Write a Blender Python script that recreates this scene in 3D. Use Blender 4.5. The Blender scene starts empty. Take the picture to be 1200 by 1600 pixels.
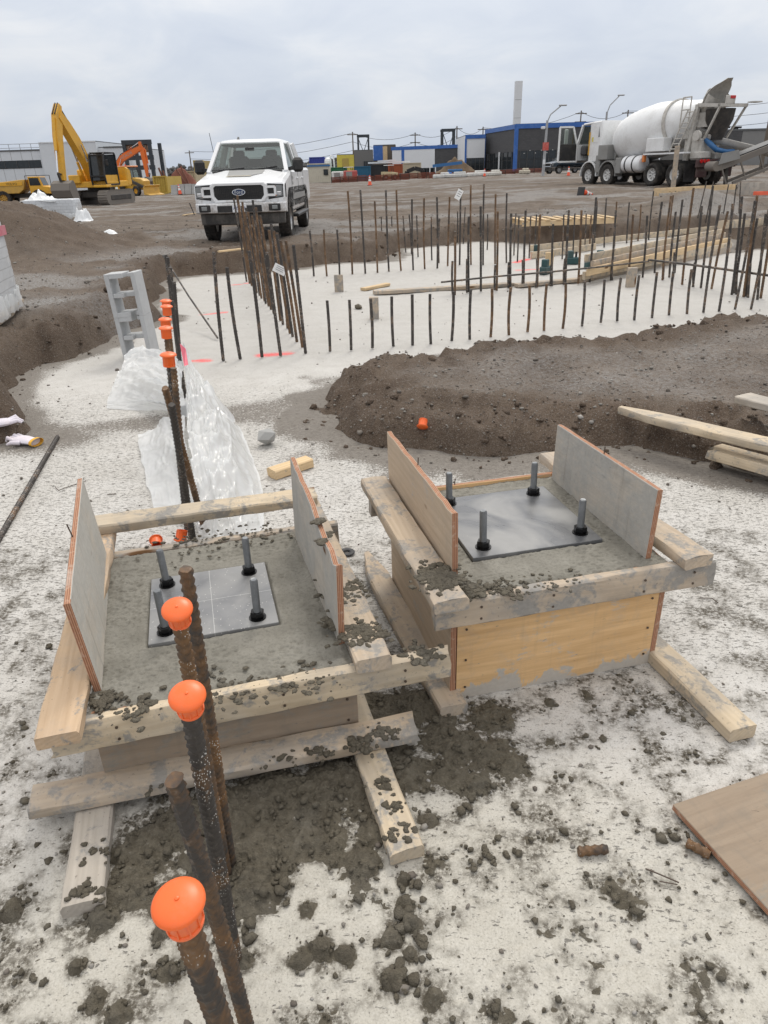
import bpy, math, random
import numpy as np
from mathutils import Vector, Matrix
R = math.radians
scene = bpy.context.scene
C = scene.collection
random.seed(7)

# ------------------------------------------------------------------ camera
CAM_H, PITCH, ROLL, FPX = 1.6, math.atan(534/1100.0), R(1.7), 1100.0
cam_data = bpy.data.cameras.new('camera')
cam = bpy.data.objects.new('camera', cam_data); C.objects.link(cam)
cam_data.sensor_fit = 'VERTICAL'; cam_data.sensor_height = 36.0; cam_data.sensor_width = 27.0
cam_data.lens = 36.0*FPX/1600.0
cam_data.clip_start = 0.05; cam_data.clip_end = 9000
cam.location = (0, 0, CAM_H)
cam.rotation_euler = (Matrix.Rotation(math.pi/2-PITCH, 3, 'X') @ Matrix.Rotation(-ROLL, 3, 'Z')).to_euler()
scene.camera = cam

# ------------------------------------------------------------------ sky and sun
SUN_EL, SUN_AZ = R(52), R(12)            # overcast, the brightest patch is ahead and high
world = bpy.data.worlds.new('World'); scene.world = world; world.use_nodes = True
wn, wl = world.node_tree.nodes, world.node_tree.links
wn.clear()
wo = wn.new('ShaderNodeOutputWorld'); bg = wn.new('ShaderNodeBackground'); bg.inputs[1].default_value = 0.1
sky = wn.new('ShaderNodeTexSky'); sky.sky_type = 'NISHITA'; sky.sun_disc = False
sky.sun_elevation = SUN_EL; sky.sun_rotation = SUN_AZ; sky.air_density = 1.2; sky.dust_density = 2.5
tc = wn.new('ShaderNodeTexCoord'); sep = wn.new('ShaderNodeSeparateXYZ'); wl.new(tc.outputs['Generated'], sep.inputs[0])
def wmath(op, a, b=None, c=None):
    m = wn.new('ShaderNodeMath'); m.operation = op
    for i, v in enumerate((a, b, c)):
        if v is None: continue
        if isinstance(v, (int, float)): m.inputs[i].default_value = v
        else: wl.new(v, m.inputs[i])
    return m.outputs[0]
zz = wmath('ADD', wmath('ABSOLUTE', sep.outputs[2]), 0.30)
cmb = wn.new('ShaderNodeCombineXYZ')
wl.new(wmath('DIVIDE', sep.outputs[0], zz), cmb.inputs[0]); wl.new(wmath('DIVIDE', sep.outputs[1], zz), cmb.inputs[1])
def wnoise(scale, detail, rough, dist):
    n = wn.new('ShaderNodeTexNoise'); n.inputs['Scale'].default_value = scale; n.inputs['Detail'].default_value = detail
    n.inputs['Roughness'].default_value = rough; n.inputs['Distortion'].default_value = dist
    wl.new(cmb.outputs[0], n.inputs['Vector']); return n.outputs[0]
n1 = wnoise(1.1, 6, 0.5, 0.5); n2 = wnoise(3.0, 6, 0.55, 0.6)
nn = wmath('ADD', wmath('MULTIPLY', n1, 0.62), wmath('MULTIPLY', n2, 0.38))
cr = wn.new('ShaderNodeValToRGB'); wl.new(nn, cr.inputs[0])
e = cr.color_ramp.elements
e[0].position = 0.36; e[0].color = (4.8, 5.5, 6.75, 1)
e[1].position = 0.64; e[1].color = (6.9, 7.3, 7.9, 1)
k = cr.color_ramp.elements.new(0.5); k.color = (5.55, 6.2, 7.25, 1)
# the cloud deck is brighter around the hidden sun
nrm = wn.new('ShaderNodeVectorMath'); nrm.operation = 'DOT_PRODUCT'; wl.new(tc.outputs['Generated'], nrm.inputs[0])
sd = (math.sin(SUN_AZ)*math.cos(SUN_EL), math.cos(SUN_AZ)*math.cos(SUN_EL), math.sin(SUN_EL))
nrm.inputs[1].default_value = sd
gl = wmath('MULTIPLY', wmath('POWER', wmath('MAXIMUM', nrm.outputs['Value'], 0.0), 3.0), 0.2)
gl = wmath('ADD', gl, 0.97)
# an overcast deck is brighter and whiter towards the zenith than at the horizon
zu = wmath('MAXIMUM', sep.outputs[2], 0.0); zt_ = wn.new('ShaderNodeCombineXYZ')
for i_, k_ in enumerate((1.75, 1.40, 1.0)): wl.new(wmath('MULTIPLY', gl, wmath('ADD', wmath('MULTIPLY', zu, k_), 1.0)), zt_.inputs[i_])
mul = wn.new('ShaderNodeVectorMath'); mul.operation = 'MULTIPLY'; wl.new(cr.outputs[0], mul.inputs[0]); wl.new(zt_.outputs[0], mul.inputs[1])
mx = wn.new('ShaderNodeMix'); mx.data_type = 'RGBA'; mx.inputs[0].default_value = 0.93
wl.new(sky.outputs[0], mx.inputs[6]); wl.new(mul.outputs[0], mx.inputs[7])
wl.new(mx.outputs[2], bg.inputs[0]); wl.new(bg.outputs[0], wo.inputs[0])
sun_d = bpy.data.lights.new('sun', 'SUN'); sun_d.energy = 1.4; sun_d.angle = R(18); sun_d.color = (1, 0.95, 0.86)
sun = bpy.data.objects.new('sun', sun_d); C.objects.link(sun)
sun.rotation_euler = Vector(sd).to_track_quat('Z', 'Y').to_euler()
scene.view_settings.view_transform = 'Standard'; scene.view_settings.look = 'None'
scene.view_settings.exposure = 0.0; scene.view_settings.gamma = 1.0; scene.view_settings.use_curve_mapping = False
scene.cycles.use_denoising = True
scene.cycles.max_bounces = 6; scene.cycles.transparent_max_bounces = 12

# ------------------------------------------------------------------ survey helpers: photo bearing -> place on the site
def ray(px, py):
    u, v = (px-600)/FPX, (800-py)/FPX
    c, s = math.cos(ROLL), math.sin(ROLL)
    u2, v2 = u*c+v*s, -u*s+v*c
    cp, sp = math.cos(PITCH), math.sin(PITCH)
    return np.array([u2, cp+v2*sp, -sp+v2*cp])
def at(px, py, z=0.0):
    d = ray(px, py); t = (z-CAM_H)/d[2]; return Vector((d[0]*t, d[1]*t, z))
def aty(px, py, Y):
    d = ray(px, py); t = Y/d[1]; return Vector((d[0]*t, Y, CAM_H+d[2]*t))

# ------------------------------------------------------------------ noise (numpy)
def _hash(ix, iy, s):
    n = (ix.astype(np.int64)*374761393 + iy.astype(np.int64)*668265263 + s*974634777) & 0xffffffff
    n = ((n ^ (n >> 13))*1274126177) & 0xffffffff
    return ((n ^ (n >> 16)) & 0xffff)/65535.0
def vnoise(x, y, s=0):
    x = np.asarray(x, float); y = np.asarray(y, float)
    ix, iy = np.floor(x), np.floor(y); fx, fy = x-ix, y-iy
    fx = fx*fx*(3-2*fx); fy = fy*fy*(3-2*fy)
    a, b = _hash(ix, iy, s), _hash(ix+1, iy, s); c, d = _hash(ix, iy+1, s), _hash(ix+1, iy+1, s)
    return (a*(1-fx)+b*fx)*(1-fy)+(c*(1-fx)+d*fx)*fy
def fbm(x, y, s=0, octv=4, g=0.5):
    r, a, t = 0.0, 1.0, 0.0
    for i in range(octv):
        r = r+a*vnoise(x*2**i+i*17.3, y*2**i-i*9.1, s+i); t += a; a *= g
    return r/t
def worley(x, y, s=0):
    x = np.asarray(x, float); y = np.asarray(y, float); ix, iy = np.floor(x), np.floor(y); best = np.full(x.shape, 9.0)
    for dx in (-1, 0, 1):
        for dy in (-1, 0, 1):
            jx, jy = ix+dx, iy+dy
            best = np.minimum(best, np.hypot(jx+_hash(jx, jy, s)-x, jy+_hash(jx, jy, s+5)-y))
    return best
def smooth(t, a=0.0, b=1.0):
    t = np.clip((np.asarray(t, float)-a)/(b-a), 0, 1); return t*t*(3-2*t)
def sdpoly(px, py, poly):
    d = np.full(px.shape, 1e9); inside = np.zeros(px.shape, bool); n = len(poly)
    for i in range(n):
        ax, ay = poly[i]; bx, by = poly[(i+1) % n]
        ex, ey = bx-ax, by-ay; wx, wy = px-ax, py-ay
        t = np.clip((wx*ex+wy*ey)/(ex*ex+ey*ey+1e-12), 0, 1)
        d = np.minimum(d, np.hypot(wx-ex*t, wy-ey*t))
        c = ((ay <= py) & (by > py)) | ((by <= py) & (ay > py))
        with np.errstate(divide='ignore', invalid='ignore'):
            inside ^= c & (px < ax+(py-ay)/((by-ay) if by != ay else 1e-9)*(bx-ax))
    return np.where(inside, -d, d)          # negative inside

# ------------------------------------------------------------------ mesh helpers
class MB:
    def __init__(s): s.v = []; s.f = []
    def add(s, vs, fs, M=None):
        o = len(s.v)
        if M is not None: vs = [M @ Vector(p) for p in vs]
        s.v += [tuple(p) for p in vs]; s.f += [tuple(i+o for i in q) for q in fs]; return s
    def box(s, c, d, b=0.0, M=None, rz=0.0):
        hx, hy, hz = d[0]/2, d[1]/2, d[2]/2
        Mt = Matrix.Translation(c) @ Matrix.Rotation(rz, 4, 'Z')
        if M is not None: Mt = M @ Mt
        if b <= 0:
            vs = [(x, y, z) for x in (-hx, hx) for y in (-hy, hy) for z in (-hz, hz)]
            return s.add(vs, [(0, 1, 3, 2), (4, 6, 7, 5), (0, 4, 5, 1), (2, 3, 7, 6), (0, 2, 6, 4), (1, 5, 7, 3)], Mt)
        b = min(b, hx*.9, hy*.9, hz*.9); vs = []; idx = {}
        for sx in (-1, 1):
            for sy in (-1, 1):
                for sz in (-1, 1):
                    for ax in range(3):
                        p = [sx*(hx-b), sy*(hy-b), sz*(hz-b)]; p[ax] = (sx*hx, sy*hy, sz*hz)[ax]
                        idx[(sx, sy, sz, ax)] = len(vs); vs.append(p)
        I = lambda a, b_, c_, ax: idx[(a, b_, c_, ax)]
        fs = []
        for q in (-1, 1):
            fs += [tuple(I(q, y, z, 0) for y, z in ((-1, -1), (1, -1), (1, 1), (-1, 1))),
                   tuple(I(x, q, z, 1) for x, z in ((-1, -1), (1, -1), (1, 1), (-1, 1))),
                   tuple(I(x, y, q, 2) for x, y in ((-1, -1), (1, -1), (1, 1), (-1, 1)))]
            for w in (-1, 1):
                fs += [(I(q, w, -1, 0), I(q, w, 1, 0), I(q, w, 1, 1), I(q, w, -1, 1)),
                       (I(q, -1, w, 0), I(q, 1, w, 0), I(q, 1, w, 2), I(q, -1, w, 2)),
                       (I(-1, q, w, 1), I(1, q, w, 1), I(1, q, w, 2), I(-1, q, w, 2))]
                for h in (-1, 1): fs.append((I(q, w, h, 0), I(q, w, h, 1), I(q, w, h, 2)))
        return s.add(vs, fs, Mt)
    def cyl(s, p0, p1, r0, r1=None, n=12, M=None):
        r1 = r0 if r1 is None else r1
        return s.tube([p0, p1], [r0, r1], n, M)
    def tube(s, path, r, n=8, M=None, cap=True):
        P = [Vector(p) for p in path]; rs = r if isinstance(r, (list, tuple)) else [r]*len(P)
        vs, fs = [], []; up = None
        for i, p in enumerate(P):
            t = (P[min(i+1, len(P)-1)]-P[max(i-1, 0)]).normalized()
            if up is None: up = Vector((0, 0, 1)) if abs(t.z) < .9 else Vector((1, 0, 0))
            a = t.cross(up).normalized(); b = a.cross(t).normalized(); up = b
            for j in range(n):
                an = 2*math.pi*j/n; vs.append(p+(a*math.cos(an)+b*math.sin(an))*rs[i])
        for i in range(len(P)-1):
            for j in range(n): fs.append((i*n+j, i*n+(j+1) % n, (i+1)*n+(j+1) % n, (i+1)*n+j))
        if cap: fs.append(tuple(range(n-1, -1, -1))); fs.append(tuple((len(P)-1)*n+j for j in range(n)))
        return s.add(vs, fs, M)
    def loft(s, rings, M=None, cap=True):
        n = len(rings[0]); vs = [p for r in rings for p in r]; fs = []
        for i in range(len(rings)-1):
            for j in range(n): fs.append((i*n+j, i*n+(j+1) % n, (i+1)*n+(j+1) % n, (i+1)*n+j))
        if cap: fs.append(tuple(range(n-1, -1, -1))); fs.append(tuple((len(rings)-1)*n+j for j in range(n)))
        return s.add(vs, fs, M)
    def prism(s, poly, y0, y1, M=None, inset=0.0):
        """polygon in XZ pushed along Y, with an optional rounded shoulder"""
        if inset <= 0: return s.loft([[(x, y0, z) for x, z in poly], [(x, y1, z) for x, z in poly]], M)
        cx = sum(p[0] for p in poly)/len(poly); cz = sum(p[1] for p in poly)/len(poly)
        ins = []
        n = len(poly)
        for i in range(n):
            a, b, c = Vector(poly[i-1]), Vector(poly[i]), Vector(poly[(i+1) % n])
            n1_ = (b-a).orthogonal().normalized(); n2_ = (c-b).orthogonal().normalized(); m = (n1_+n2_)
            m = m.normalized() if m.length > 1e-6 else n1_
            ins.append(m)
        ar = sum(poly[i][0]*poly[(i+1) % n][1]-poly[(i+1) % n][0]*poly[i][1] for i in range(n))
        sg = inset if ar > 0 else -inset
        ip = [(poly[i][0]+ins[i].x*sg, poly[i][1]+ins[i].y*sg) for i in range(n)]
        d = inset if y1 > y0 else -inset
        return s.loft([[(x, y0, z) for x, z in ip], [(x, y0+d, z) for x, z in poly], [(x, y1-d, z) for x, z in poly], [(x, y1, z) for x, z in ip]], M)
    def lathe(s, prof, n=24, M=None, cap=True):
        """profile of (r, z) turned about Z"""
        return s.loft([[(r*math.cos(2*math.pi*j/n), r*math.sin(2*math.pi*j/n), z) for j in range(n)] for r, z in prof], M, cap)
    def mesh(s, name):
        me = bpy.data.meshes.new(name); me.from_pydata(s.v, [], s.f); me.validate(); me.update(); return me

def fix_normals(me):
    import bmesh
    bm = bmesh.new(); bm.from_mesh(me); bmesh.ops.recalc_face_normals(bm, faces=bm.faces); bm.to_mesh(me); bm.free()
def link(name, me, mat=None, parent=None, loc=None, rot=None, smooth_deg=35, M=None):
    if isinstance(me, MB): me = me.mesh(name); fix_normals(me)
    if mat is not None and not me.materials: me.materials.append(mat)
    if smooth_deg:
        me.shade_smooth(); me.set_sharp_from_angle(angle=R(smooth_deg))
    o = bpy.data.objects.new(name, me); C.objects.link(o)
    if parent is not None: o.parent = parent
    if M is not None: o.matrix_basis = M
    if loc is not None: o.location = loc
    if rot is not None: o.rotation_euler = rot
    return o
def tag(o, label, cat, group=None, kind=None):
    if label: o['label'] = label
    if cat: o['category'] = cat
    if group: o['group'] = group
    if kind: o['kind'] = kind
    return o
def thing(name, label, cat, loc=(0, 0, 0), rz=0.0, group=None, M=None):
    o = bpy.data.objects.new(name, None); C.objects.link(o); o.empty_display_size = .1
    o.location = loc; o.rotation_euler = (0, 0, rz)
    if M is not None: o.matrix_basis = M
    return tag(o, label, cat, group)
def structure(o): o['kind'] = 'structure'; return o
def copy_tree(o, parent=None):
    c = o.copy(); C.objects.link(c); c.parent = parent
    for ch in [q for q in bpy.data.objects if q.parent == o]: copy_tree(ch, c)
    return c
def grid_mesh(name, X, Y, Z, mask=None, attrs=None):
    """grid of vertices (n x m arrays); faces whose corners all pass mask are kept"""
    n, m = X.shape
    co = np.stack([X, Y, Z], -1).reshape(-1, 3).astype(np.float32)
    i = np.arange(n*m).reshape(n, m)
    q = np.stack([i[:-1, :-1], i[:-1, 1:], i[1:, 1:], i[1:, :-1]], -1).reshape(-1, 4)
    if mask is not None:
        mk = mask.reshape(-1); q = q[mk[q].any(1)]
        used = np.zeros(n*m, bool); used[q] = True; re = np.cumsum(used)-1
        co = co[used]; q = re[q]
    else: used = np.ones(n*m, bool)
    me = bpy.data.meshes.new(name)
    me.vertices.add(len(co)); me.vertices.foreach_set('co', co.ravel())
    me.loops.add(q.size); me.loops.foreach_set('vertex_index', q.ravel().astype(np.int32))
    me.polygons.add(len(q)); me.polygons.foreach_set('loop_start', np.arange(0, q.size, 4, dtype=np.int32))
    me.polygons.foreach_set('loop_total', np.full(len(q), 4, np.int32))
    me.update(calc_edges=True)
    for k_, a in (attrs or {}).items():
        at_ = me.attributes.new(k_, 'FLOAT', 'POINT'); at_.data.foreach_set('value', a.reshape(-1)[used].astype(np.float32))
    me.shade_smooth(); return me
def soup(name, centers, sizes, seed, base='ico', squash=0.7, jitter=.25):
    """many small stones or crumbs as one mesh"""
    rng = np.random.default_rng(seed)
    if base == 'ico':
        t = (1+5**.5)/2
        V = np.array([(-1, t, 0), (1, t, 0), (-1, -t, 0), (1, -t, 0), (0, -1, t), (0, 1, t), (0, -1, -t), (0, 1, -t), (t, 0, -1), (t, 0, 1), (-t, 0, -1), (-t, 0, 1)])/1.902
        F = np.array([(0, 11, 5), (0, 5, 1), (0, 1, 7), (0, 7, 10), (0, 10, 11), (1, 5, 9), (5, 11, 4), (11, 10, 2), (10, 7, 6), (7, 1, 8), (3, 9, 4), (3, 4, 2), (3, 2, 6), (3, 6, 8), (3, 8, 9), (4, 9, 5), (2, 4, 11), (6, 2, 10), (8, 6, 7), (9, 8, 1)])
        if seed >= 100:
            ed = {}; V = list(map(tuple, V)); F2 = []
            def mid(a, b):
                k_ = (min(a, b), max(a, b))
                if k_ not in ed:
                    p = np.array(V[a])+np.array(V[b]); p /= np.linalg.norm(p); ed[k_] = len(V); V.append(tuple(p))
                return ed[k_]
            for a, b, c in F.tolist():
                x, y, z = mid(a, b), mid(b, c), mid(c, a); F2 += [(a, x, z), (b, y, x), (c, z, y), (x, y, z)]
            V = np.array(V); F = np.array(F2)
    N, nv = len(centers), len(V)
    rad = sizes[:, None]*(1+rng.uniform(-jitter, jitter, (N, nv)))
    P = V[None]*rad[..., None]
    st = rng.uniform(.7, 1.3, (N, 1, 3)); st[..., 2] *= squash; P = P*st
    a = rng.uniform(0, 6.283, N); ca, sa = np.cos(a)[:, None], np.sin(a)[:, None]
    P = np.stack([P[..., 0]*ca-P[..., 1]*sa, P[..., 0]*sa+P[..., 1]*ca, P[..., 2]], -1)+np.asarray(centers)[:, None]
    Q = (F[None]+(np.arange(N)*nv)[:, None, None]).reshape(-1, 3)
    me = bpy.data.meshes.new(name); co = P.reshape(-1, 3).astype(np.float32)
    me.vertices.add(len(co)); me.vertices.foreach_set('co', co.ravel())
    me.loops.add(Q.size); me.loops.foreach_set('vertex_index', Q.ravel().astype(np.int32))
    me.polygons.add(len(Q)); me.polygons.foreach_set('loop_start', np.arange(0, Q.size, 3, dtype=np.int32))
    me.polygons.foreach_set('loop_total', np.full(len(Q), 3, np.int32))
    me.update(calc_edges=True)
    ra = me.attributes.new('rnd', 'FLOAT', 'POINT'); ra.data.foreach_set('value', np.repeat(rng.uniform(0, 1, N), nv).astype(np.float32))
    if seed >= 100: me.shade_smooth()
    return me
def text_mesh(body, size, depth=0.002):
    cu = bpy.data.curves.new('text', 'FONT'); cu.body = body; cu.size = size; cu.extrude = depth; cu.align_x = 'CENTER'; cu.align_y = 'CENTER'
    cu.resolution_u = 2
    o = bpy.data.objects.new('text', cu); C.objects.link(o)
    dg = bpy.context.evaluated_depsgraph_get(); me = bpy.data.meshes.new_from_object(o.evaluated_get(dg))
    bpy.data.objects.remove(o); bpy.data.curves.remove(cu); return me

# ------------------------------------------------------------------ materials
class NT:
    def __init__(s, name):
        s.m = bpy.data.materials.new(name); s.m.use_nodes = True; s.n = s.m.node_tree.nodes; s.l = s.m.node_tree.links
        s.b = s.n['Principled BSDF']; s.tc = s.n.new('ShaderNodeTexCoord')
    def set(s, sock, v):
        if isinstance(v, (int, float)): sock.default_value = v
        elif isinstance(v, (tuple, list)): sock.default_value = tuple(v)+((1,) if len(v) == 3 and len(sock.default_value) == 4 else ())
        else: s.l.new(v, sock)
    def math(s, op, a, b=None, c=None, clamp=False):
        m = s.n.new('ShaderNodeMath'); m.operation = op; m.use_clamp = clamp
        for i, v in enumerate((a, b, c)):
            if v is not None: s.set(m.inputs[i], v)
        return m.outputs[0]
    def coords(s, sc=(1, 1, 1), src='Object', rot=(0, 0, 0), loc=(0, 0, 0)):
        mp = s.n.new('ShaderNodeMapping'); mp.inputs['Scale'].default_value = sc; mp.inputs['Rotation'].default_value = rot; mp.inputs['Location'].default_value = loc
        if src == 'World':
            g = s.n.new('ShaderNodeNewGeometry'); s.l.new(g.outputs['Position'], mp.inputs[0])
        elif src == 'ObjRnd':                       # object space, shifted for every object
            oi = s.n.new('ShaderNodeObjectInfo'); ad = s.n.new('ShaderNodeVectorMath'); ad.operation = 'MULTIPLY_ADD'
            s.l.new(oi.outputs['Random'], ad.inputs[0]); ad.inputs[1].default_value = (37, 53, 71); s.l.new(s.tc.outputs['Object'], ad.inputs[2]); s.l.new(ad.outputs[0], mp.inputs[0])
        else: s.l.new(s.tc.outputs[src], mp.inputs[0])
        return mp.outputs[0]
    def noise(s, vec, scale, detail=4, rough=.55, dist=0.0):
        t = s.n.new('ShaderNodeTexNoise'); s.l.new(vec, t.inputs['Vector'])
        t.inputs['Scale'].default_value = scale; t.inputs['Detail'].default_value = detail; t.inputs['Roughness'].default_value = rough; t.inputs['Distortion'].default_value = dist
        return t.outputs[0]
    def voro(s, vec, scale, feat='F1', out='Distance'):
        t = s.n.new('ShaderNodeTexVoronoi'); t.feature = feat; s.l.new(vec, t.inputs['Vector']); t.inputs['Scale'].default_value = scale; return t.outputs[out]
    def ramp(s, f, stops):
        r = s.n.new('ShaderNodeValToRGB'); s.l.new(f, r.inputs[0]); el = r.color_ramp.elements
        while len(el) < len(stops): el.new(0.5)
        for q, (p, c) in zip(el, stops):
            q.position = p; q.color = (c, c, c, 1) if isinstance(c, (int, float)) else tuple(c)+(1,)
        return r.outputs[0]
    def step(s, f, a, b):                           # 0 below a, 1 above b
        m = s.n.new('ShaderNodeMapRange'); m.clamp = True; s.l.new(f, m.inputs[0]); m.inputs[1].default_value = a; m.inputs[2].default_value = b
        return m.outputs[0]
    def mix(s, f, a, b):
        m = s.n.new('ShaderNodeMix'); m.data_type = 'RGBA'; s.set(m.inputs[0], f); s.set(m.inputs[6], a); s.set(m.inputs[7], b); return m.outputs[2]
    def attr(s, name):
        a = s.n.new('ShaderNodeAttribute'); a.attribute_name = name; return a.outputs['Fac']
    def rnd(s):
        o = s.n.new('ShaderNodeObjectInfo'); return o.outputs['Random']
    def bump(s, h, strength=.5, dist=.01):
        b = s.n.new('ShaderNodeBump'); b.inputs['Strength'].default_value = strength; b.inputs['Distance'].default_value = dist
        s.l.new(h, b.inputs['Height']); s.l.new(b.outputs[0], s.b.inputs['Normal'])
    def done(s, col, rough=.8, metal=0.0, spec=None):
        s.set(s.b.inputs['Base Color'], col); s.set(s.b.inputs['Roughness'], rough); s.set(s.b.inputs['Metallic'], metal)
        if spec is not None: s.set(s.b.inputs['Specular IOR Level'], spec)
        return s.m
MATS = {}
def plain(name, col, rough=.6, metal=0.0, dirt=.35, dcol=(.16, .14, .12), scale=3.0, bump=0.0, mud=0.0):
    """painted or moulded surface with uneven dirt"""
    if name in MATS: return MATS[name]
    t = NT(name); v = t.coords(src='ObjRnd')
    n = t.noise(v, scale, 6, .65); n2_ = t.noise(v, scale*9, 3, .6)
    f = t.math('MULTIPLY', t.step(t.math('ADD', t.math('MULTIPLY', n, .75), t.math('MULTIPLY', n2_, .25)), .46, .68), dirt)
    c = t.mix(f, col, dcol)
    c = t.mix(t.math('MULTIPLY', n2_, .25), c, tuple(q*.72 for q in col))
    if mud:                                         # road mud thrown up from the wheels
        q_ = t.n.new('ShaderNodeSeparateXYZ'); t.l.new(t.tc.outputs['Object'], q_.inputs[0])
        c = t.mix(t.math('MULTIPLY', t.step(t.math('ADD', q_.outputs[2], t.math('MULTIPLY', t.math('ADD', n, n2_), -.55)), mud-.45, mud-.72), .75), c, (.24, .20, .165))
    if bump: t.bump(n2_, bump, .01)
    MATS[name] = t.done(c, t.math('ADD', rough, t.math('MULTIPLY', f, .3)), metal); return MATS[name]

# ================================================================== SETTING
P2 = lambda L, z=0.0: [tuple(at(x, y, z)[:2]) for x, y in L]
SLAB = [(-9, -4), (-9, 4.2)] + P2([(-60, 705), (0, 688), (50, 668), (24, 622), (82, 569), (124, 550), (192, 525), (236, 508), (252, 446), (276, 434), (384, 427), (472, 420), (537, 411), (622, 406), (627, 388), (749, 376), (860, 381), (1000, 372), (1140, 364), (1150, 393), (1215, 388)]) + [(16, 16), (16, -4)]
ISLE = P2([(492, 622), (500, 652), (545, 692), (640, 708), (760, 722), (870, 714), (1000, 716), (1110, 730), (1200, 752)]) + [(4.6, 2.9), (9, 3.6), (9, 8.2)] + P2([(1200, 488), (1080, 494), (1000, 512), (900, 523), (700, 536), (535, 562)], .2)
DIRTBAND = P2([(60, 692), (100, 660), (260, 640), (420, 620), (530, 600), (545, 705), (480, 690), (430, 672), (330, 672), (150, 688)])
def slab_sd(x, y):
    wx = x+(fbm(x*1.1, y*1.1, 3, 4)-.5)*.7*smooth(y, 3, 6); wy = y+(fbm(x*1.1+9, y*1.1, 8, 4)-.5)*.7*smooth(y, 3, 6)
    wx = wx+(fbm(x*5, y*5, 31, 3)-.5)*.16; wy = wy+(fbm(x*5, y*5, 37, 3)-.5)*.16
    return np.maximum(sdpoly(wx, wy, SLAB), -sdpoly(wx, wy, ISLE))
def plateau(x, y):
    z = .35+.28*smooth(y, 18, 38)*smooth(x, 0, 9)+.13*smooth(y, 20, 45)*smooth(x, -8, 0)
    z = z-.26*smooth(y, 20, 42)*smooth(-x, 5, 14)
    zf = .08+.80*smooth(x, -15, 40); fb = smooth(y, 55, 110); z = z*(1-fb)+zf*fb
    heap = smooth(-x, 4.7, 7.6)*np.exp(-((y-14.9)/1.7)**4)
    z = z+heap*(1.0+.5*(fbm(x*.9, y*.9, 5, 4)-.5))
    z = z+.5*np.exp(-((x-9.2)/1.5)**2-((y-22.0)/.8)**2)+.3*np.exp(-((x-5.5)/1.2)**2-((y-19.2)/.5)**2)
    z = z+.16*np.exp(-((x+5.2)/.35)**2-((y-16.6)/.3)**2)
    return z
def ground_z(x, y):
    d = slab_sd(x, y)
    inis = sdpoly(x, y, ISLE) < .25
    pl = np.where(inis, .18+.065*smooth(y, 4.2, 6.0), plateau(x, y))
    rag = fbm(x*2.2, y*2.2, 12, 4)
    w = np.where(inis, .16+.42*rag, .30+.5*rag)
    t = np.clip(d/w, 0, 1)
    prof = np.where(t < .55, t*1.35, .7425+(t-.55)*.572)
    z = -.10+(pl+.10)*smooth(prof)**.8
    z = np.where(d <= 0, -.10-.05*smooth(-d, 0, .5), z)
    amp = smooth(d, .02, .5)
    near = 1-smooth(np.hypot(x, y), 20, 60)
    z = z+amp*((fbm(x*.7, y*.7, 21, 4)-.5)*.14+near*((fbm(x*3.1, y*3.1, 22, 4)-.5)*.08+(fbm(x*11, y*11, 23, 3)-.5)*.035))
    z = z+amp*near*.03*(1-smooth(worley(x*2.3, y*2.3, 41), 0, .45))*smooth(fbm(x*.8, y*.8, 77, 2), .5, .62)
    # wheel ruts on the haul road, running across behind the pickup
    ru = np.sin((y-.12*x)*3.4+3*fbm(x*.15, y*.15, 61, 2))
    z = z+smooth(y, 17, 21)*(1-smooth(y, 45, 60))*.05*ru*fbm(x*.3, y*.8, 62, 3)
    # cut face: clods and small slumps
    face = smooth(d, 0, .12)*(1-smooth(d, .45, .9))
    z = z+face*((fbm(x*7, y*7, 51, 4)-.5)*.16+(1-np.clip(worley(x*6, y*6, 52), 0, 1))*.03-.012)
    return z, d
def polar(r0, r1, nr, th0, th1, nt):
    r = np.geomspace(r0, r1, nr); th = np.linspace(th0, th1, nt)
    RR, TT = np.meshgrid(r, th, indexing='ij'); return RR*np.sin(TT), RR*np.cos(TT)

# ---- dirt material
def dirt_material():
    t = NT('site_dirt'); v = t.coords(src='World')
    big = t.noise(v, .35, 5, .6); mid = t.noise(v, 3.0, 7, .68); fine = t.noise(v, 38, 4, .7)
    vg = t.coords((1, 1, 1), 'World'); st = t.voro(vg, 55); grain = t.noise(v, 140, 2, .6)
    streak = t.noise(t.coords((.16, 1.5, 1), 'World', (0, 0, R(-7))), 1.6, 6, .66, .4)
    c = t.ramp(mid, [(.28, (.078, .054, .038)), (.5, (.128, .096, .071)), (.75, (.200, .160, .125))])
    c = t.mix(t.math('MULTIPLY', t.step(big, .45, .65), .45), c, (.170, .142, .115))
    c = t.mix(t.math('MULTIPLY', t.step(t.attr('road'), 0, 1), t.math('MULTIPLY', t.step(streak, .40, .70), .55)), c, (.200, .172, .143))
    c = t.mix(t.math('MULTIPLY', t.step(t.attr('road'), 0, 1), t.math('MULTIPLY', t.step(streak, .50, .34), .7)), c, (.075, .060, .048))
    c = t.mix(t.math('MULTIPLY', t.attr('gravel'), t.step(fine, .35, .62)), c, (.33, .33, .325))
    c = t.mix(t.math('MULTIPLY', t.attr('cut'), .55), c, t.mix(mid, (.050, .032, .021), (.120, .083, .057)))
    stone = t.math('MULTIPLY', t.math('LESS_THAN', st, .3), t.math('GREATER_THAN', t.voro(vg, 55, 'F1', 'Color'), .70))
    c = t.mix(t.math('MULTIPLY', stone, .45), c, (.27, .245, .215))
    c = t.mix(t.step(grain, .56, .72), c, t.mix(.45, c, (.36, .34, .32)))
    c = t.mix(t.math('MULTIPLY', t.step(grain, .44, .3), .55), c, (.03, .024, .02))
    h = t.math('ADD', t.math('MULTIPLY', mid, .5), t.math('ADD', t.math('MULTIPLY', fine, .5), t.math('MULTIPLY', stone, .25)))
    t.bump(h, .9, .05)
    return t.done(c, .95, 0, .25)
M_DIRT = dirt_material()

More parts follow.
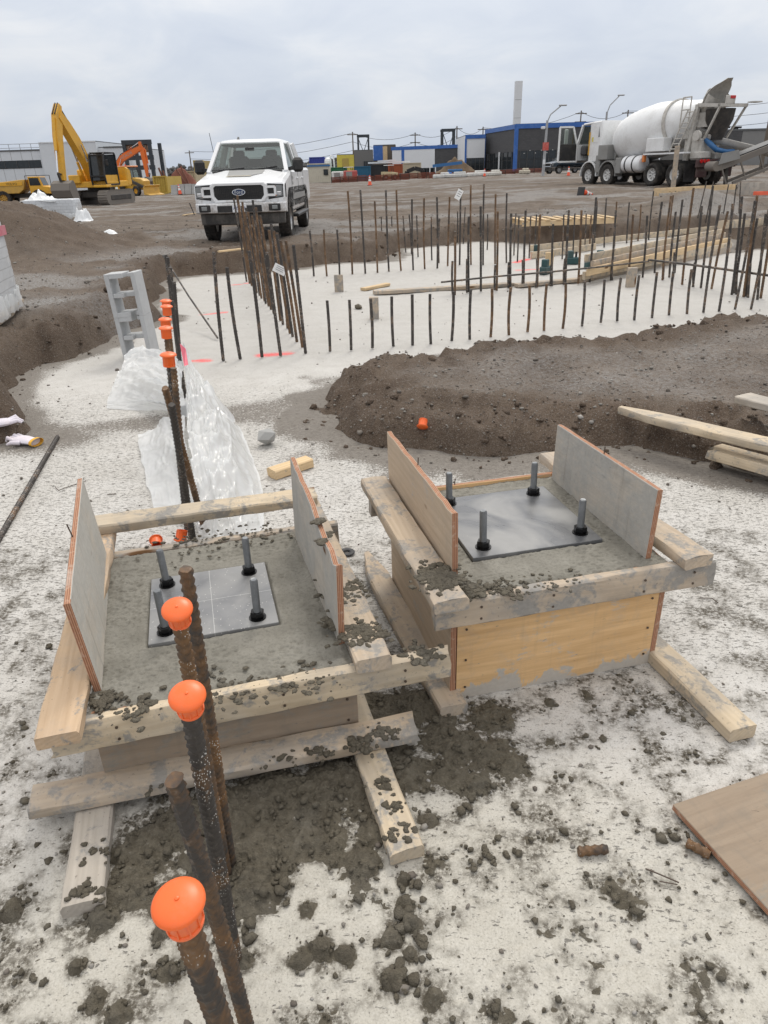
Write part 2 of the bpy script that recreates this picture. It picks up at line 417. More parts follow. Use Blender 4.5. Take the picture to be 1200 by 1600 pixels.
def build_ground():
    for nm, rng in (('ground', (.55, 4000, 560, R(-47), R(47), 620)), ('ground', (.55, 60, 150, R(46.9), R(100), 110)), ('ground', (.55, 60, 150, R(-100), R(-46.9), 110))):
        X, Y = polar(*rng); Z, D = ground_z(X, Y)
        far = smooth(np.hypot(X, Y), 200, 500); Z = Z*(1-far)+far*.6
        keep = (D > -.3)
        inis = sdpoly(X, Y, ISLE) < .25
        cut = smooth(D, 0, .1)*(1-smooth(D, .35, .95))+smooth(-X, 4.4, 6)*np.exp(-((Y-14.8)/2.3)**4)*.8
        cut = np.where(inis, smooth(D, 0, .1)*(1-smooth(D, .35, .8)), cut)
        grav = smooth(fbm(X*.45, Y*.9, 91, 4), .5, .62)*smooth(D, .2, .7)*.8
        gx, gy = at(110, 470, .35)[:2]; grav = np.maximum(grav, np.exp(-((X-gx)/1.5)**2-((Y-gy)/.55)**2))
        grav = np.where(inis, .75*smooth(D, .45, .9)*fbm(X*2, Y*2, 6, 3), grav)
        road = smooth(Y, 14, 20)
        hp_ = smooth(-X, 4.2, 5.6)*np.exp(-((Y-14.8)/2.4)**4); road = road*(1-hp_); grav = grav*(1-hp_)
        me = grid_mesh(nm, X, Y, Z, keep, dict(cut=np.clip(cut, 0, 1), gravel=np.clip(grav, 0, 1), road=road))
        o = link(nm, me, M_DIRT, smooth_deg=0); structure(o)
    # the rest of the plain behind and beside the viewer, coarse
    X, Y = polar(9.5, 4000, 60, R(46.8), R(313.2), 120); me = grid_mesh('ground_outskirts', X, Y, .20+.38*smooth(np.hypot(X, Y), 40, 400)-.5*(1-smooth(np.hypot(X, Y), 16, 45)), None, dict(cut=X*0, gravel=X*0+.2, road=X*0+.5))
    structure(link('ground_outskirts', me, M_DIRT, smooth_deg=0))
build_ground()
def gz(x, y):
    z, d = ground_z(np.array([float(x)]), np.array([float(y)])); return float(z[0]) if d[0] > 0 else 0.0
def gat(px, py, lo=0.0):
    """where the sight line through a photo point meets the ground"""
    z = .35
    for _ in range(12):
        p = at(px, py, z); z = .5*z+.5*gz(p.x, p.y)
    p = at(px, py, z); p.z = gz(p.x, p.y); return p

# ---- wet concrete spilled round the forms
BLOBS = [(300, 1290, .16), (240, 1330, .16), (360, 1270, .18), (430, 1250, .18), (500, 1240, .17), (555, 1225, .12), (420, 1310, .16), (480, 1300, .12), (340, 1340, .16), (400, 1380, .10), (270, 1390, .09), (215, 1370, .10), (330, 1400, .09), (180, 1400, .06), (160, 1440, .05),
         (590, 1120, .12), (650, 1110, .12), (690, 1145, .10), (600, 1170, .10), (640, 1215, .09), (720, 1160, .10), (770, 1120, .09), (760, 1180, .10), (800, 1200, .07), (700, 1210, .08), (560, 1095, .08), (745, 1225, .06),
         (628, 1375, .022), (634, 1410, .026), (642, 1445, .028), (612, 1470, .035), (640, 1490, .026), (612, 1530, .03),
         (480, 1420, .03), (470, 1500, .03), (500, 1480, .03), (150, 1560, .045), (180, 1590, .04), (120, 1510, .03), (265, 1520, .035), (20, 1425, .03), (540, 1490, .025), (380, 1500, .035), (915, 1085, .035), (860, 1100, .025), (680, 1560, .025), (250, 1460, .03), (590, 1300, .07), (570, 1340, .05), (670, 1280, .03)]
BLOBW = [(at(x, y)[0], at(x, y)[1], r) for x, y, r in BLOBS]
def spill(x, y):
    m = np.zeros(x.shape)
    for bx, by, r in BLOBW: m = np.maximum(m, 1.10-np.hypot(x-bx, y-by)/r*.95)
    m = m+(fbm(x*14, y*14, 71, 4)-.5)*1.0+(fbm(x*45, y*45, 72, 2)-.5)*.5
    return m

# ---- mud slab
def slab_material():
    t = NT('mud_slab_concrete'); v = t.coords(src='World')
    big = t.noise(v, .9, 5, .62, .3); mid = t.noise(v, 6, 6, .66)
    str_ = t.noise(t.coords((30, 78, 30), 'World', (0, 0, R(8))), 1.0, 5, .66)
    str2 = t.noise(t.coords((75, 110, 75), 'World'), 1.0, 3, .6)
    rk = t.noise(t.coords((3.0, 26, 3), 'World', (0, 0, R(10))), 1.0, 4, .6)
    fine = t.noise(v, 240, 2, .6)
    c = t.ramp(mid, [(.25, (.47, .452, .42)), (.5, (.545, .528, .498)), (.8, (.605, .592, .565))])
    c = t.mix(t.math('MULTIPLY', t.step(big, .52, .72), .3), c, (.40, .378, .33))
    c = t.mix(t.math('MULTIPLY', t.step(t.attr('cream'), 0, 1), .75), c, t.mix(mid, (.40, .375, .315), (.52, .498, .435)))
    thr = t.math('ADD', t.math('MULTIPLY', t.attr('fleck'), .10), t.math('MULTIPLY', t.math('SUBTRACT', big, .5), .06))
    thr = t.math('ADD', thr, t.math('MULTIPLY', t.math('SUBTRACT', rk, .5), .09))
    f1 = t.step(t.math('SUBTRACT', t.math('ADD', thr, .345), str_), 0.0, .03)
    f2 = t.step(t.math('SUBTRACT', t.math('ADD', t.math('MULTIPLY', thr, .9), .325), str2), 0.0, .03)
    fl = t.math('MAXIMUM', f1, t.math('MULTIPLY', f2, .8))
    c = t.mix(t.math('MULTIPLY', fl, .85), c, t.mix(mid, (.10, .095, .085), (.19, .178, .160)))
    c = t.mix(t.math('MULTIPLY', t.attr('rear'), .5), c, (.40, .388, .365))
    gr_ = t.noise(v, 190, 4, .75); c = t.mix(t.math('MULTIPLY', t.step(gr_, .48, .34), .5), c, (.20, .185, .16)); c = t.mix(t.math('MULTIPLY', t.step(gr_, .54, .70), .4), c, (.68, .665, .63))
    # spots of grit
    sp = t.voro(v, 42); c = t.mix(t.math('MULTIPLY', t.math('LESS_THAN', sp, t.math('MULTIPLY', big, .21)), .5), c, (.27, .25, .22))
    # dirt tracked on to the slab
    dn = t.noise(v, 70, 5, .75)
    df = t.step(t.math('SUBTRACT', t.math('ADD', t.math('MULTIPLY', t.attr('dirt'), 1.25), t.math('MULTIPLY', mid, .26)), dn), .12, .24)
    df = t.math('MULTIPLY', df, t.step(t.attr('dirt'), .14, .32))
    c = t.mix(t.math('MULTIPLY', df, .85), c, t.mix(t.noise(v, 45, 6, .8), (.05, .040, .031), (.25, .222, .19)))
    wet = t.step(t.attr('wet'), .0, .9)
    c = t.mix(t.math('MULTIPLY', wet, t.step(dn, .36, .56)), c, (.105, .093, .074))
    # marking paint
    pk = t.math('MULTIPLY', t.attr('paint'), t.step(dn, .25, .55))
    c = t.mix(pk, c, (.85, .10, .10))
    h = t.math('ADD', t.math('MULTIPLY', fl, -.6), t.math('ADD', t.math('MULTIPLY', mid, .4), t.math('MULTIPLY', fine, .25)))
    h = t.math('ADD', h, t.math('MULTIPLY', df, .3))
    t.bump(h, .55, .006)
    return t.done(c, .92, 0, .25)
PAINT = [((300, 564), (326, 563), .035), ((408, 554), (450, 551), .055), ((364, 445), (388, 442), .035), ((312, 490), (352, 488), .03), ((806, 409), (824, 405), .07), ((808, 422), (840, 420), .05)]
def build_slab(sector, mat):
    X, Y = polar(*sector)
    D = slab_sd(X, Y); keep = D < .35
    rear = smooth(Y, 5.6, 7.2)
    near = 1-smooth(np.hypot(X, Y), 2.5, 7)
    Z = (fbm(X*1.3, Y*1.3, 1, 3)-.5)*.012+(fbm(X*9, Y*9, 2, 3)-.5)*.005
    Z = Z+near*((fbm(X*38, Y*60, 3, 3)-.5)*.0055-.003*smooth(.36-fbm(X*30, Y*70, 4, 3), 0, .1))
    Z = Z+rear*(-.004+(fbm(X*3, Y*6, 14, 4)-.5)*.03)
    band = smooth(-sdpoly(X, Y, DIRTBAND), -.25, .25)
    Z = Z+band*(fbm(X*20, Y*20, 9, 3)*.014)
    edge = 1-smooth(-D, 0, .5)
    isl = 1-smooth(sdpoly(X, Y, ISLE)+(fbm(X*3, Y*3, 57, 4)-.5)*.5, .0, .62)
    dirt = np.maximum.reduce([band*.50, edge*.55, isl*.66*(Y < 7)])+.12*smooth(fbm(X*.8, Y*.8, 55, 3), .5, .7)
    near_l = np.exp(-((X+2.35)/.7)**2-((Y-4.6)/.5)**2); dirt = np.maximum(dirt, near_l*.6)
    fleck = .95*smooth(Y, 1.3, 2.3)*(1-smooth(Y, 5.2, 6.6))+.28*(1-smooth(Y, 1.3, 2.2))+.10*rear+.35*np.exp(-((X-.55)/.5)**2-((Y-1.25)/.25)**2)
    wet = smooth(spill(X, Y), -.15, .35)*(Y < 3)
    paint = np.zeros(X.shape)
    for a, b, w in PAINT:
        a, b = at(*a), at(*b); ex, ey = b.x-a.x, b.y-a.y
        tt = np.clip(((X-a.x)*ex+(Y-a.y)*ey)/(ex*ex+ey*ey), 0, 1); dd = np.hypot(X-a.x-ex*tt, (Y-a.y-ey*tt))
        paint = np.maximum(paint, 1-smooth(dd, w*.5, w*1.6))
    me = grid_mesh('concrete_slab', X, Y, Z, keep, dict(rear=rear, cream=1-smooth(np.hypot(X, Y), 1.25, 1.9)+0*X, dirt=np.clip(dirt, 0, 1), fleck=np.clip(fleck, 0, 1), wet=wet, paint=paint))
    structure(link('concrete_slab', me, mat, smooth_deg=0))
def build_slab_rear(mat):
    X, Y = np.meshgrid(np.linspace(-9, 9, 10), np.linspace(-4, .25, 6), indexing='ij')
    structure(link('concrete_slab_rear', grid_mesh('concrete_slab_rear', X, Y, X*0-.012, None, dict(rear=X*0, cream=X*0+1, dirt=X*0, fleck=X*0+.3, wet=X*0, paint=X*0)), mat, smooth_deg=0))
M_SLAB = slab_material()
for sec in ((.35, 40, 620, R(-50), R(50), 640), (.35, 30, 150, R(49.9), R(98), 110), (.35, 30, 150, R(-98), R(-49.9), 110)): build_slab(sec, M_SLAB)
build_slab_rear(M_SLAB)

def wet_material(name='wet_concrete', dk=1.0):
    t = NT(name); v = t.coords(src='World'); n = t.noise(v, 30, 5, .7); n2_ = t.noise(v, 120, 4, .7); n3 = t.noise(v, 6, 3)
    c = t.ramp(n, [(.25, (.095*dk, .080*dk, .056*dk)), (.55, (.170*dk, .148*dk, .108*dk)), (.8, (.250*dk, .222*dk, .170*dk))])
    c = t.mix(t.math('MULTIPLY', t.step(n3, .5, .7), .3), c, (.20*dk, .19*dk, .165*dk))
    c = t.mix(t.math('MULTIPLY', t.step(n2_, .6, .75), .5), c, (.30, .285, .25))
    t.bump(t.math('ADD', t.math('ADD', t.math('MULTIPLY', n, .5), n2_), t.math('MULTIPLY', t.noise(v, 330, 3, .7), .6)), 1.0, .008)
    return t.done(c, t.ramp(n, [(.3, .55), (.7, .9)]), 0, .4)
M_WET = wet_material(dk=.86)
def build_spill():
    xs, ys = np.linspace(-1.1, .72, 560), np.linspace(.8, 2.0, 380)
    X, Y = np.meshgrid(xs, ys, indexing='ij'); m = spill(X, Y)
    wxx, wyy = X+(fbm(X*30, Y*30, 85, 3)-.5)*.03, Y+(fbm(X*30, Y*30, 86, 3)-.5)*.03
    lump = (1-np.clip(worley(wxx*26, wyy*26, 81)*1.3, 0, 1))*.35+(1-np.clip(worley(wxx*60, wyy*60, 82)*1.2, 0, 1))*.35+fbm(X*90, Y*90, 83, 4)*.6-.25*smooth(np.abs(fbm(X*16, Y*16, 87, 4)-.5), .06, .0)
    Z = smooth(m, .15, .9)*(.008+.016*lump+.02*smooth(m, .6, 1.25)*fbm(X*7, Y*7, 84, 3))-.004
    me = grid_mesh('concrete_spill', X, Y, Z, m > .08)
    tag(link('concrete_spill', me, M_WET, smooth_deg=0), 'dark wet concrete spilled in crumbly patches in front of both forms', 'concrete', kind='stuff')
    rng = np.random.default_rng(5)
    cx, cy = rng.uniform(-1.2, 1.0, 60000), rng.uniform(.65, 2.2, 60000); mm = spill(cx, cy)
    pr = smooth(mm, -.1, .4)*(.35+.65*(1-smooth(mm, .6, 1.1)))*.14+.0004
    k_ = rng.uniform(0, 1, 60000) < pr; cx, cy, mm = cx[k_], cy[k_], mm[k_]
    sz = np.clip(rng.lognormal(math.log(.0034), .6, len(cx)), .0010, .014)
    cz = sz*.35+smooth(mm, .15, .9)*.016
    me = soup('concrete_crumbs', np.stack([cx, cy, cz], -1), sz, 60, squash=.7, jitter=.38)
    tag(link('concrete_crumbs', me, M_WET, smooth_deg=0), 'loose crumbs of wet grey concrete scattered round the forms', 'crumbs', kind='stuff')
    # string of round lumps running towards the viewer
    L = []
    for x, y, s_, n_ in [(628, 1375, .012, 5), (650, 1395, .014, 5), (635, 1412, .015, 7), (642, 1435, .016, 8), (655, 1465, .014, 6), (620, 1455, .010, 8), (605, 1475, .010, 8), (660, 1490, .012, 4), (615, 1525, .016, 7), (632, 1550, .014, 4), (678, 1565, .016, 4), (690, 1585, .013, 4), (755, 1585, .012, 4), (760, 1345, .013, 7), (735, 1345, .010, 6), (790, 1325, .012, 4), (780, 1345, .010, 4), (265, 1520, .010, 6), (250, 1462, .012, 3), (185, 1470, .010, 3), (640, 1190, .014, 8), (745, 1240, .012, 5), (885, 1218, .010, 4), (940, 1165, .012, 2), (75, 1015, .012, 3), (28, 1015, .010, 2), (50, 1042, .007, 1), (62, 1545, .011, 2), (130, 1505, .011, 3), (930, 1312, .009, 1), (870, 1495, .011, 1), (510, 1300, .012, 8), (590, 1150, .013, 8)]:
        c = at(x, y)
        for _ in range(n_): L.append((c.x+rng.normal(0, .016), c.y+rng.normal(0, .016), s_*rng.uniform(.35, 1.0)))
    L = np.array(L); me = soup('concrete_lumps', np.stack([L[:, 0], L[:, 1], L[:, 2]*.55], -1), L[:, 2]*.85, 101, squash=.7, jitter=.3)
    tag(link('concrete_lumps', me, M_WET, smooth_deg=0), 'rounded dark lumps of wet concrete trailing over the slab', 'concrete lumps', kind='stuff')
build_spill()

def stone_material():
    t = NT('site_stones'); r = t.attr('rnd'); v = t.coords(src='World')
    c = t.ramp(r, [(0, (.10, .085, .07)), (.35, (.16, .14, .12)), (.7, (.24, .225, .20)), (1, (.36, .345, .32))])
    n = t.noise(v, 90, 3); t.bump(n, .4, .005)
    return t.done(t.mix(t.math('MULTIPLY', n, .4), c, (.2, .18, .16)), .9, 0, .3)
M_STONE = stone_material()
def build_gravel():
    rng = np.random.default_rng(11)
    # loose stones on the dirt
    r = 4.0*np.exp(rng.uniform(0, math.log(24/4.0), 26000)); th = rng.uniform(R(-42), R(40), 26000)
    x, y = r*np.sin(th), r*np.cos(th); z, d = ground_z(x, y)
    k_ = (d > .03)
    x, y, z = x[k_], y[k_], z[k_]; sz = np.clip(rng.lognormal(math.log(.0045), .55, len(x)), .002, .035)*(.6+y/14)
    me = soup('dirt_gravel', np.stack([x, y, z+sz*.2], -1), np.clip(sz, .003, .06), 3, jitter=.3)
    tag(link('dirt_gravel', me, M_STONE, smooth_deg=0), 'small stones strewn over the brown site dirt', 'gravel', kind='stuff')
    # clods of cut soil along the banks and round the mound
    r = 3.6*np.exp(rng.uniform(0, math.log(20/3.6), 22000)); th = rng.uniform(R(-42), R(40), 22000); x, y = r*np.sin(th), r*np.cos(th); z, d = ground_z(x, y)
    k_ = (d > -.22) & (d < .5) & (rng.uniform(0, 1, 22000) < .32*np.exp(-np.maximum(-d, 0)/.07)); x, y, z, d = x[k_], y[k_], np.maximum(z[k_], 0), d[k_]
    sz = np.clip(rng.lognormal(math.log(.0085), .6, len(x)), .003, .04)*(.7+y/16); me = soup('soil_clods', np.stack([x, y, z+sz*.15], -1), sz, 7, squash=.75, jitter=.38)
    for nm_, vv in (('cut', 1.0), ('gravel', 0.0), ('road', 0.0)): q_ = me.attributes.new(nm_, 'FLOAT', 'POINT'); q_.data.foreach_set('value', np.full(len(me.vertices), vv, np.float32))
    tag(link('soil_clods', me, M_DIRT, smooth_deg=0), 'crumbled brown clods along the cut banks and the mound', 'clods', kind='stuff')
    # grit and pebbles on the slab
    r = .9*np.exp(rng.uniform(0, math.log(12/.9), 9000)); th = rng.uniform(R(-42), R(40), 9000)
    x, y = r*np.sin(th), r*np.cos(th); d = slab_sd(x, y)
    pr = .16+.84*(1-smooth(-d, 0, .6))
    k_ = (d < -.02) & (rng.uniform(0, 1, 9000) < pr); x, y = x[k_], y[k_]
    sz = np.clip(rng.lognormal(math.log(.0035), .5, len(x)), .0015, .02)*(.75+y/9)
    me = soup('slab_grit', np.stack([x, y, sz*.35], -1), sz, 4, jitter=.3)
    tag(link('slab_grit', me, M_STONE, smooth_deg=0), 'grit and pebbles scattered over the pale concrete slab', 'grit', kind='stuff')
build_gravel()

# ================================================================== FOREGROUND: FORMS, LUMBER, REBAR
def wood_material(name, lt, dk, grey=.3, residue=.2, grain=1.0, rcol=(.36, .35, .33)):
    t = NT(name); v = t.coords((1.6, 26, 26), 'ObjRnd'); vr = t.coords((1, 1, 1), 'ObjRnd')
    g = t.noise(v, 1.6, 6, .62, .8); g2 = t.noise(t.coords((3, 120, 120), 'ObjRnd'), 1.0, 3, .6, .3)
    rings = t.n.new('ShaderNodeTexWave'); rings.wave_type = 'RINGS'; rings.inputs['Scale'].default_value = 9; rings.inputs['Distortion'].default_value = 12
    rings.inputs['Detail'].default_value = 3; rings.inputs['Detail Scale'].default_value = .6; t.l.new(t.coords((.25, 2.2, 2.2), 'ObjRnd'), rings.inputs[0])
    f = t.math('ADD', t.math('MULTIPLY', g, .55), t.math('ADD', t.math('MULTIPLY', rings.outputs['Fac'], .14*grain), t.math('MULTIPLY', g2, .25)))
    c = t.mix(t.step(f, .3, .75), lt, dk)
    rv = t.rnd(); c = t.mix(t.math('MULTIPLY', rv, .3), c, tuple(q*.7 for q in lt))
    w = t.noise(vr, 4.0, 6, .65); c = t.mix(t.math('MULTIPLY', t.step(w, .42, .66), grey), c, (.30, .285, .265))
    n = t.noise(vr, 9, 6, .7, .5); n_s = t.noise(vr, 70, 3, .6)
    c = t.mix(t.math('MULTIPLY', t.step(n_s, .66, .72), .6), c, (.10, .09, .08))
    rs = t.step(t.math('ADD', n, t.math('MULTIPLY', n_s, .2)), .74-.22*residue, .80-.18*residue)
    c = t.mix(t.math('MULTIPLY', rs, .85), c, t.mix(n_s, rcol, tuple(q*.55 for q in rcol)))
    kn = t.voro(t.coords((1.3, 5.5, 5.5), 'ObjRnd'), 1.0); c = t.mix(t.step(kn, .10, .05), c, (.16, .085, .04))
    t.bump(t.math('ADD', t.math('MULTIPLY', g2, .6), t.math('ADD', t.math('MULTIPLY', g, .5), t.math('MULTIPLY', rs, .5))), .35, .004)
    return t.done(c, .85, 0, .25)
W_FRESH = wood_material('lumber_yellow', (.74, .56, .34), (.54, .38, .21), .2, .15)
W_WORN = wood_material('lumber_worn', (.57, .465, .35), (.41, .32, .23), .6, .62)
W_GREY = wood_material('lumber_grey', (.52, .47, .405), (.36, .32, .27), .6, .4)
W_TAN = wood_material('lumber_tan', (.62, .46, .31), (.46, .32, .20), .45, .4)
W_SCRAP = wood_material('lumber_pale', (.66, .55, .40), (.49, .39, .265), .5, .5)
def ply_material(name, face, face2, residue, edge=((.46, .25, .155), (.26, .125, .075)), rcol=(.46, .455, .44), thick=.019, foot=0.0):
    """plywood: local Y is the thickness; veneers show on the edges"""
    t = NT(name); vr = t.coords(src='ObjRnd'); sp = t.n.new('ShaderNodeSeparateXYZ'); t.l.new(t.tc.outputs['Object'], sp.inputs[0])
    sn = t.n.new('ShaderNodeSeparateXYZ'); t.l.new(t.tc.outputs['Normal'], sn.inputs[0])
    onface = t.math('GREATER_THAN', t.math('ABSOLUTE', sn.outputs[1]), .6)
    g = t.noise(t.coords((1.3, 1, 15), 'ObjRnd'), 2.2, 6, .65, 1.2); gf = t.noise(t.coords((3, 1, 110), 'ObjRnd'), 1.0, 3, .6)
    wv = t.n.new('ShaderNodeTexWave'); wv.bands_direction = 'Z'; wv.inputs['Scale'].default_value = 4.5; wv.inputs['Distortion'].default_value = 18; wv.inputs['Detail'].default_value = 4; wv.inputs['Detail Scale'].default_value = .6
    t.l.new(t.coords((.35, 1, 1.5), 'ObjRnd'), wv.inputs[0])
    f = t.math('ADD', t.math('MULTIPLY', g, .5), t.math('ADD', t.math('MULTIPLY', wv.outputs['Fac'], .09), t.math('MULTIPLY', gf, .28)))
    cf = t.mix(t.step(f, .3, .72), face, face2)
    n = t.noise(vr, 5, 7, .68, .4); ns = t.noise(vr, 60, 4, .65); ng = t.noise(t.coords((1, 1, 3), 'ObjRnd'), 28, 4, .7)
    rs = t.step(t.math('ADD', t.math('MULTIPLY', n, .7), t.math('MULTIPLY', ng, .3)), .66-.4*residue, .72-.3*residue)
    cf = t.mix(t.math('MULTIPLY', rs, .9), cf, t.mix(ns, rcol, tuple(q*.66 for q in rcol)))
    cf = t.mix(t.math('MULTIPLY', t.step(ng, .64, .74), .5), cf, (.13, .12, .105))
    bigm = t.noise(vr, 8, 6, .72, .8); dr = t.noise(t.coords((34, 1, 2.2), 'ObjRnd'), 1.0, 4, .6)
    cf = t.mix(t.math('MULTIPLY', t.step(bigm, .50, .68), .5*min(1, residue+.25)), cf, tuple(q*.58 for q in rcol)); cf = t.mix(t.math('MULTIPLY', t.step(dr, .58, .72), .1+.45*max(0, residue-.2)), cf, (.17, .15, .125))
    kn = t.voro(t.coords((2.5, 1, 6), 'ObjRnd'), 1.0); cf = t.mix(t.step(kn, .085, .04), cf, (.14, .07, .03))
    if foot: cf = t.mix(t.math('MULTIPLY', t.step(t.math('SUBTRACT', t.math('MULTIPLY', t.math('SUBTRACT', n, .40), foot*6), sp.outputs[2]), -.004, .010), .85), cf, t.mix(ns, (.52, .51, .48), (.38, .37, .34)))
    st = t.n.new('ShaderNodeMath'); st.operation = 'SINE'; t.l.new(t.math('MULTIPLY', sp.outputs[1], 2*math.pi*3.5/thick), st.inputs[0])
    ce = t.mix(t.step(st.outputs[0], -.3, .4), edge[0], edge[1]); ce = t.mix(t.math('MULTIPLY', t.step(ns, .55, .7), .6), ce, (.55, .42, .33))
    ce = t.mix(t.math('MULTIPLY', t.step(n, .6, .7), .6*residue), ce, rcol)
    c = t.mix(onface, ce, cf)
    t.bump(t.math('ADD', t.math('MULTIPLY', gf, .4), t.math('ADD', t.math('MULTIPLY', rs, .4), t.math('MULTIPLY', ns, .4))), .35, .004)
    return t.done(c, .82, 0, .25)
PLY_CEM = ply_material('plywood_cement_coated', (.54, .49, .42), (.40, .36, .30), .62, rcol=(.56, .54, .49))
PLY_CEM2 = ply_material('plywood_cement_grey', (.50, .46, .40), (.38, .345, .30), .58, rcol=(.47, .46, .43))
PLY_RAW = ply_material('plywood_weathered', (.56, .45, .335), (.41, .315, .225), .22, rcol=(.52, .49, .45))
PLY_NEW = ply_material('plywood_golden', (.78, .52, .27), (.50, .295, .125), .24, rcol=(.58, .55, .50), foot=.075)
PLY_DARK = ply_material('plywood_brown', (.33, .262, .195), (.235, .18, .13), .34, rcol=(.31, .285, .245))

def plank_mesh(L, W, T, seed, rough=.0025, seg=None, point=0.0, broken=0.0):
    rng = random.Random(seed); seg = seg or max(4, int(L/.06)); ch = min(.006, T*.2)
    cs = [(-W/2, -T/2+ch), (-W/2+ch, -T/2), (0, -T/2), (W/2-ch, -T/2), (W/2, -T/2+ch), (W/2, T/2-ch), (W/2-ch, T/2), (0, T/2), (-W/2+ch, T/2), (-W/2, T/2-ch)]
    rings = []; bow = rng.uniform(-1, 1)*.004*L; cup = rng.uniform(-1, 1)*.003*L
    for i in range(seg+1):
        t = i/seg; x = (t-.5)*L; ring = []
        for y, z in cs:
            dx = 0
            if i == 0: dx = rng.uniform(-1, 1)*rough*1.5
            if i == seg:
                dx = rng.uniform(-1, 1)*rough*1.5-(broken*rng.random() if broken else 0)
            sc = 1.0
            if point and t > 1-point: sc = max(.25, 1-(t-1+point)/point*.8)
            ring.append((x+dx, y*sc+bow*math.sin(math.pi*t)+rng.uniform(-1, 1)*rough*.5, z+cup*math.sin(math.pi*t)+rng.uniform(-1, 1)*rough*.5))
        rings.append(ring)
    return MB().loft(rings)
def frame_from(p0, p1, up=(0, 0, 1)):
    p0, p1 = Vector(p0), Vector(p1); x = (p1-p0).normalized(); u = Vector(up); y = u.cross(x).normalized(); z = x.cross(y)
    M = Matrix((x, y, z)).transposed().to_4x4(); M.translation = (p0+p1)/2; return M
SEED = [100]
def board(name, p0, p1, W, T, mat, parent=None, up=(0, 0, 1), **kw):
    SEED[0] += 1
    mb = plank_mesh((Vector(p1)-Vector(p0)).length, W, T, SEED[0], **kw)
    return link(name, mb, mat, parent, M=frame_from(p0, p1, up), smooth_deg=40)
def ply(name, c, L, Hh, mat, parent=None, rz=0.0, tilt=0.0, T=.019, chip=0.0, slope=0.0):
    """upright sheet: X length, Y thickness, Z height, origin at the middle of its lower edge"""
    SEED[0] += 1; rng = random.Random(SEED[0]); mb = MB(); n = 16; rings = []
    for i in range(n+1):
        x = (i/n-.5)*L; h = Hh+slope*x/L
        top = h-(chip*rng.random() if 0 < i < n and rng.random() < .5 else 0)
        rings.append([(x, -T/2, 0), (x, T/2, 0), (x, T/2, top-.002), (x, T/2-.002, top), (x, -T/2+.002, top+rng.uniform(-1, 1)*.001), (x, -T/2, top-.002)])
    mb.loft(rings)
    M = Matrix.Translation(c) @ Matrix.Rotation(rz, 4, 'Z') @ Matrix.Rotation(tilt, 4, 'X')
    return link(name, mb, mat, parent, M=M, smooth_deg=30)

M_STEEL = plain('plate_steel', (.16, .17, .19), .3, .75, .25, (.35, .34, .32), 6)
def plate_material(name, dusty):
    t = NT(name); v = t.coords(src='ObjRnd'); n = t.noise(v, 7, 5, .6, .8); n2_ = t.noise(v, 45, 4, .65); sp = t.voro(v, 60); big = t.noise(v, 3.2, 3, .5, 1.2)
    c = t.mix(t.step(n, .3, .7), (.085+.05*dusty, .088+.05*dusty, .094+.05*dusty), (.135+.06*dusty, .138+.06*dusty, .145+.06*dusty))
    film = t.math('MULTIPLY', t.step(big, .46-.12*dusty, .68-.1*dusty), .42)
    c = t.mix(film, c, (.36, .355, .34))
    c = t.mix(t.math('MULTIPLY', t.math('LESS_THAN', sp, .11*dusty), .8), c, (.55, .54, .51))
    c = t.mix(t.math('MULTIPLY', t.step(n2_, .62, .72), .5*dusty), c, (.35, .345, .33))
    if dusty > .5:
        q = t.n.new('ShaderNodeSeparateXYZ'); t.l.new(t.tc.outputs['Object'], q.inputs[0])
        for ax in (0, 1):
            ln = t.math('LESS_THAN', t.math('ABSOLUTE', q.outputs[ax]), .0009); c = t.mix(t.math('MULTIPLY', ln, .55), c, (.6, .6, .58))
    t.bump(t.math('ADD', n2_, film), .12, .002)
    return t.done(c, t.math('ADD', .27, t.math('MULTIPLY', film, .45)), .15, .6)
M_PLATE_A, M_PLATE_B = plate_material('plate_dusty', 1.0), plate_material('plate_oiled', .4)
M_NUT = plain('black_oxide_nut', (.012, .012, .013), .3, .6, .15, (.2, .19, .18))
def thread_material():
    t = NT('threaded_rod_steel'); v = t.coords(src='Object'); q = t.n.new('ShaderNodeSeparateXYZ'); t.l.new(v, q.inputs[0]); n = t.noise(v, 40, 3)
    w = t.math('SINE', t.math('MULTIPLY', q.outputs[2], 2*math.pi/.003)); t.bump(w, .5, .002)
    return t.done(t.mix(n, (.12, .13, .14), (.27, .28, .29)), .45, .7)
M_THREAD = thread_material()
M_NAIL = plain('nail_steel', (.12, .09, .07), .5, .6)

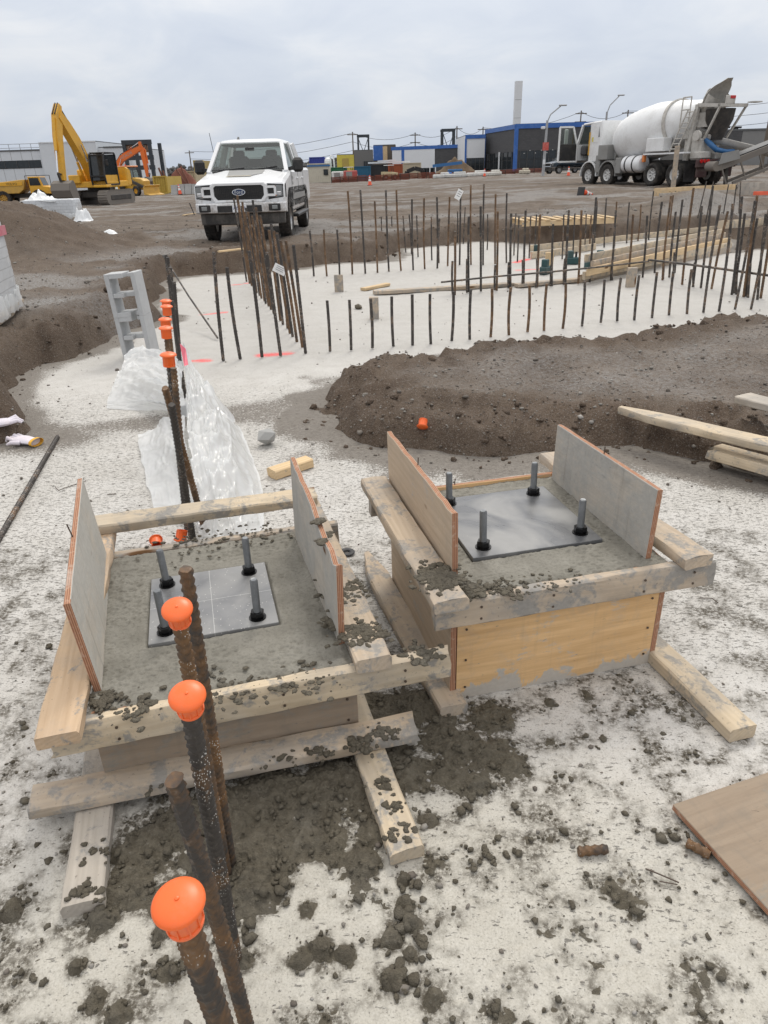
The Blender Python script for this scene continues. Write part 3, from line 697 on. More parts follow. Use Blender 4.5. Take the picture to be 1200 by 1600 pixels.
def fresh_concrete(name, label, F, w, d, hc, plate, seed, notch=()):
    """trowelled top of the pour, with the cast body below it"""
    xs, ys = np.linspace(-.020, w+.012, 200), np.linspace(-.055, d+.004, 230); X, Y = np.meshgrid(xs, ys, indexing='ij')
    Z = (fbm(X*5, Y*5, seed, 3)-.5)*.010+(fbm(X*60, Y*14, seed+1, 3)-.5)*.0035+(fbm(X*120, Y*120, seed+2, 2)-.5)*.002
    edge = np.minimum.reduce([X, w-X, d-Y]); fr = 1-smooth(Y, -.01, .06)
    rgh = np.maximum((1-smooth(edge, .01, .07))*fbm(X*6, Y*6, seed+3, 2), fr)
    Z = Z+rgh*(fbm(X*28, Y*28, seed+4, 4)*.024-.006)
    tr = smooth(fbm(X*4, Y*9, seed+5, 3), .5, .6)*(1-smooth(worley(X*30, Y*60, seed+6), .12, .4))
    Z = Z-tr*.005
    a0, b0, pw = plate; inp = smooth(np.minimum.reduce([X-a0, a0+pw-X, Y-b0, b0+pw-Y]), -.012, .004); ring = smooth(np.minimum.reduce([X-a0, a0+pw-X, Y-b0, b0+pw-Y]), -.05, -.01)*(1-inp)
    Z = Z*(1-inp)+inp*-.010+ring*(.002+.005*fbm(X*30, Y*30, seed+7, 3))
    Z = Z+hc-.004
    front = smooth(-Y, .0, .055); Z = Z-front*.018+front*(fbm(X*22, Y*22, seed+8, 3)-.45)*.02
    me = grid_mesh(name, X, Y, Z)
    t_ = thing(name, label, 'concrete', (F[0], F[1], 0), F[2])
    link('trowelled_top', me, M_CONC, t_, smooth_deg=0)
    link('cast_body', MB().box((w/2, d/2, (hc-.03)/2+.02), (w-.006, d-.006, hc-.07)), M_CONC, t_)
    return t_
def conc_material():
    t = NT('fresh_concrete'); v = t.coords(src='World'); n = t.noise(v, 9, 5, .6); n2_ = t.noise(v, 90, 4, .7); n3 = t.noise(v, 260, 2, .6)
    c = t.ramp(n, [(.3, (.175, .165, .138)), (.6, (.240, .228, .195)), (.8, (.300, .287, .250))])
    c = t.mix(t.math('MULTIPLY', t.step(n2_, .52, .34), .5), c, (.11, .102, .085))
    t.bump(t.math('ADD', n2_, t.math('MULTIPLY', n3, .5)), .55, .004)
    return t.done(c, .8, 0, .35)
M_CONC = conc_material()

def base_plate(F, plate, hc, bolts, mat, label, nut_up=.0):
    a0, b0, pw = plate; c, s = math.cos(F[2]), math.sin(F[2])
    cx, cy = a0+pw/2, b0+pw/2; o = (F[0]+cx*c-cy*s, F[1]+cx*s+cy*c, hc)
    t_ = thing('base_plate', label, 'base plate', o, F[2])
    link('plate', MB().box((0, 0, 0), (pw, pw, .016), .0015), mat, t_)
    for i, (a, b, tip) in enumerate(bolts):
        x, y = a-cx, b-cy; lx, ly = random.uniform(-.006, .006), random.uniform(-.006, .006)
        bl = link('anchor_bolt', MB().tube([(x, y, -.02), (x+lx*.9, y+ly*.9, tip-.006), (x+lx, y+ly, tip)], [.0125, .0125, .0095], 16), M_THREAD, t_)
        nm = MB(); rr = [(.0235*math.cos(math.pi/3*j+.3*i), .0235*math.sin(math.pi/3*j+.3*i)) for j in range(6)]
        nm.loft([[(x+p*.94, y+q*.94, .011) for p, q in rr], [(x+p, y+q, .014) for p, q in rr], [(x+p, y+q, .031) for p, q in rr], [(x+p*.92, y+q*.92, .034) for p, q in rr]])
        link('nut', nm, M_NUT, bl, smooth_deg=25)
        link('washer', MB().cyl((x, y, .0085), (x, y, .0112), .028, .028, 20), M_NUT, bl)
    return t_

FL = (-.801, 1.512, .253); FR = (.217, 1.862, .225)
def lumps_on(name, parent, pts, seed):
    """dabs of concrete stuck to a form"""
    rng = np.random.default_rng(seed); L = []
    for a, b, z, sp_, n_, s_ in pts:
        for _ in range(int(n_*2.6)): L.append((a+rng.normal(0, sp_), b+rng.normal(0, sp_*.8), z, s_*.62*rng.uniform(.3, 1.2)))
    L = np.array(L); me = soup(name, np.stack([L[:, 0], L[:, 1], L[:, 2]+L[:, 3]*.05], -1), L[:, 3]*1.15, seed+100, squash=.38, jitter=.32)
    o = link(name, me, M_WET, parent, smooth_deg=0); o['kind'] = 'stuff'; return o

def left_form():
    w, d, hc = .701, .861, .30; T = .042
    f = thing('formwork_box', 'low timber form heaped with fresh concrete, behind the orange capped bars', 'formwork', (FL[0], FL[1], 0), FL[2])
    ply('front_panel', (w/2, -.012, .055), w+.04, hc-.06, PLY_DARK, f)
    ply('back_panel', (w/2, d+.014, .04), w, hc-.06, PLY_RAW, f)
    ply('side_panel', (-.012, d/2, .04), d, hc-.075, PLY_RAW, f, R(90)); ply('side_panel', (w+.012, d/2, .04), d, hc-.075, PLY_CEM2, f, R(90))
    board('front_rail', (-.125, -.047, hc-.047), (1.0, -.047, hc-.040), .094, T, W_SCRAP, f, up=(0, -1, 0.02), rough=.005)
    board('back_rail', (-.10, d+.045, hc-.047), (.86, d+.045, hc-.047), .090, T, W_WORN, f, up=(0, -1, 0))
    board('top_board', (-.078, -.135, hc+.022), (-.070, 1.13, hc+.022), .108, T, W_TAN, f, rough=.004)
    board('top_board', (.765, -.075, hc+.022), (.755, 1.13, hc+.022), .108, T, W_WORN, f, rough=.004)
    ply('upright_panel', (-.020, .447, hc-.005), .76, .33, PLY_CEM, f, R(92.5), R(-4), slope=.055)
    ply('upright_panel', (.692, .452, hc-.005), .745, .31, PLY_CEM2, f, R(91.6), R(1.5), chip=.03, slope=.06)
    board('brace', (-.10, 1.035, hc+.068), (.80, 1.05, hc+.062), .092, .044, W_SCRAP, f, up=(0, -.12, 1))
    for b_, z_ in ((.42, .655),): link('nail', MB().cyl((-.04, b_, z_-.06), (-.052, b_-.004, z_+.012), .0022, .0022, 6), M_NAIL, f)
    lumps_on('concrete_crust', f, [(.705, .15, hc+.03, .02, 26, .016), (.765, .05, hc+.043, .035, 60, .014), (.76, .3, hc+.043, .04, 70, .013), (.73, .42, hc+.2, .01, 30, .014), (.70, .35, hc+.29, .008, 26, .014), (.69, .25, hc+.27, .008, 20, .012), (.92, -.047, hc+.006, .03, 22, .014), (.10, -.047, hc+.004, .04, 26, .012), (.35, -.05, hc+.004, .05, 30, .012), (.55, -.05, hc+.004, .05, 30, .012), (.02, .02, hc+.005, .02, 30, .012), (.3, d+.02, hc+.004, .08, 40, .010), (.55, d+.02, hc+.004, .06, 30, .009)], 3)
    fresh_concrete('concrete_pedestal', 'freshly trowelled grey concrete filling the left form, round a steel plate', FL, w, d, hc, (.128, .244, .404), 200)
    base_plate(FL, (.128, .244, .404), hc-.002, [(.181, .297, .165), (.469, .291, .155), (.470, .590, .150), (.184, .590, .150)], M_PLATE_A, 'dusty square steel base plate with four threaded anchor bolts in the left form')
left_form()
def nail_heads(f, pts):
    for a, b, z in pts: link('nail_head', MB().cyl((a, b, z), (a, b-.0025, z), .0042, .0042, 8), M_NAIL, f)
def right_form():
    w, d, hc = .715, .74, .415; T = .042
    f = thing('formwork_box', 'tall plywood form with a clean golden front panel, right of centre', 'formwork', (FR[0], FR[1], 0), FR[2])
    o = ply('front_panel', (w/2, -.012, .002), w, hc-.01, PLY_NEW, f); o['label'] = 'golden front panel with knots and cement smears'
    ply('back_panel', (w/2, d+.012, .002), w, hc+.012, PLY_NEW, f)
    ply('side_panel', (-.012, d/2, .002), d+.04, hc-.01, PLY_RAW, f, R(90)); ply('side_panel', (w+.012, d/2, .002), d+.04, hc-.01, PLY_RAW, f, R(90))
    board('front_rail', (-.085, -.045, hc-.047), (.875, -.045, hc-.044), .094, T, W_WORN, f, up=(0, -1, 0.02), rough=.004)
    board('back_rail', (-.10, d+.045, hc-.047), (.84, d+.045, hc-.047), .090, T, W_GREY, f, up=(0, -1, 0))
    board('top_board', (-.052, -.11, hc+.023), (-.066, .86, hc+.023), .108, T, W_WORN, f, rough=.004)
    board('top_board', (.795, -.085, hc+.023), (.745, .90, hc+.023), .108, T, W_WORN, f, rough=.004)
    ply('upright_panel', (.012, .455, hc-.005), .80, .245, PLY_RAW, f, R(90.5), R(-1), chip=.006, slope=-.005)
    ply('upright_panel', (.682, .375, hc-.005), .705, .245, PLY_CEM2, f, R(90), R(1.5), slope=-.01)
    for a_, b_ in ((.012, .47), (.684, .37), (.25, d+.012)): link('nail', MB().cyl((a_, b_, hc+.2 if b_ < d else hc), (a_+.003, b_, hc+.268 if b_ < d else hc+.04), .0022, .0022, 6), M_NAIL, f)
    nail_heads(f, [(x, -.0665, hc-.047+dz) for x in (.06, .3, .62, .8) for dz in (-.022, .02)]+[(x, -.0225, z) for x in (.03, .69) for z in (.05, .16, .28)])
    lumps_on('concrete_crust', f, [(-.05, .0, hc+.044, .035, 70, .015), (-.04, .06, hc+.044, .035, 50, .013), (.03, -.02, hc+.01, .03, 50, .014), (.15, -.04, hc+.004, .04, 34, .012), (.3, -.04, hc+.002, .05, 20, .009)], 4)
    fresh_concrete('concrete_pedestal', 'fresh grey concrete levelled inside the right form, round a dark plate', FR, w, d, hc, (.118, .170, .479), 240)
    base_plate(FR, (.118, .170, .479), hc-.002, [(.178, .232, .150), (.545, .236, .140), (.527, .592, .140), (.178, .600, .140)], M_PLATE_B, 'dark oiled square steel base plate with four threaded anchor bolts in the right form')
right_form()
nail_heads(bpy.data.objects['formwork_box'], [(x, -.0685, .30-.045+dz) for x in (.05, .24, .5, .86) for dz in (-.022, .018)]+[(.69, -.0225, z) for z in (.09, .17)])

# ---- loose boards round the forms
def lying(name, label, a, b, W, T, mat, z0=0.0, cat='board', grp='loose boards on the slab', **kw):
    o = board(name, (a[0], a[1], z0+T/2), (b[0], b[1], z0+T/2 if len(b) < 3 else b[2]), W, T, mat, **kw)
    return tag(o, label, cat, grp)
lying('board', 'grey crusted board laid along the foot of the left form', (-.99, 1.405), (.075, 1.655), .098, .04, W_WORN, .043, rough=.005)
lying('board', 'short runner board sticking out under the left end of the crusted board', (-.752, 1.115), (-.93, 1.80), .098, .04, W_GREY, .002)
lying('board', 'cement splashed board end pointing towards the viewer between the forms', (.034, 1.235), (-.16, 1.95), .092, .04, W_SCRAP, .002)
lying('board', 'weathered board with a split far end, lying along the right form', (.207, 1.765), (-.085, 2.80), .095, .04, W_WORN, .002, point=.16)
lying('board', 'pale worn stud angling out from the right corner of the right form', (1.072, 1.62), (.925, 2.16), .095, .05, W_SCRAP, .002)
def board_dabs():
    pts = []
    for x, y, n_, s_, z in [(600, 1145, 60, .013, .085), (560, 1165, 60, .014, .085), (500, 1175, 40, .012, .085), (440, 1185, 24, .011, .085), (400, 1195, 8, .010, .085), (615, 1260, 40, .011, .044), (625, 1300, 40, .011, .044), (600, 1225, 40, .012, .044), (135, 1395, 40, .012, .044), (150, 1330, 30, .010, .044), (240, 1240, 8, .010, .085), (330, 1215, 8, .009, .085)]:
        c = at(x, y, z)
        for _ in range(int(n_*.6)): pts.append((c.x+random.gauss(0, .022), c.y+random.gauss(0, .016), z, s_*random.uniform(.25, .85)))
    L = np.array(pts); me = soup('mortar_dabs', L[:, :3]-np.array([0, 0, .001]), L[:, 3], 133, squash=.6, jitter=.32)
    tag(link('mortar_dabs', me, M_WET, smooth_deg=0), 'dabs of wet concrete lying on the loose boards', 'concrete', kind='stuff')
board_dabs()
# plywood offcut, lower right
cP = Vector((.754, 1.37, .011)); ex = Vector((.952, .306, 0)); ey = Vector((.343, -.939, 0)).normalized()
Mp = Matrix(((ex.x, 0, -ey.x, 0), (ex.y, 0, -ey.y, 0), (0, 1, 0, 0), (0, 0, 0, 1))); Mp.translation = cP+ex*.35+ey*.24+Vector((0, 0, .002))
mbp = MB(); mbp.box((0, 0, 0), (.70, .019, .48), .002)
tag(link('plywood_sheet', mbp, PLY_DARK, M=Mp), 'brown plywood offcut lying on the slab at the lower right', 'plywood')

# ---- rebar
def rebar_material(name, rust, speck):
    t = NT(name); v = t.coords(src='ObjRnd'); n = t.noise(v, 9, 5, .65); n2_ = t.noise(v, 60, 4, .65); vo = t.voro(t.coords((1, 1, .5), 'ObjRnd'), 270)
    c = t.mix(t.step(t.math('ADD', t.math('MULTIPLY', n, .7), t.math('MULTIPLY', n2_, .3)), .62-.25*rust, .72-.15*rust), (.062, .055, .050), (.190, .105, .048))
    c = t.mix(t.math('MULTIPLY', t.step(n2_, .6, .72), .5), c, (.21, .19, .17))
    sel = t.math('MULTIPLY', t.math('LESS_THAN', vo, .27), t.step(t.noise(v, 9, 4, .7), .60-.16*speck, .64-.12*speck))
    c = t.mix(sel, c, (.62, .61, .58))
    q = t.n.new('ShaderNodeSeparateXYZ'); t.l.new(v, q.inputs[0]); t.bump(n2_, .3, .003)
    return t.done(c, .62, .35)
RB_RUST, RB_DARK, RB_GREY = rebar_material('rebar_rusty', 1.0, .35), rebar_material('rebar_dark', .35, .6), rebar_material('rebar_dusty', .5, 1.0)
RB_NEAR = rebar_material('rebar_brown', .75, .08)
def ribbed_mesh(name, L, r=.0125, bend=0.0, n=18, pitch=.020):
    nr = int(L/(pitch/6)); z = np.linspace(0, L, nr); th = np.linspace(0, 2*np.pi, n, endpoint=False); Zg, Tg = np.meshgrid(z, th, indexing='ij')
    ph = (Zg/pitch+.55*np.abs(((Tg/np.pi) % 1)-.5)*2) % 1.0
    rib = np.exp(-((ph-.5)/.16)**2)*smooth(np.abs(np.sin(Tg)), .08, .35)
    lon = np.exp(-(np.sin(Tg)/.16)**2)
    rr = r*.86+.0036*rib+.0022*lon
    b = bend*np.sin(np.pi*Zg/L)
    X, Y = rr*np.cos(Tg)+b, rr*np.sin(Tg)
    vs = np.stack([X, Y, Zg], -1).reshape(-1, 3); i = np.arange(nr*n).reshape(nr, n)
    q = np.stack([i[:-1], np.roll(i, -1, 1)[:-1], np.roll(i, -1, 1)[1:], i[1:]], -1).reshape(-1, 4)
    me = bpy.data.meshes.new(name); me.from_pydata(vs.tolist(), [], q.tolist()+[i[-1].tolist(), i[0][::-1].tolist()]); me.update(); return me
def between(p0, p1):
    p0, p1 = Vector(p0), Vector(p1); M = (p1-p0).to_track_quat('Z', 'X').to_matrix().to_4x4(); M.translation = p0; return M
def near_bar(p0, p1, mat, label, grp='rebar row running away from the viewer', r=.0135):
    L = (Vector(p1)-Vector(p0)).length
    o = link('rebar', ribbed_mesh('rebar', L, r, random.uniform(-.006, .006)), mat, M=between(p0, p1), smooth_deg=50)
    return tag(o, label, 'rebar', grp)
M_CAP = plain('orange_cap_plastic', (.90, .15, .025), .36, 0, .30, (.62, .26, .15), 22)
def cap_mesh():
    mb = MB(); mb.lathe([(.0005, .0092), (.012, .0086), (.021, .0066), (.027, .0036), (.0292, .0008), (.0292, -.0012), (.0280, -.0020), (.0222, -.0025), (.0213, -.006), (.0196, -.040), (.0180, -.040), (.0185, -.005)], 32, cap=False)
    mb.lathe([(.0002, .0112), (.0024, .0105), (.0032, .0085)], 8, cap=False)
    for j in range(10): mb.box((0, 0, 0), (.0022, .0022, .030), 0, Matrix.Rotation(2*math.pi*j/10, 4, 'Z') @ Matrix.Translation((.0206, 0, -.020)))
    mb.lathe([(.0186, -.040), (.0214, -.040), (.0216, -.036), (.0196, -.035)], 32, cap=False)
    me = mb.mesh('orange_cap'); fix_normals(me); me.materials.append(M_CAP); me.shade_smooth(); me.set_sharp_from_angle(angle=R(50)); return me
CAP = cap_mesh()
def cap(p, axis, label, s=1.0, grp='orange mushroom caps on the rebar row'):
    o = bpy.data.objects.new('orange_cap', CAP); C.objects.link(o); M = Vector(axis).normalized().to_track_quat('Z', 'X').to_matrix().to_4x4(); M.translation = p; o.matrix_basis = M @ Matrix.Scale(s, 4)
    return tag(o, label, 'orange cap', grp)
# nearest bars, lower left
def lean(top_px, z_top, low_px, z_low):
    """bar through two sighted points"""
    return at(*top_px, z_top), at(*low_px, z_low)
t1 = at(290, 1442, .88); b1 = Vector((-.235, .53, 0)); d1 = aty(347, 1600, .52)
b1 = t1+(d1-t1)*(t1.z/(t1.z-d1.z))
near_bar(b1, t1, RB_NEAR, 'nearest rebar, brown and lightly ribbed, under the largest orange cap', r=.0148); cap(t1+(t1-b1).normalized()*.040, t1-b1, 'largest orange mushroom cap, nearest to the viewer', .96)
t2 = at(272, 1218, .78); b2 = at(388, 1612, 0); near_bar(b2, t2, RB_NEAR, 'uncapped dark bar with a bare cut end, lapped beside the nearest capped bar', r=.0148)
t3 = at(297, 1112, .885); b3 = at(369, 1500, 0); near_bar(b3, t3, RB_DARK, 'white flecked dark bar under the middle orange cap of the near three'); cap(t3+(t3-b3).normalized()*.036, t3-b3+Vector((.0, -.12, 0)), 'middle of the three near orange caps, in front of the left front rail', .93)
t4 = at(281, 975, .885); b4 = at(354, 1366, 0); near_bar(b4, t4, RB_RUST, 'rusty flecked bar under the orange cap that overlaps the left plate'); cap(t4+(t4-b4).normalized()*.036, t4-b4+Vector((.02, -.16, 0)), 'orange mushroom cap tilted over the steel plate of the left form', .93)
t5 = at(290, 889, .93); b5 = at(361, 1352, 0); near_bar(b5, t5, RB_NEAR, 'tall uncapped bar with a sawn rusty top in front of the left plate')
# the same row beyond the left form
t6 = at(268, 632, .80); b6 = at(303, 850, 0); near_bar(b6, t6, RB_DARK, 'white flecked dark bar standing right behind the left form', r=.0145)
t7 = at(258, 606, .86); b7 = b6+Vector((.05, .06, 0)); near_bar(b7, t7, RB_RUST, 'rusty bar lapped behind the flecked bar at the back of the left form', r=.0145)
rowd = Vector((-.62, 2.75, 0)).normalized()
tp = [(271, 575, .86, 'uncapped rusty bar just past the rear brace of the left form'), (264, 565, .86, 'cap'), (260, 522, .86, 'cap'), (259, 508, .86, 'cap'), (261, 487, .86, 'cap'), (260, 478, .86, 'cap')]
caps_l = ['first small orange cap beyond the left form, lowest in the far cluster', 'second orange cap up in the far cluster, counted from the left form', 'third orange cap up in the far cluster, counted from the left form', 'fourth orange cap up in the far cluster, just left of the tall bars', 'hindmost orange cap of the far cluster, nearly hidden by another']
ci = 0
for i, (x, y, z, l) in enumerate(tp):
    t_ = at(x, y, z); b_ = Vector((t_.x-.06, t_.y+.05, 0))
    near_bar(b_, t_, RB_RUST if i % 2 == 0 else RB_DARK, l if l != 'cap' else ['first', 'second', 'third', 'fourth', 'fifth'][ci]+' capped bar beyond the left form in the receding row', r=.014)
    if l == 'cap': cap(t_+(t_-b_).normalized()*.03, t_-b_, caps_l[ci], 1.25); ci += 1
far_row = [((290, 622), (268, 470)), ((286, 607), (272, 440)), ((283, 590), (266, 418)), ((281, 578), (262, 402)), ((279, 566), (259, 398))]
for i, (b_, t_) in enumerate(far_row):
    b_ = at(*b_); t_ = aty(*t_, b_.y-.05); near_bar(b_, t_, RB_DARK, ['nearest', 'second', 'third', 'fourth', 'hindmost'][i]+' of the tall dark bars standing behind the far orange caps', 'tall bars at the far end of the capped row', r=.0145)

# loose caps, offcuts, rods
def loose_cap(px, py, rot, label, s=1.3):
    p = gat(px, py) if px == 660 else at(px, py); o = bpy.data.objects.new('orange_cap', CAP); C.objects.link(o); o.location = (p.x, p.y, p.z+.024*s); o.rotation_euler = rot; o.scale = (s, s, s)
    tag(o, label, 'orange cap', 'loose orange caps on the slab')
loose_cap(245, 851, (R(80), 0, R(200)), 'orange cap on its side, open end towards the viewer, by the left brace', 1.1)
loose_cap(284, 852, (R(160), R(12), 0), 'orange cap upside down beside the tall bars behind the left form', 1.2)
loose_cap(660, 697, (R(150), R(35), R(30)), 'bright orange cap dropped at the foot of the dirt mound', 1.25)
a, b = at(-40, 915), at(91, 686)
tag(link('steel_rod', ribbed_mesh('steel_rod', (b-a).length, .0145), RB_GREY, M=between(a+Vector((0, 0, .015)), b+Vector((0, 0, .015))), smooth_deg=50), 'long grey bar lying on the slab at the left edge', 'rebar')
for (x0, y0, x1, y1, l) in ((903, 1336, 948, 1332, 'short dark rebar stub lying left of the plywood offcut'), (1072, 1322, 1108, 1342, 'rusty rebar stub beside the edge of the plywood offcut')):
    a, b = at(x0, y0), at(x1, y1); a.z = b.z = .013; tag(link('rebar_stub', ribbed_mesh('rebar_stub', (b-a).length, .0125), RB_RUST, M=between(a, b), smooth_deg=50), l, 'rebar')
M_BLACK = plain('black_rubber', (.018, .018, .02), .6, 0, .2)
wm = MB(); p = at(542, 865)
for q in (0,):
    n = 28; wm.loft([[((.026+.012*math.cos(a_))*math.cos(2*math.pi*j/n), (.026+.012*math.cos(a_))*math.sin(2*math.pi*j/n), .006+.005*math.sin(a_)) for a_ in [2*math.pi*k_/8 for k_ in range(8)]] for j in range(n+1)], cap=False)
tag(link('rubber_ring', wm, M_BLACK, loc=(p.x, p.y, .002)), 'small black ring lying behind the right end of the left form', 'ring')
a, b = at(425, 748), at(484, 728); tag(board('wood_block', (a.x, a.y, .03), (b.x, b.y, .03), .09, .055, W_FRESH), 'short pale wood block lying behind the left form', 'wood block', 'wood offcuts')
def rock(name, p, s, seed, mat, label, cat):
    me = soup(name, np.array([(0, 0, 0)]), np.array([s]), seed, squash=.75, jitter=.22); o = link(name, me, mat, loc=p, smooth_deg=30); return tag(o, label, cat)
p = at(420, 695); rock('broken_block', (p.x, p.y, .055), .085, 12, plain('block_grey', (.36, .36, .35), .9, 0, .3, (.2, .19, .18), 20, .3), 'chunk of broken grey concrete block behind the left form', 'rubble')
def wire(pts, label, r=.0016):
    P = [at(*q) for q in pts]; P = [Vector((q.x, q.y, .004+.006*random.random())) for q in P]
    tag(link('tie_wire', MB().tube(P, r, 5), M_NAIL), label, 'wire', 'scraps of wire on the slab')
wire([(86, 762), (92, 768), (100, 764), (135, 752)], 'thin bent wire lying left of the left form', .0022)
wire([(168, 774), (182, 773)], 'short straight nail-like wire behind the left plywood upright', .0025)
wire([(1092, 938), (1102, 936), (1112, 938), (1122, 944)], 'curved wire on the flecked slab right of the right form', .002)
wire([(1008, 1360), (1030, 1370), (1060, 1383)], 'thin dark wire lying left of the plywood offcut', .002)
wire([(1030, 1380), (1058, 1384)], 'tiny wire scrap under the thin dark wire', .0015)
P = [at(x, y, .024) for x, y in ((1138, 1243), (1142, 1262), (1160, 1265), (1186, 1268))]
tag(link('tie_wire', MB().tube(P, .0014, 5), M_NAIL), 'bent wire lying on the plywood offcut', 'wire', 'scraps of wire on the slab')

# ================================================================== REBAR FIELD AND STORES ON THE REAR SLAB
FAR_BAR = {}
def far_bar_mesh(k_, mat):
    if (k_, mat.name) in FAR_BAR: return FAR_BAR[(k_, mat.name)]
    rng = random.Random(k_); mb = MB(); n = 9; P = []
    bx, by = rng.uniform(-.008, .008), rng.uniform(-.008, .008)
    P = [(bx*math.sin(math.pi*i/n), by*math.sin(math.pi*i/n), i/n) for i in range(n+1)]
    # unit height bar with a slightly uneven ribbed outline
    vs = []; fs = []; m = 8; seg = 60
    for i in range(seg+1):
        t = i/seg; rr = .0128*(1.0+(.10 if i % 2 else -.04))
        for j in range(m): vs.append((bx*math.sin(math.pi*t)+rr*math.cos(2*math.pi*j/m), by*math.sin(math.pi*t)+rr*math.sin(2*math.pi*j/m), t))
    for i in range(seg):
        for j in range(m): fs.append((i*m+j, i*m+(j+1) % m, (i+1)*m+(j+1) % m, (i+1)*m+j))
    fs.append(tuple(seg*m+j for j in range(m)))
    me = bpy.data.meshes.new('rebar'); me.from_pydata(vs, [], fs); me.materials.append(mat); me.update(); FAR_BAR[(k_, mat.name)] = me; return me
ORD = ['first', 'second', 'third', 'fourth', 'fifth', 'sixth', 'seventh', 'eighth', 'ninth', 'tenth', 'eleventh', 'twelfth', 'thirteenth', 'fourteenth', 'fifteenth', 'sixteenth', 'seventeenth', 'eighteenth', 'nineteenth', 'twentieth', 'twenty first', 'twenty second', 'twenty third', 'twenty fourth', 'twenty fifth', 'twenty sixth', 'twenty seventh', 'twenty eighth']
def far_bar(b, t, mat, label, grp, thick=1.0):
    L = (t-b).length
    o = bpy.data.objects.new('rebar', far_bar_mesh(random.randrange(4), mat)); C.objects.link(o)
    o.matrix_basis = between(b, t) @ Matrix.Rotation(random.uniform(0, 6.28), 4, 'Z') @ Matrix.Diagonal((thick, thick, L, 1))
    return tag(o, label, 'rebar', grp)
def sight(bx, by, tx, ty): b = at(bx, by); return b, aty(tx, ty, b.y)
c7 = lambda x, y: (480+x/3.158, 270+y/3.158)
c8 = lambda x, y: (800+x/3.0, 270+y/3.0)
c9 = lambda x, y: (850+x/3.4286, 320+y/3.4286)
front = [(c7(113, 880), c7(98, 630)), (c7(217, 875), c7(208, 627)), (c7(322, 865), c7(312, 620)), (c7(425, 855), c7(417, 610)), (c7(520, 850), c7(518, 600)), (c7(610, 845), c7(606, 598)), (c7(713, 830), c7(722, 585)), (c7(802, 822), c7(807, 577)), (c7(905, 810), c7(912, 572)), (c7(995, 800), c7(1005, 565)), (c7(1087, 785), c7(1097, 555)),
         (c8(150, 740), c8(163, 520)), (c8(238, 730), c8(252, 515)), (c8(328, 718), c8(342, 508)), (c8(416, 703), c8(434, 500)), (c8(493, 696), c8(511, 490)), (c8(573, 690), c8(596, 480)), (c8(656, 680), c8(680, 465)), (c8(735, 672), c8(756, 462)), (c8(820, 662), c8(842, 452))]
for i, (b_, t_) in enumerate(front):
    far_bar(*sight(*b_, *t_), RB_DARK if i < 8 else RB_RUST if i < 13 else RB_GREY, ORD[i]+' short bar from the left in the front row behind the mound', 'front row of short rebar', 1.12)
lean_r = [(c8(897, 655), c8(975, 150)), (c8(970, 650), c8(1035, 145)), (c8(1045, 640), c8(1140, 130)), (c8(1120, 640), c8(1205, 170))]
for i, (b_, t_) in enumerate(lean_r):
    far_bar(*sight(*b_, *t_), RB_GREY, ORD[i]+' of the tall cement grey bars leaning right at the end of the front row', 'tall grey bars ending the front row', 1.15)
row2 = [(c7(728, 603), c7(730, 312)), (c7(797, 590), c7(797, 215)), (c7(857, 585), c7(856, 165)), (c7(935, 580), c7(940, 190)), (c7(1003, 570), c7(1007, 200)), (c7(1068, 565), c7(1078, 185)), (c7(1135, 563), c7(1150, 205)), (c8(187, 530), c8(193, 240)), (c8(250, 525), c8(267, 175)), (c8(310, 520), c8(326, 175)), (c8(364, 512), c8(395, 115)), (c8(463, 505), c8(487, 175)), (c8(545, 495), c8(568, 195)), (c8(612, 490), c8(634, 200)), (c8(668, 470), c8(703, 135)), (c8(705, 503), c8(746, 108)), (c8(737, 490), c8(768, 182)), (c8(762, 470), c8(800, 125)), (c8(797, 525), c8(852, 70)), (c8(848, 535), c8(890, 155)), (c8(885, 540), c8(942, 60)), (c8(935, 545), c8(1012, 180)), (c8(1030, 572), c8(1078, 110)), (c8(1040, 565), c8(1092, 190)), (c8(1085, 582), c8(1150, 105)), (c8(1095, 580), c8(1150, 212)), (c8(1150, 595), c8(1190, 192)), (c8(1165, 590), c8(1225, 200))]
for i, (b_, t_) in enumerate(row2):
    far_bar(*sight(*b_, *t_), RB_DARK if i % 3 else RB_RUST, ORD[i]+' tall bar from the left in the second row, behind the short bars', 'second row of tall rebar', 1.25)
row2s = [(c7(718, 598), c7(717, 435)), (c7(788, 592), c7(789, 425)), (c7(925, 578), c7(928, 455)), (c7(993, 570), c7(995, 440)), (c7(1060, 566), c7(1063, 430)), (c7(1128, 565), c7(1133, 425)), (c8(180, 530), c8(184, 430)), (c8(243, 525), c8(249, 402)), (c8(470, 505), c8(475, 382)), (c8(548, 490), c8(556, 375)), (c8(708, 500), c8(713, 385)), (c8(756, 490), c8(762, 372)), (c8(850, 535), c8(857, 420)), (c8(1052, 570), c8(1060, 420)), (c8(1106, 585), c8(1118, 425))]
for i, (b_, t_) in enumerate(row2s):
    far_bar(*sight(*b_, *t_), RB_GREY, ORD[i]+' stubby bar from the left lapped beside the tall second row', 'stub bars lapped in the second row', 1.2)
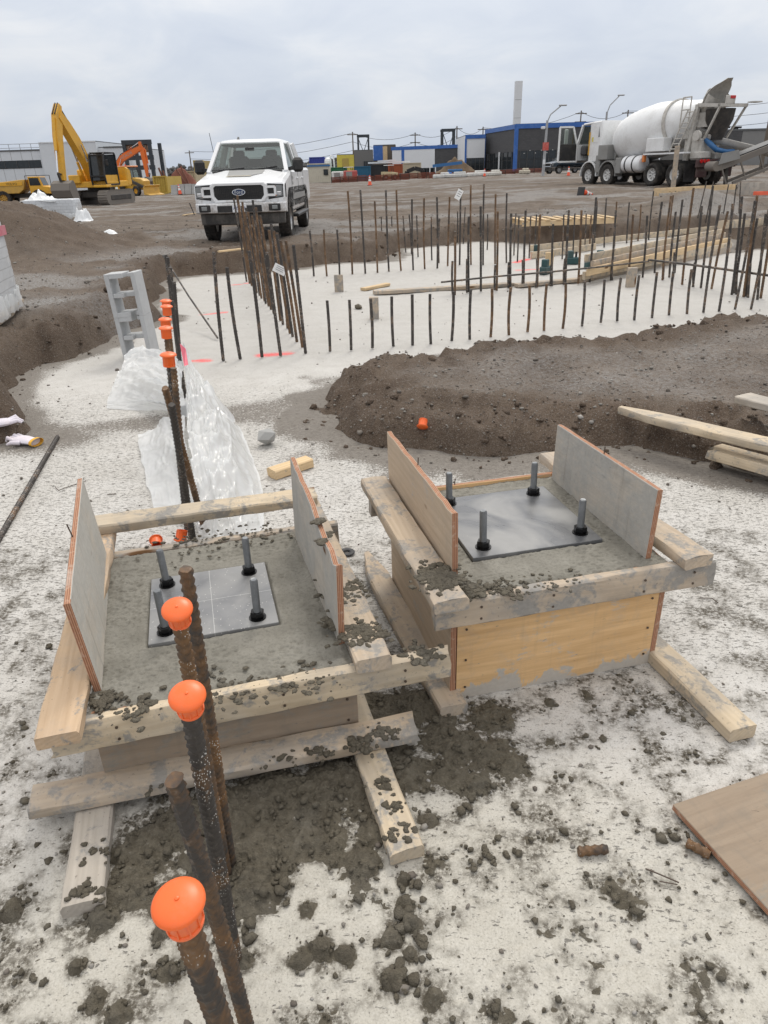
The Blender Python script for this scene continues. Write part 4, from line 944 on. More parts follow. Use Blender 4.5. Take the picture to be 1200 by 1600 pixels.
row3 = [(c7(33, 510), c7(12, 285)), (c7(97, 510), c7(82, 280)), (c7(160, 503), c7(147, 280)), (c7(223, 500), c7(200, 90)), (c7(287, 497), c7(262, 85)), (c7(347, 493), c7(333, 140)), (c7(403, 487), c7(388, 85)), (c7(463, 483), c7(440, 85)), (c7(523, 480), c7(517, 130)), (c7(580, 475), c7(577, 125)), (c7(642, 472), c7(640, 120)), (c7(693, 460), c7(703, 118)), (c7(752, 455), c7(757, 75)), (c7(808, 455), c7(807, 60)), (c7(868, 455), c7(872, 55)), (c7(927, 450), c7(930, 105)), (c7(983, 445), c7(985, 100)), (c8(365, 350), c8(372, 200)), (c8(432, 350), c8(443, 118)), (c8(480, 345), c8(491, 135)), (c8(537, 330), c8(550, 138)), (c8(590, 320), c8(605, 148)), (c8(640, 315), c8(664, 85)), (c8(735, 300), c8(756, 105))]
for i, (b_, t_) in enumerate(row3):
    far_bar(*sight(*b_, *t_), RB_RUST if i % 2 else RB_DARK, ORD[i]+' slender tall bar from the left in the third row back', 'third row of tall rebar', 1.25)
row4 = [(c7(370, 322), c7(365, 215)), (c7(422, 300), c7(417, 215)), (c7(487, 393), c7(473, 210)), (c7(515, 402), c7(503, 205)), (c7(547, 415), c7(540, 210)), (c7(615, 432), c7(613, 218)), (c7(650, 445), c7(652, 225)), (c7(740, 345), c7(742, 190)), (c7(770, 352), c7(780, 170)), (c7(888, 380), c7(890, 205)), (c7(1020, 408), c7(1030, 200)), (c7(1037, 440), c7(1045, 215)), (c7(1095, 420), c7(1103, 215)), (c7(1125, 410), c7(1132, 205)), (c8(235, 405), c8(243, 195)), (c8(285, 400), c8(295, 190)), (c8(340, 365), c8(348, 190)), (c8(385, 350), c8(400, 130)), (c8(862, 250), c8(912, 40)), (c8(905, 250), c8(945, 40)), (c8(985, 240), c8(1015, 55)), (c8(1030, 235), c8(1052, 55)), (c8(1060, 230), c8(1072, 40))]
for i, (b_, t_) in enumerate(row4):
    b_ = at(*b_, .15 if b_[1] < 375 else 0); t_ = aty(*t_, b_.y)
    far_bar(b_, t_, RB_DARK if i % 2 else RB_GREY, ORD[i]+' thin far bar from the left in the hindmost row by the rear bank', 'hindmost row of rebar', 1.1)
# dense row running away towards the pickup
a0, a1 = at(478, 551), at(387, 440); n = 22
for i in range(n):
    t = i/(n-1); b_ = a0.lerp(a1, t); b_ = b_+Vector((random.uniform(-.02, .02), random.uniform(-.05, .05), 0))
    hgt = [1.0, 1.02, 1.0, 1.04, 1.06, 1.02, 1.10, 1.02, 1.16, 1.10, 1.04, 1.22, 1.30, 1.10, 1.14, 1.18, 1.12, 1.24, 1.18, 1.32, 1.28, 1.26][i]
    tp_ = b_+Vector((-.055+random.uniform(-.03, .03), random.uniform(-.03, .03), hgt))
    far_bar(b_, tp_, RB_RUST if i % 3 else RB_DARK, ORD[i]+' bar from the near end of the dense row leading to the pickup', 'dense row of rebar leading to the pickup', 1.15)
for i, q in enumerate([(349, 563.5, 334, 394), (375.5, 561, 354.6, 417.5), (409.5, 558, 389.5, 392), (438.6, 556, 416.6, 394)]):
    far_bar(*sight(*q), RB_DARK, ['leftmost', 'second from the left', 'third from the left', 'rightmost'][i]+' of four bars leaning left in front of the dense row', 'four leaning bars before the dense row', 1.2)
# horizontal bars tied and lying
def rod(pts, label, r=.013, mat=RB_GREY, name='rebar'):
    tag(link(name, MB().tube(pts, r, 8), mat), label, 'rebar')
yb = at(*c7(735, 600)).y-.05
rod([aty(*c7(660, 540), yb), aty(*c7(925, 512), yb+.02), aty(*c7(1190, 490), yb+.2), aty(*c8(420, 440), yb+.55), aty(*c8(640, 415), yb+.9)], 'long horizontal bar tied across the tall second row')
rod([aty(*c8(640, 408), at(*c8(705, 505)).y-.06), aty(*c8(850, 432), at(*c8(850, 535)).y-.06), aty(*c8(1210, 482), at(*c8(1165, 590)).y-.06)], 'cement caked horizontal bar across the right end of the second row', .016)
pa, pb = aty(255, 399, 9.6), at(340, 528, .02); rod([pa, pa.lerp(pb, .5)+Vector((0, 0, -.03)), pb], 'thin bar leaning down from the tall left bars to the slab', .011, RB_DARK)
# white tags wired to bars
M_TAG = plain('tag_paper', (.80, .80, .78), .6, 0, .1)
def tag_card(c, w, h, rx, rz, label):
    t_ = thing('paper_tag', label, 'tag', c, rz); link('card', MB().box((0, 0, 0), (w, .003, h), 0), M_TAG, t_).rotation_euler = (rx, R(28), 0)
    for k_ in range(3): link('print_line', MB().box((0, -.003, h*.28-k_*h*.22), (w*.6, .002, h*.05)), plain('tag_ink', (.2, .2, .22), .7), t_).rotation_euler = (rx, R(28), 0)
tag_card(aty(437, 421, 7.6), .13, .085, R(-20), 0, 'white paper tag wired to the dense row of bars')
tag_card(aty(717, 304, at(*c7(752, 455)).y-.05), .10, .17, R(-10), 0, 'white paper tag hanging high on the third row of bars')

# ---- lumber on the rear slab
def pboard(name, label, a, b, W, T, mat, cat='board', grp='lumber on the rear slab', edge=False, **kw):
    a, b = Vector(a), Vector(b)
    o = board(name, a, b, W, T, mat, up=(0, -1, .05) if edge else (0, 0, 1), **kw); return tag(o, label, cat, grp)
def A(x, y, z): return at(x, y, z)
pboard('plank', 'long flat plank on the rear slab left of the stack, behind the front row', A(584, 457, .03), A(800, 444, .03), .14, .05, W_WORN)
pboard('plank', 'continuation plank lying end to end with the long flat plank', A(806, 446, .03), A(905, 437, .03), .14, .05, W_WORN)
pboard('plank', 'short offcut plank lying askew behind the long flat plank', A(567, 452, .02), A(606, 444, .02), .10, .04, W_FRESH)
# stack of long boards by the second row
zb = 0.0
stack = [((905, 436), (1140, 390), .05, W_WORN), ((912, 431), (1142, 383), .12, W_SCRAP), ((918, 425), (1140, 376), .19, W_FRESH), ((925, 414), (1132, 368), .26, W_WORN), ((915, 404), (1130, 362), .33, W_SCRAP)]
st_l = ['lowest board of the long lumber stack on the rear slab', 'second board up in the long lumber stack', 'middle board of the long lumber stack', 'fourth board up in the long lumber stack', 'topmost splayed board of the long lumber stack']
base_y = None
for i, (pa, pb, z, m_) in enumerate(stack):
    a, b = at(*pa, z), at(*pb, z); 
    pboard('plank', st_l[i], a, b, .115, .045, m_, edge=True)
pboard('plank', 'rear board standing on edge behind the lumber stack', A(828, 388, .07), A(1145, 354, .1), .12, .045, W_SCRAP, edge=True)
pboard('plank', 'second rear board on edge, close to the rear bank', A(830, 399, .07), A(930, 385, .07), .12, .045, W_SCRAP, edge=True)
for i, (x, y, h, w, l) in enumerate([(530, 456, .24, .13, 'stubby wooden stake left of the planks on the rear slab'), (585, 498, .25, .11, 'stubby wooden stake beside the third short bar'), (985, 448, .26, .13, 'stubby wooden stake in front of the lumber stack'), (857, 424, .30, .13, 'orange brown stake beside the green clamps')]):
    p = at(x, y); tag(board('stake', (p.x, p.y, -.02), (p.x, p.y, h), w, .07, W_WORN if i != 3 else W_FRESH, up=(0, -1, 0)), l, 'stake', 'wooden stakes on the rear slab')
M_TEAL = plain('teal_plastic', (.02, .07, .075), .5, 0, .3)
for i, (x, y) in enumerate([(893, 413), (924, 420), (938, 412), (852, 428), (838, 402)]):
    p = at(x, y); g_ = thing('form_clamp', ['upright dark green clamp at the left end of the lumber stack', 'dark green clamp lowest under the lumber stack end', 'dark green clamp right under the splayed boards', 'small dark green clamp beside the orange brown stake', 'dark green clamp by the rear boards'][i], 'clamp', (p.x, p.y, 0), .3*i, 'dark green clamps by the lumber')
    link('base', MB().box((0, 0, .06), (.24, .12, .12), .015), M_TEAL, g_); link('jaw', MB().box((-.03, 0, .17), (.09, .1, .12), .01), M_TEAL, g_); link('screw', MB().cyl((.07, 0, .1), (.07, 0, .21), .02, .02, 8), M_BLACK, g_)
rock('rubble_lump', at(560, 479, .03), .05, 14, M_WET, 'single dark lump of concrete beside the third short bar', 'rubble')
# pallet leaning on the rear bank
pz = .42; pc = gat(880, 352); pc = at(878, 350, .40); PAL = thing('wooden_pallet', 'pale wooden pallet lying on the rear bank behind the bars', 'pallet', (pc.x, pc.y, .40), R(4))
for k_ in range(9): link('slat', plank_mesh(1.15, .11, .022, 300+k_), W_FRESH, PAL, loc=(-.98+k_*.245, .0, .13), rot=(0, 0, R(90)))
for k_ in (-.52, 0, .52): link('bearer', plank_mesh(2.1, .05, .10, 320+int(k_*10)), W_FRESH, PAL, loc=(0, k_, .065))
# low form boards round the next footing, far right
fy = 22.6
q0, q1 = at(1010, 303, .55), at(1150, 296, .55)
pboard('form_board', 'long yellow form board edging the next footing, in front of the mixer', at(1022, 301, .62), at(1150, 294, .64), .28, .05, W_FRESH, grp='form boards by the mixer', edge=True)
pboard('form_board', 'lower grey form board under the long yellow one', at(1030, 307, .50), at(1150, 301, .52), .2, .05, W_GREY, grp='form boards by the mixer', edge=True)
pboard('form_board', 'grey form board with orange paint at the right edge', at(1152, 299, .6), at(1290, 296, .62), .55, .05, W_GREY, grp='form boards by the mixer', edge=True)
pboard('form_board', 'thin batten fixed below the grey painted form board', at(1120, 352, .42), at(1260, 343, .42), .16, .05, W_SCRAP, grp='form boards by the mixer', edge=True)
M_PINK = plain('marking_paint', (.9, .16, .08), .7, 0, .2)
o = pboard('paint_stripe', 'orange paint stripe on the grey form board at the right edge', at(1176, 301, .6)+Vector((0, -.045, -.02)), at(1290, 298, .62)+Vector((0, -.045, -.02)), .12, .008, M_PINK, cat='paint stripe', grp='form boards by the mixer', edge=True)

# ---- planks on the mound, right edge
def beyond(a, b, k_=1.3): return a+(a-b)*k_
pboard('plank', 'pointed pale plank sticking out over the mound at the right edge', beyond(at(1240, 703, .22), at(968, 640, .205), .8), at(968, 640, .205), .13, .045, W_SCRAP, grp='planks on the mound', point=.12)
pboard('plank', 'split ended timber under the pointed plank', beyond(at(1240, 740, .09), at(1112, 704, .09), 2.5), at(1112, 704, .09), .15, .06, W_SCRAP, grp='planks on the mound', broken=.06)
pboard('plank', 'upper grey plank end cut off by the right edge', beyond(at(1270, 650, .34), at(1160, 622, .33), 2.0), at(1160, 622, .33), .14, .045, W_GREY, grp='planks on the mound')

# ---- hollow concrete blocks standing on end
M_BLOCK = plain('concrete_block', (.50, .51, .515), .92, 0, .35, (.33, .33, .33), 14, .35)
def hollow_block(h, label, base, rz, lean_):
    W_, D_ = .30, .20; o = thing('hollow_block', label, 'concrete block', base, rz, 'stacked hollow blocks'); o.rotation_euler = (0, lean_, rz)
    for s_ in (-1, 1): link('shell', MB().box((s_*(W_/2-.0225), 0, h/2), (.045, D_, h), .004), M_BLOCK, o)
    for z_, t_ in ((.022, .044), (h/2, .038), (h-.022, .044)):
        m_ = MB(); wi = W_-.09
        if z_ == h/2: m_.box((0, .03, z_), (wi, D_-.06, t_), .003); m_.box((-.05, -.07, z_), (.10, .06, t_), .003)
        else: m_.box((-.04, 0, z_), (wi-.08, D_, t_), .003); m_.box((wi/2-.02, .02, z_), (.04, D_-.04, t_-.01), .003)
        link('web', m_, M_BLOCK, o)
pb_ = at(222, 556); hb = .40
hollow_block(hb, 'lower hollow concrete block of the stack, standing on end', (pb_.x, pb_.y, 0), R(-6), R(-3))
hollow_block(hb, 'upper hollow concrete block balanced on end on another', (pb_.x-.021, pb_.y, hb-.002), R(-4), R(-3.5))
pb2 = at(296, 690); tag(link('concrete_brick', MB().box((0, 0, .04), (.10, .19, .08), .004), M_BLOCK, loc=(pb2.x-.05, pb2.y+.05, .18), rot=(0, 0, R(20))), 'small dark grey brick holding down the plastic by the bars', 'brick')

# ---- clear plastic sheeting
def plastic_material():
    t = NT('plastic_film'); v = t.coords(src='World'); n = t.noise(v, 5, 3, .5)
    t.done((.93, .94, .94), .08, 0, .7)
    tr = t.n.new('ShaderNodeBsdfTranslucent'); tr.inputs[0].default_value = (.95, .96, .96, 1); tp_ = t.n.new('ShaderNodeBsdfTransparent'); tp_.inputs[0].default_value = (.96, .97, .97, 1)
    m1 = t.n.new('ShaderNodeMixShader'); m1.inputs[0].default_value = .4; m2 = t.n.new('ShaderNodeMixShader')
    t.l.new(t.b.outputs[0], m1.inputs[1]); t.l.new(tr.outputs[0], m1.inputs[2])
    t.l.new(t.ramp(n, [(.3, .36), (.65, .16)]), m2.inputs[0]); t.l.new(m1.outputs[0], m2.inputs[1]); t.l.new(tp_.outputs[0], m2.inputs[2])
    t.l.new(m2.outputs[0], t.n['Material Output'].inputs[0]); return t.m
M_FILM = plastic_material()
def film(net, label, seed, res=70, amp=.022):
    G = np.array([[tuple(at(x, y, z*.72)) for x, y, z in row] for row in net]); n, m = G.shape[:2]
    def interp(Gx, k_):           # Catmull-Rom along axis 0
        nn_ = len(Gx); u = np.linspace(0, nn_-1-1e-6, k_); i = u.astype(int); f = (u-i)[:, None, None]
        p = lambda j: Gx[np.clip(i+j, 0, nn_-1)]
        return .5*((2*p(0))+(-p(-1)+p(1))*f+(2*p(-1)-5*p(0)+4*p(1)-p(2))*f*f+(-p(-1)+3*p(0)-3*p(1)+p(2))*f**3)
    S = interp(G, res*2); S = interp(S.transpose(1, 0, 2), res).transpose(1, 0, 2)
    X, Y, Z = S[..., 0], S[..., 1], S[..., 2]
    V, U = np.meshgrid(np.linspace(0, 1, X.shape[0]), np.linspace(0, 1, X.shape[1]), indexing='ij')
    # creases run down the drape; broad facets between sharp ridges
    def ridge(a, b, sd_): return 1-np.abs(vnoise(a, b, sd_)-.5)*2
    wv = V+.06*vnoise(U*3, V*7, seed+1)+.10*U*(vnoise(U*0, V*4, seed+2)-.5)
    q1 = ridge(wv*9, U*1.1, seed+3)**2; q2 = ridge(wv*21+U*2, U*2.0-V*3, seed+4)**3; q3 = ridge(U*7+V*4, V*13-U*3, seed+5)**4; q4 = ridge(U*15-V*9, V*34+U*8, seed+6)**3
    k_ = smooth(Z, .0, .15)*.8+.2
    Z = np.maximum(Z+amp*k_*(1.5*(q1-.4)+.9*(q2-.3)+.8*(q3-.25)+.35*(q4-.3)), .004+.012*q2+.01*q1)
    X = X+(fbm(Y*4, Z*6+X, seed+9, 3)-.5)*.05
    tag(link('plastic_sheet', grid_mesh('plastic_sheet', X, Y, Z), M_FILM, smooth_deg=0), label, 'plastic sheet', 'plastic sheeting by the bars')
film([[(284, 545, .42), (290, 548, .36), (297, 562, .2)], [(290, 600, .40), (306, 592, .34), (330, 612, .08)], [(293, 650, .36), (328, 640, .30), (376, 668, .0)], [(297, 700, .34), (345, 692, .28), (396, 722, .0)], [(303, 760, .28), (352, 755, .22), (408, 772, .0)], [(310, 825, .16), (362, 815, .12), (414, 822, .0)], [(316, 852, .05), (366, 850, .04), (400, 850, .0)]], 'crumpled clear plastic sheet heaped along the right of the bars', 7, 80, .05)
film([[(196, 560, .30), (226, 545, .36), (262, 556, .40), (285, 570, .40)], [(184, 590, .16), (212, 578, .26), (258, 590, .34), (284, 605, .36)], [(170, 622, .04), (200, 612, .12), (250, 618, .24), (284, 630, .3)], [(164, 640, .0), (196, 642, .0), (240, 640, .04), (282, 640, .14)]], 'upper piece of clear plastic draped from the bars beside the blocks', 17, 50, .03)
film([[(214, 680, .06), (242, 668, .14), (262, 655, .26), (286, 650, .34)], [(222, 710, .03), (246, 706, .08), (268, 700, .16), (292, 700, .26)], [(230, 750, .01), (252, 748, .04), (276, 745, .08), (298, 745, .16)], [(240, 800, .0), (262, 800, .01), (284, 800, .03), (304, 800, .08)], [(246, 815, .0), (268, 818, .0), (288, 820, .01), (306, 822, .02)]], 'lower piece of clear plastic spread flat left of the bars', 27, 50, .022)
# pink printed label on the plastic
M_LABEL = plain('pink_print', (.75, .12, .18), .5, 0, .25, (.8, .6, .6), 30)
lb = MB(); LB = [(281, 537, .5), (290, 545, .5), (294, 570, .42), (288, 572, .42)]; lb.add([at(*q) for q in LB]+[at(*q)+Vector((0, .004, 0)) for q in LB], [(0, 1, 2, 3), (7, 6, 5, 4), (0, 4, 5, 1), (1, 5, 6, 2), (2, 6, 7, 3), (3, 7, 4, 0)])
tag(link('printed_label', lb, M_LABEL), 'pink printed label strip standing up from the plastic sheeting', 'label')

# ---- gloves on the left bank
M_GLOVE, M_CUFF = plain('glove_fabric', (.72, .68, .74), .8, 0, .35, (.55, .40, .36), 14), plain('glove_cuff', (.75, .42, .05), .8)
def glove(px, py, rz, label):
    p = at(px, py, .02); g_ = thing('work_glove', label, 'glove', (p.x, p.y, max(.01, gz(p.x, p.y))), rz, 'discarded work gloves')
    m_ = MB(); n = 12
    m_.loft([[(x, w_*math.cos(2*math.pi*j/n), .022+h_*math.sin(2*math.pi*j/n)) for j in range(n)] for x, w_, h_ in ((-.10, .045, .022), (-.06, .048, .02), (0, .055, .026), (.04, .055, .022), (.06, .05, .016))])
    for k_ in range(4): m_.tube([(.05, -.038+.025*k_, .022), (.10, -.042+.028*k_, .03+.008*(k_ % 2)), (.135-.01*abs(k_-1), -.045+.03*k_, .012)], [.014, .013, .008], 8)
    m_.tube([(-.02, .05, .02), (.02, .085, .028), (.05, .095, .014)], [.016, .014, .008], 8)
    link('hand', m_, M_GLOVE, g_, smooth_deg=60)
    c_ = MB(); c_.loft([[(x, .048*s_*math.cos(2*math.pi*j/n), .022+.024*s_*math.sin(2*math.pi*j/n)) for j in range(n)] for x, s_ in ((-.125, 1.05), (-.125, 1.12), (-.10, 1.1), (-.10, .95))], cap=False); link('cuff', c_, M_CUFF, g_)
glove(38, 690, R(155), 'white work glove with a yellow cuff on the slab at the left edge'); glove(8, 684, R(30), 'pinkish work glove behind the yellow cuffed one, cut by the left edge')

# ================================================================== VEHICLES AND MACHINES
def glass_material(name='vehicle_glass', tint=(.50, .55, .51), clear=.62):
    t = NT(name); t.done((.02, .025, .025), .03, 0, .9)
    tp_ = t.n.new('ShaderNodeBsdfTransparent'); tp_.inputs[0].default_value = tint+(1,)
    gl_ = t.n.new('ShaderNodeBsdfGlossy'); gl_.inputs['Roughness'].default_value = .04; gl_.inputs[0].default_value = (.9, .93, .92, 1)
    fr = t.n.new('ShaderNodeLayerWeight'); fr.inputs[0].default_value = .5
    m_ = t.n.new('ShaderNodeMixShader'); t.l.new(t.math('ADD', t.math('MULTIPLY', t.math('POWER', fr.outputs['Facing'], 4.0), .6), .07, clamp=True), m_.inputs[0]); t.l.new(tp_.outputs[0], m_.inputs[1]); t.l.new(gl_.outputs[0], m_.inputs[2])
    t.l.new(m_.outputs[0], t.n['Material Output'].inputs[0]); return t.m
M_GLASS = glass_material()
M_DGLASS = plain('dark_glass', (.02, .025, .028), .06, 0, .12, (.2, .2, .2))
M_WHITE = plain('vehicle_white', (.80, .81, .82), .25, 0, .12, (.42, .38, .33), 1.4, mud=.70)
M_WHITED = plain('vehicle_white_dirty', (.84, .85, .85), .45, 0, .32, (.36, .33, .29), 1.6)
M_TRIM = plain('black_trim', (.015, .015, .016), .45, 0, .25, (.16, .14, .12), 4)
M_TYRE = plain('tyre_rubber', (.022, .021, .020), .85, 0, .75, (.15, .13, .11), 5, .2)
M_RIM = plain('wheel_metal', (.42, .42, .42), .35, .8, .5, (.16, .14, .12), 7)
M_RIMW = plain('wheel_white', (.70, .70, .69), .5, 0, .4, (.3, .26, .22), 6)
M_LENS = plain('lamp_lens', (.30, .32, .33), .08, .3, .1)
M_RED = plain('lamp_red', (.55, .015, .015), .25, 0, .2)
M_AMBER = plain('lamp_amber', (.75, .22, .04), .3, 0, .1)
M_DECAL = plain('grey_decal', (.30, .30, .29), .4, 0, .1)
M_NAVY = plain('vehicle_navy', (.012, .028, .045), .25, 0, .25, (.14, .13, .12), 1.6, mud=.7)
M_SEAT = plain('seat_fabric', (.10, .10, .105), .9)
M_YEL = plain('machine_yellow', (.78, .42, .035), .45, 0, .35, (.22, .16, .10), 1.8)
M_YELD = plain('machine_yellow_dull', (.62, .37, .07), .55, 0, .5, (.22, .17, .12), 1.8)
M_ORG = plain('machine_orange', (.80, .17, .02), .45, 0, .3, (.25, .14, .09), 1.8)
M_IRON = plain('dark_iron', (.055, .052, .050), .6, .4, .6, (.20, .17, .14), 3)
M_MUDDY = plain('muddy_steel', (.20, .18, .16), .75, .2, .7, (.27, .24, .20), 4, .2)
M_CHROME = plain('hydraulic_rod', (.75, .76, .78), .15, .9, .05)
M_CEMENTY = plain('cement_caked', (.56, .54, .50), .85, 0, .7, (.27, .25, .22), 5, .3)
M_GREYP = plain('grey_paint', (.28, .28, .27), .55, 0, .35)
M_BLUE = plain('blue_vinyl', (.03, .14, .34), .45, 0, .2, (.25, .35, .5), 5)
def beam(mb, p0, p1, w, h, up=(0, 0, 1), w1=None, h1=None):
    p0, p1 = Vector(p0), Vector(p1); x = (p1-p0).normalized(); u = Vector(up)
    if abs(x.dot(u)) > .97: u = Vector((1, 0, 0)) if abs(x.x) < .9 else Vector((0, 1, 0))
    y = u.cross(x).normalized(); z = x.cross(y); w1 = w if w1 is None else w1; h1 = h if h1 is None else h1
    ring = lambda p, a, b: [p+y*(a/2)*i+z*(b/2)*j for i, j in ((-1, -1), (1, -1), (1, 1), (-1, 1))]
    return mb.loft([ring(p0, w, h), ring(p1, w1, h1)])
SPLIT = {'pillar', 'cab_pillar', 'wiper', 'stabiliser', 'loader_arm', 'lower_chord', 'side_rail', 'roll_bar', 'rear_frame', 'bucket_link'}
def bm_obj(name, segs, mat, parent, **kw):
    if name in SPLIT:
        for s_ in segs: o_ = link(name, beam(MB(), *s_), mat, parent, **kw)
        return o_
    m_ = MB()
    for s_ in segs: beam(m_, *s_)
    return link(name, m_, mat, parent, **kw)
def panel(name, pts, mat, parent, th=0.0):
    """flat pane or sheet through the given points"""
    m_ = MB(); P = [Vector(p) for p in pts]; n = len(P)
    if th <= 0: m_.add(P, [tuple(range(n))])
    else:
        nv = (P[1]-P[0]).cross(P[-1]-P[0]).normalized()*th
        m_.add(P+[p+nv for p in P], [tuple(range(n)), tuple(range(2*n-1, n-1, -1))]+[(i, (i+1) % n, n+(i+1) % n, n+i) for i in range(n)])
    return link(name, m_, mat, parent, smooth_deg=0)
def wheel(parent, x, y, r, w, rim_mat, spokes=6, side=1, rim_r=.62, dual=0.0, lugs=True):
    """wheel with its axle along Y"""
    M = Matrix.Translation((x, y, r)) @ Matrix.Rotation(R(-90)*side, 4, 'X')
    m_ = MB(); h = w/2
    m_.lathe([(r*rim_r, -h*.8), (r*.80, -h), (r*.94, -h*.92), (r, -h*.62), (r, h*.62), (r*.94, h*.92), (r*.80, h), (r*rim_r, h*.8), (r*rim_r, -h*.8)], 28, cap=False)
    if lugs:
        for j in range(28):
            a_ = 2*math.pi*j/28
            for s_ in (-1, 1): m_.box((0, 0, 0), (r*.035, r*.10, w*.36), 0, Matrix.Rotation(a_+.1*s_, 4, 'Z') @ Matrix.Translation((r*1.0, 0, s_*h*.48)))
    wh = link('wheel', m_, M_TYRE, parent, M=M, smooth_deg=30)
    m_ = MB(); q = r*rim_r
    m_.lathe([(.001, h*.25), (q*.25, h*.30), (q*.30, h*.12), (q*.80, h*.02), (q*.90, h*.5), (q*.99, h*.78), (q*1.02, h*.72), (q*1.0, -h*.7), (q*.2, -h*.7)], 24, cap=False)
    for j in range(spokes):
        a_ = 2*math.pi*j/spokes
        m_.box((0, 0, 0), (q*.72, q*.22, h*.35), h*.05, Matrix.Rotation(a_, 4, 'Z') @ Matrix.Translation((q*.56, 0, h*.35)))
    link('rim', m_, rim_mat, wh, smooth_deg=35)
    return wh
def arch(cx, cz, r, a0, a1, n=9): return [(cx+r*math.cos(R(a0+(a1-a0)*i/n)), cz+r*math.sin(R(a0+(a1-a0)*i/n))) for i in range(n+1)]

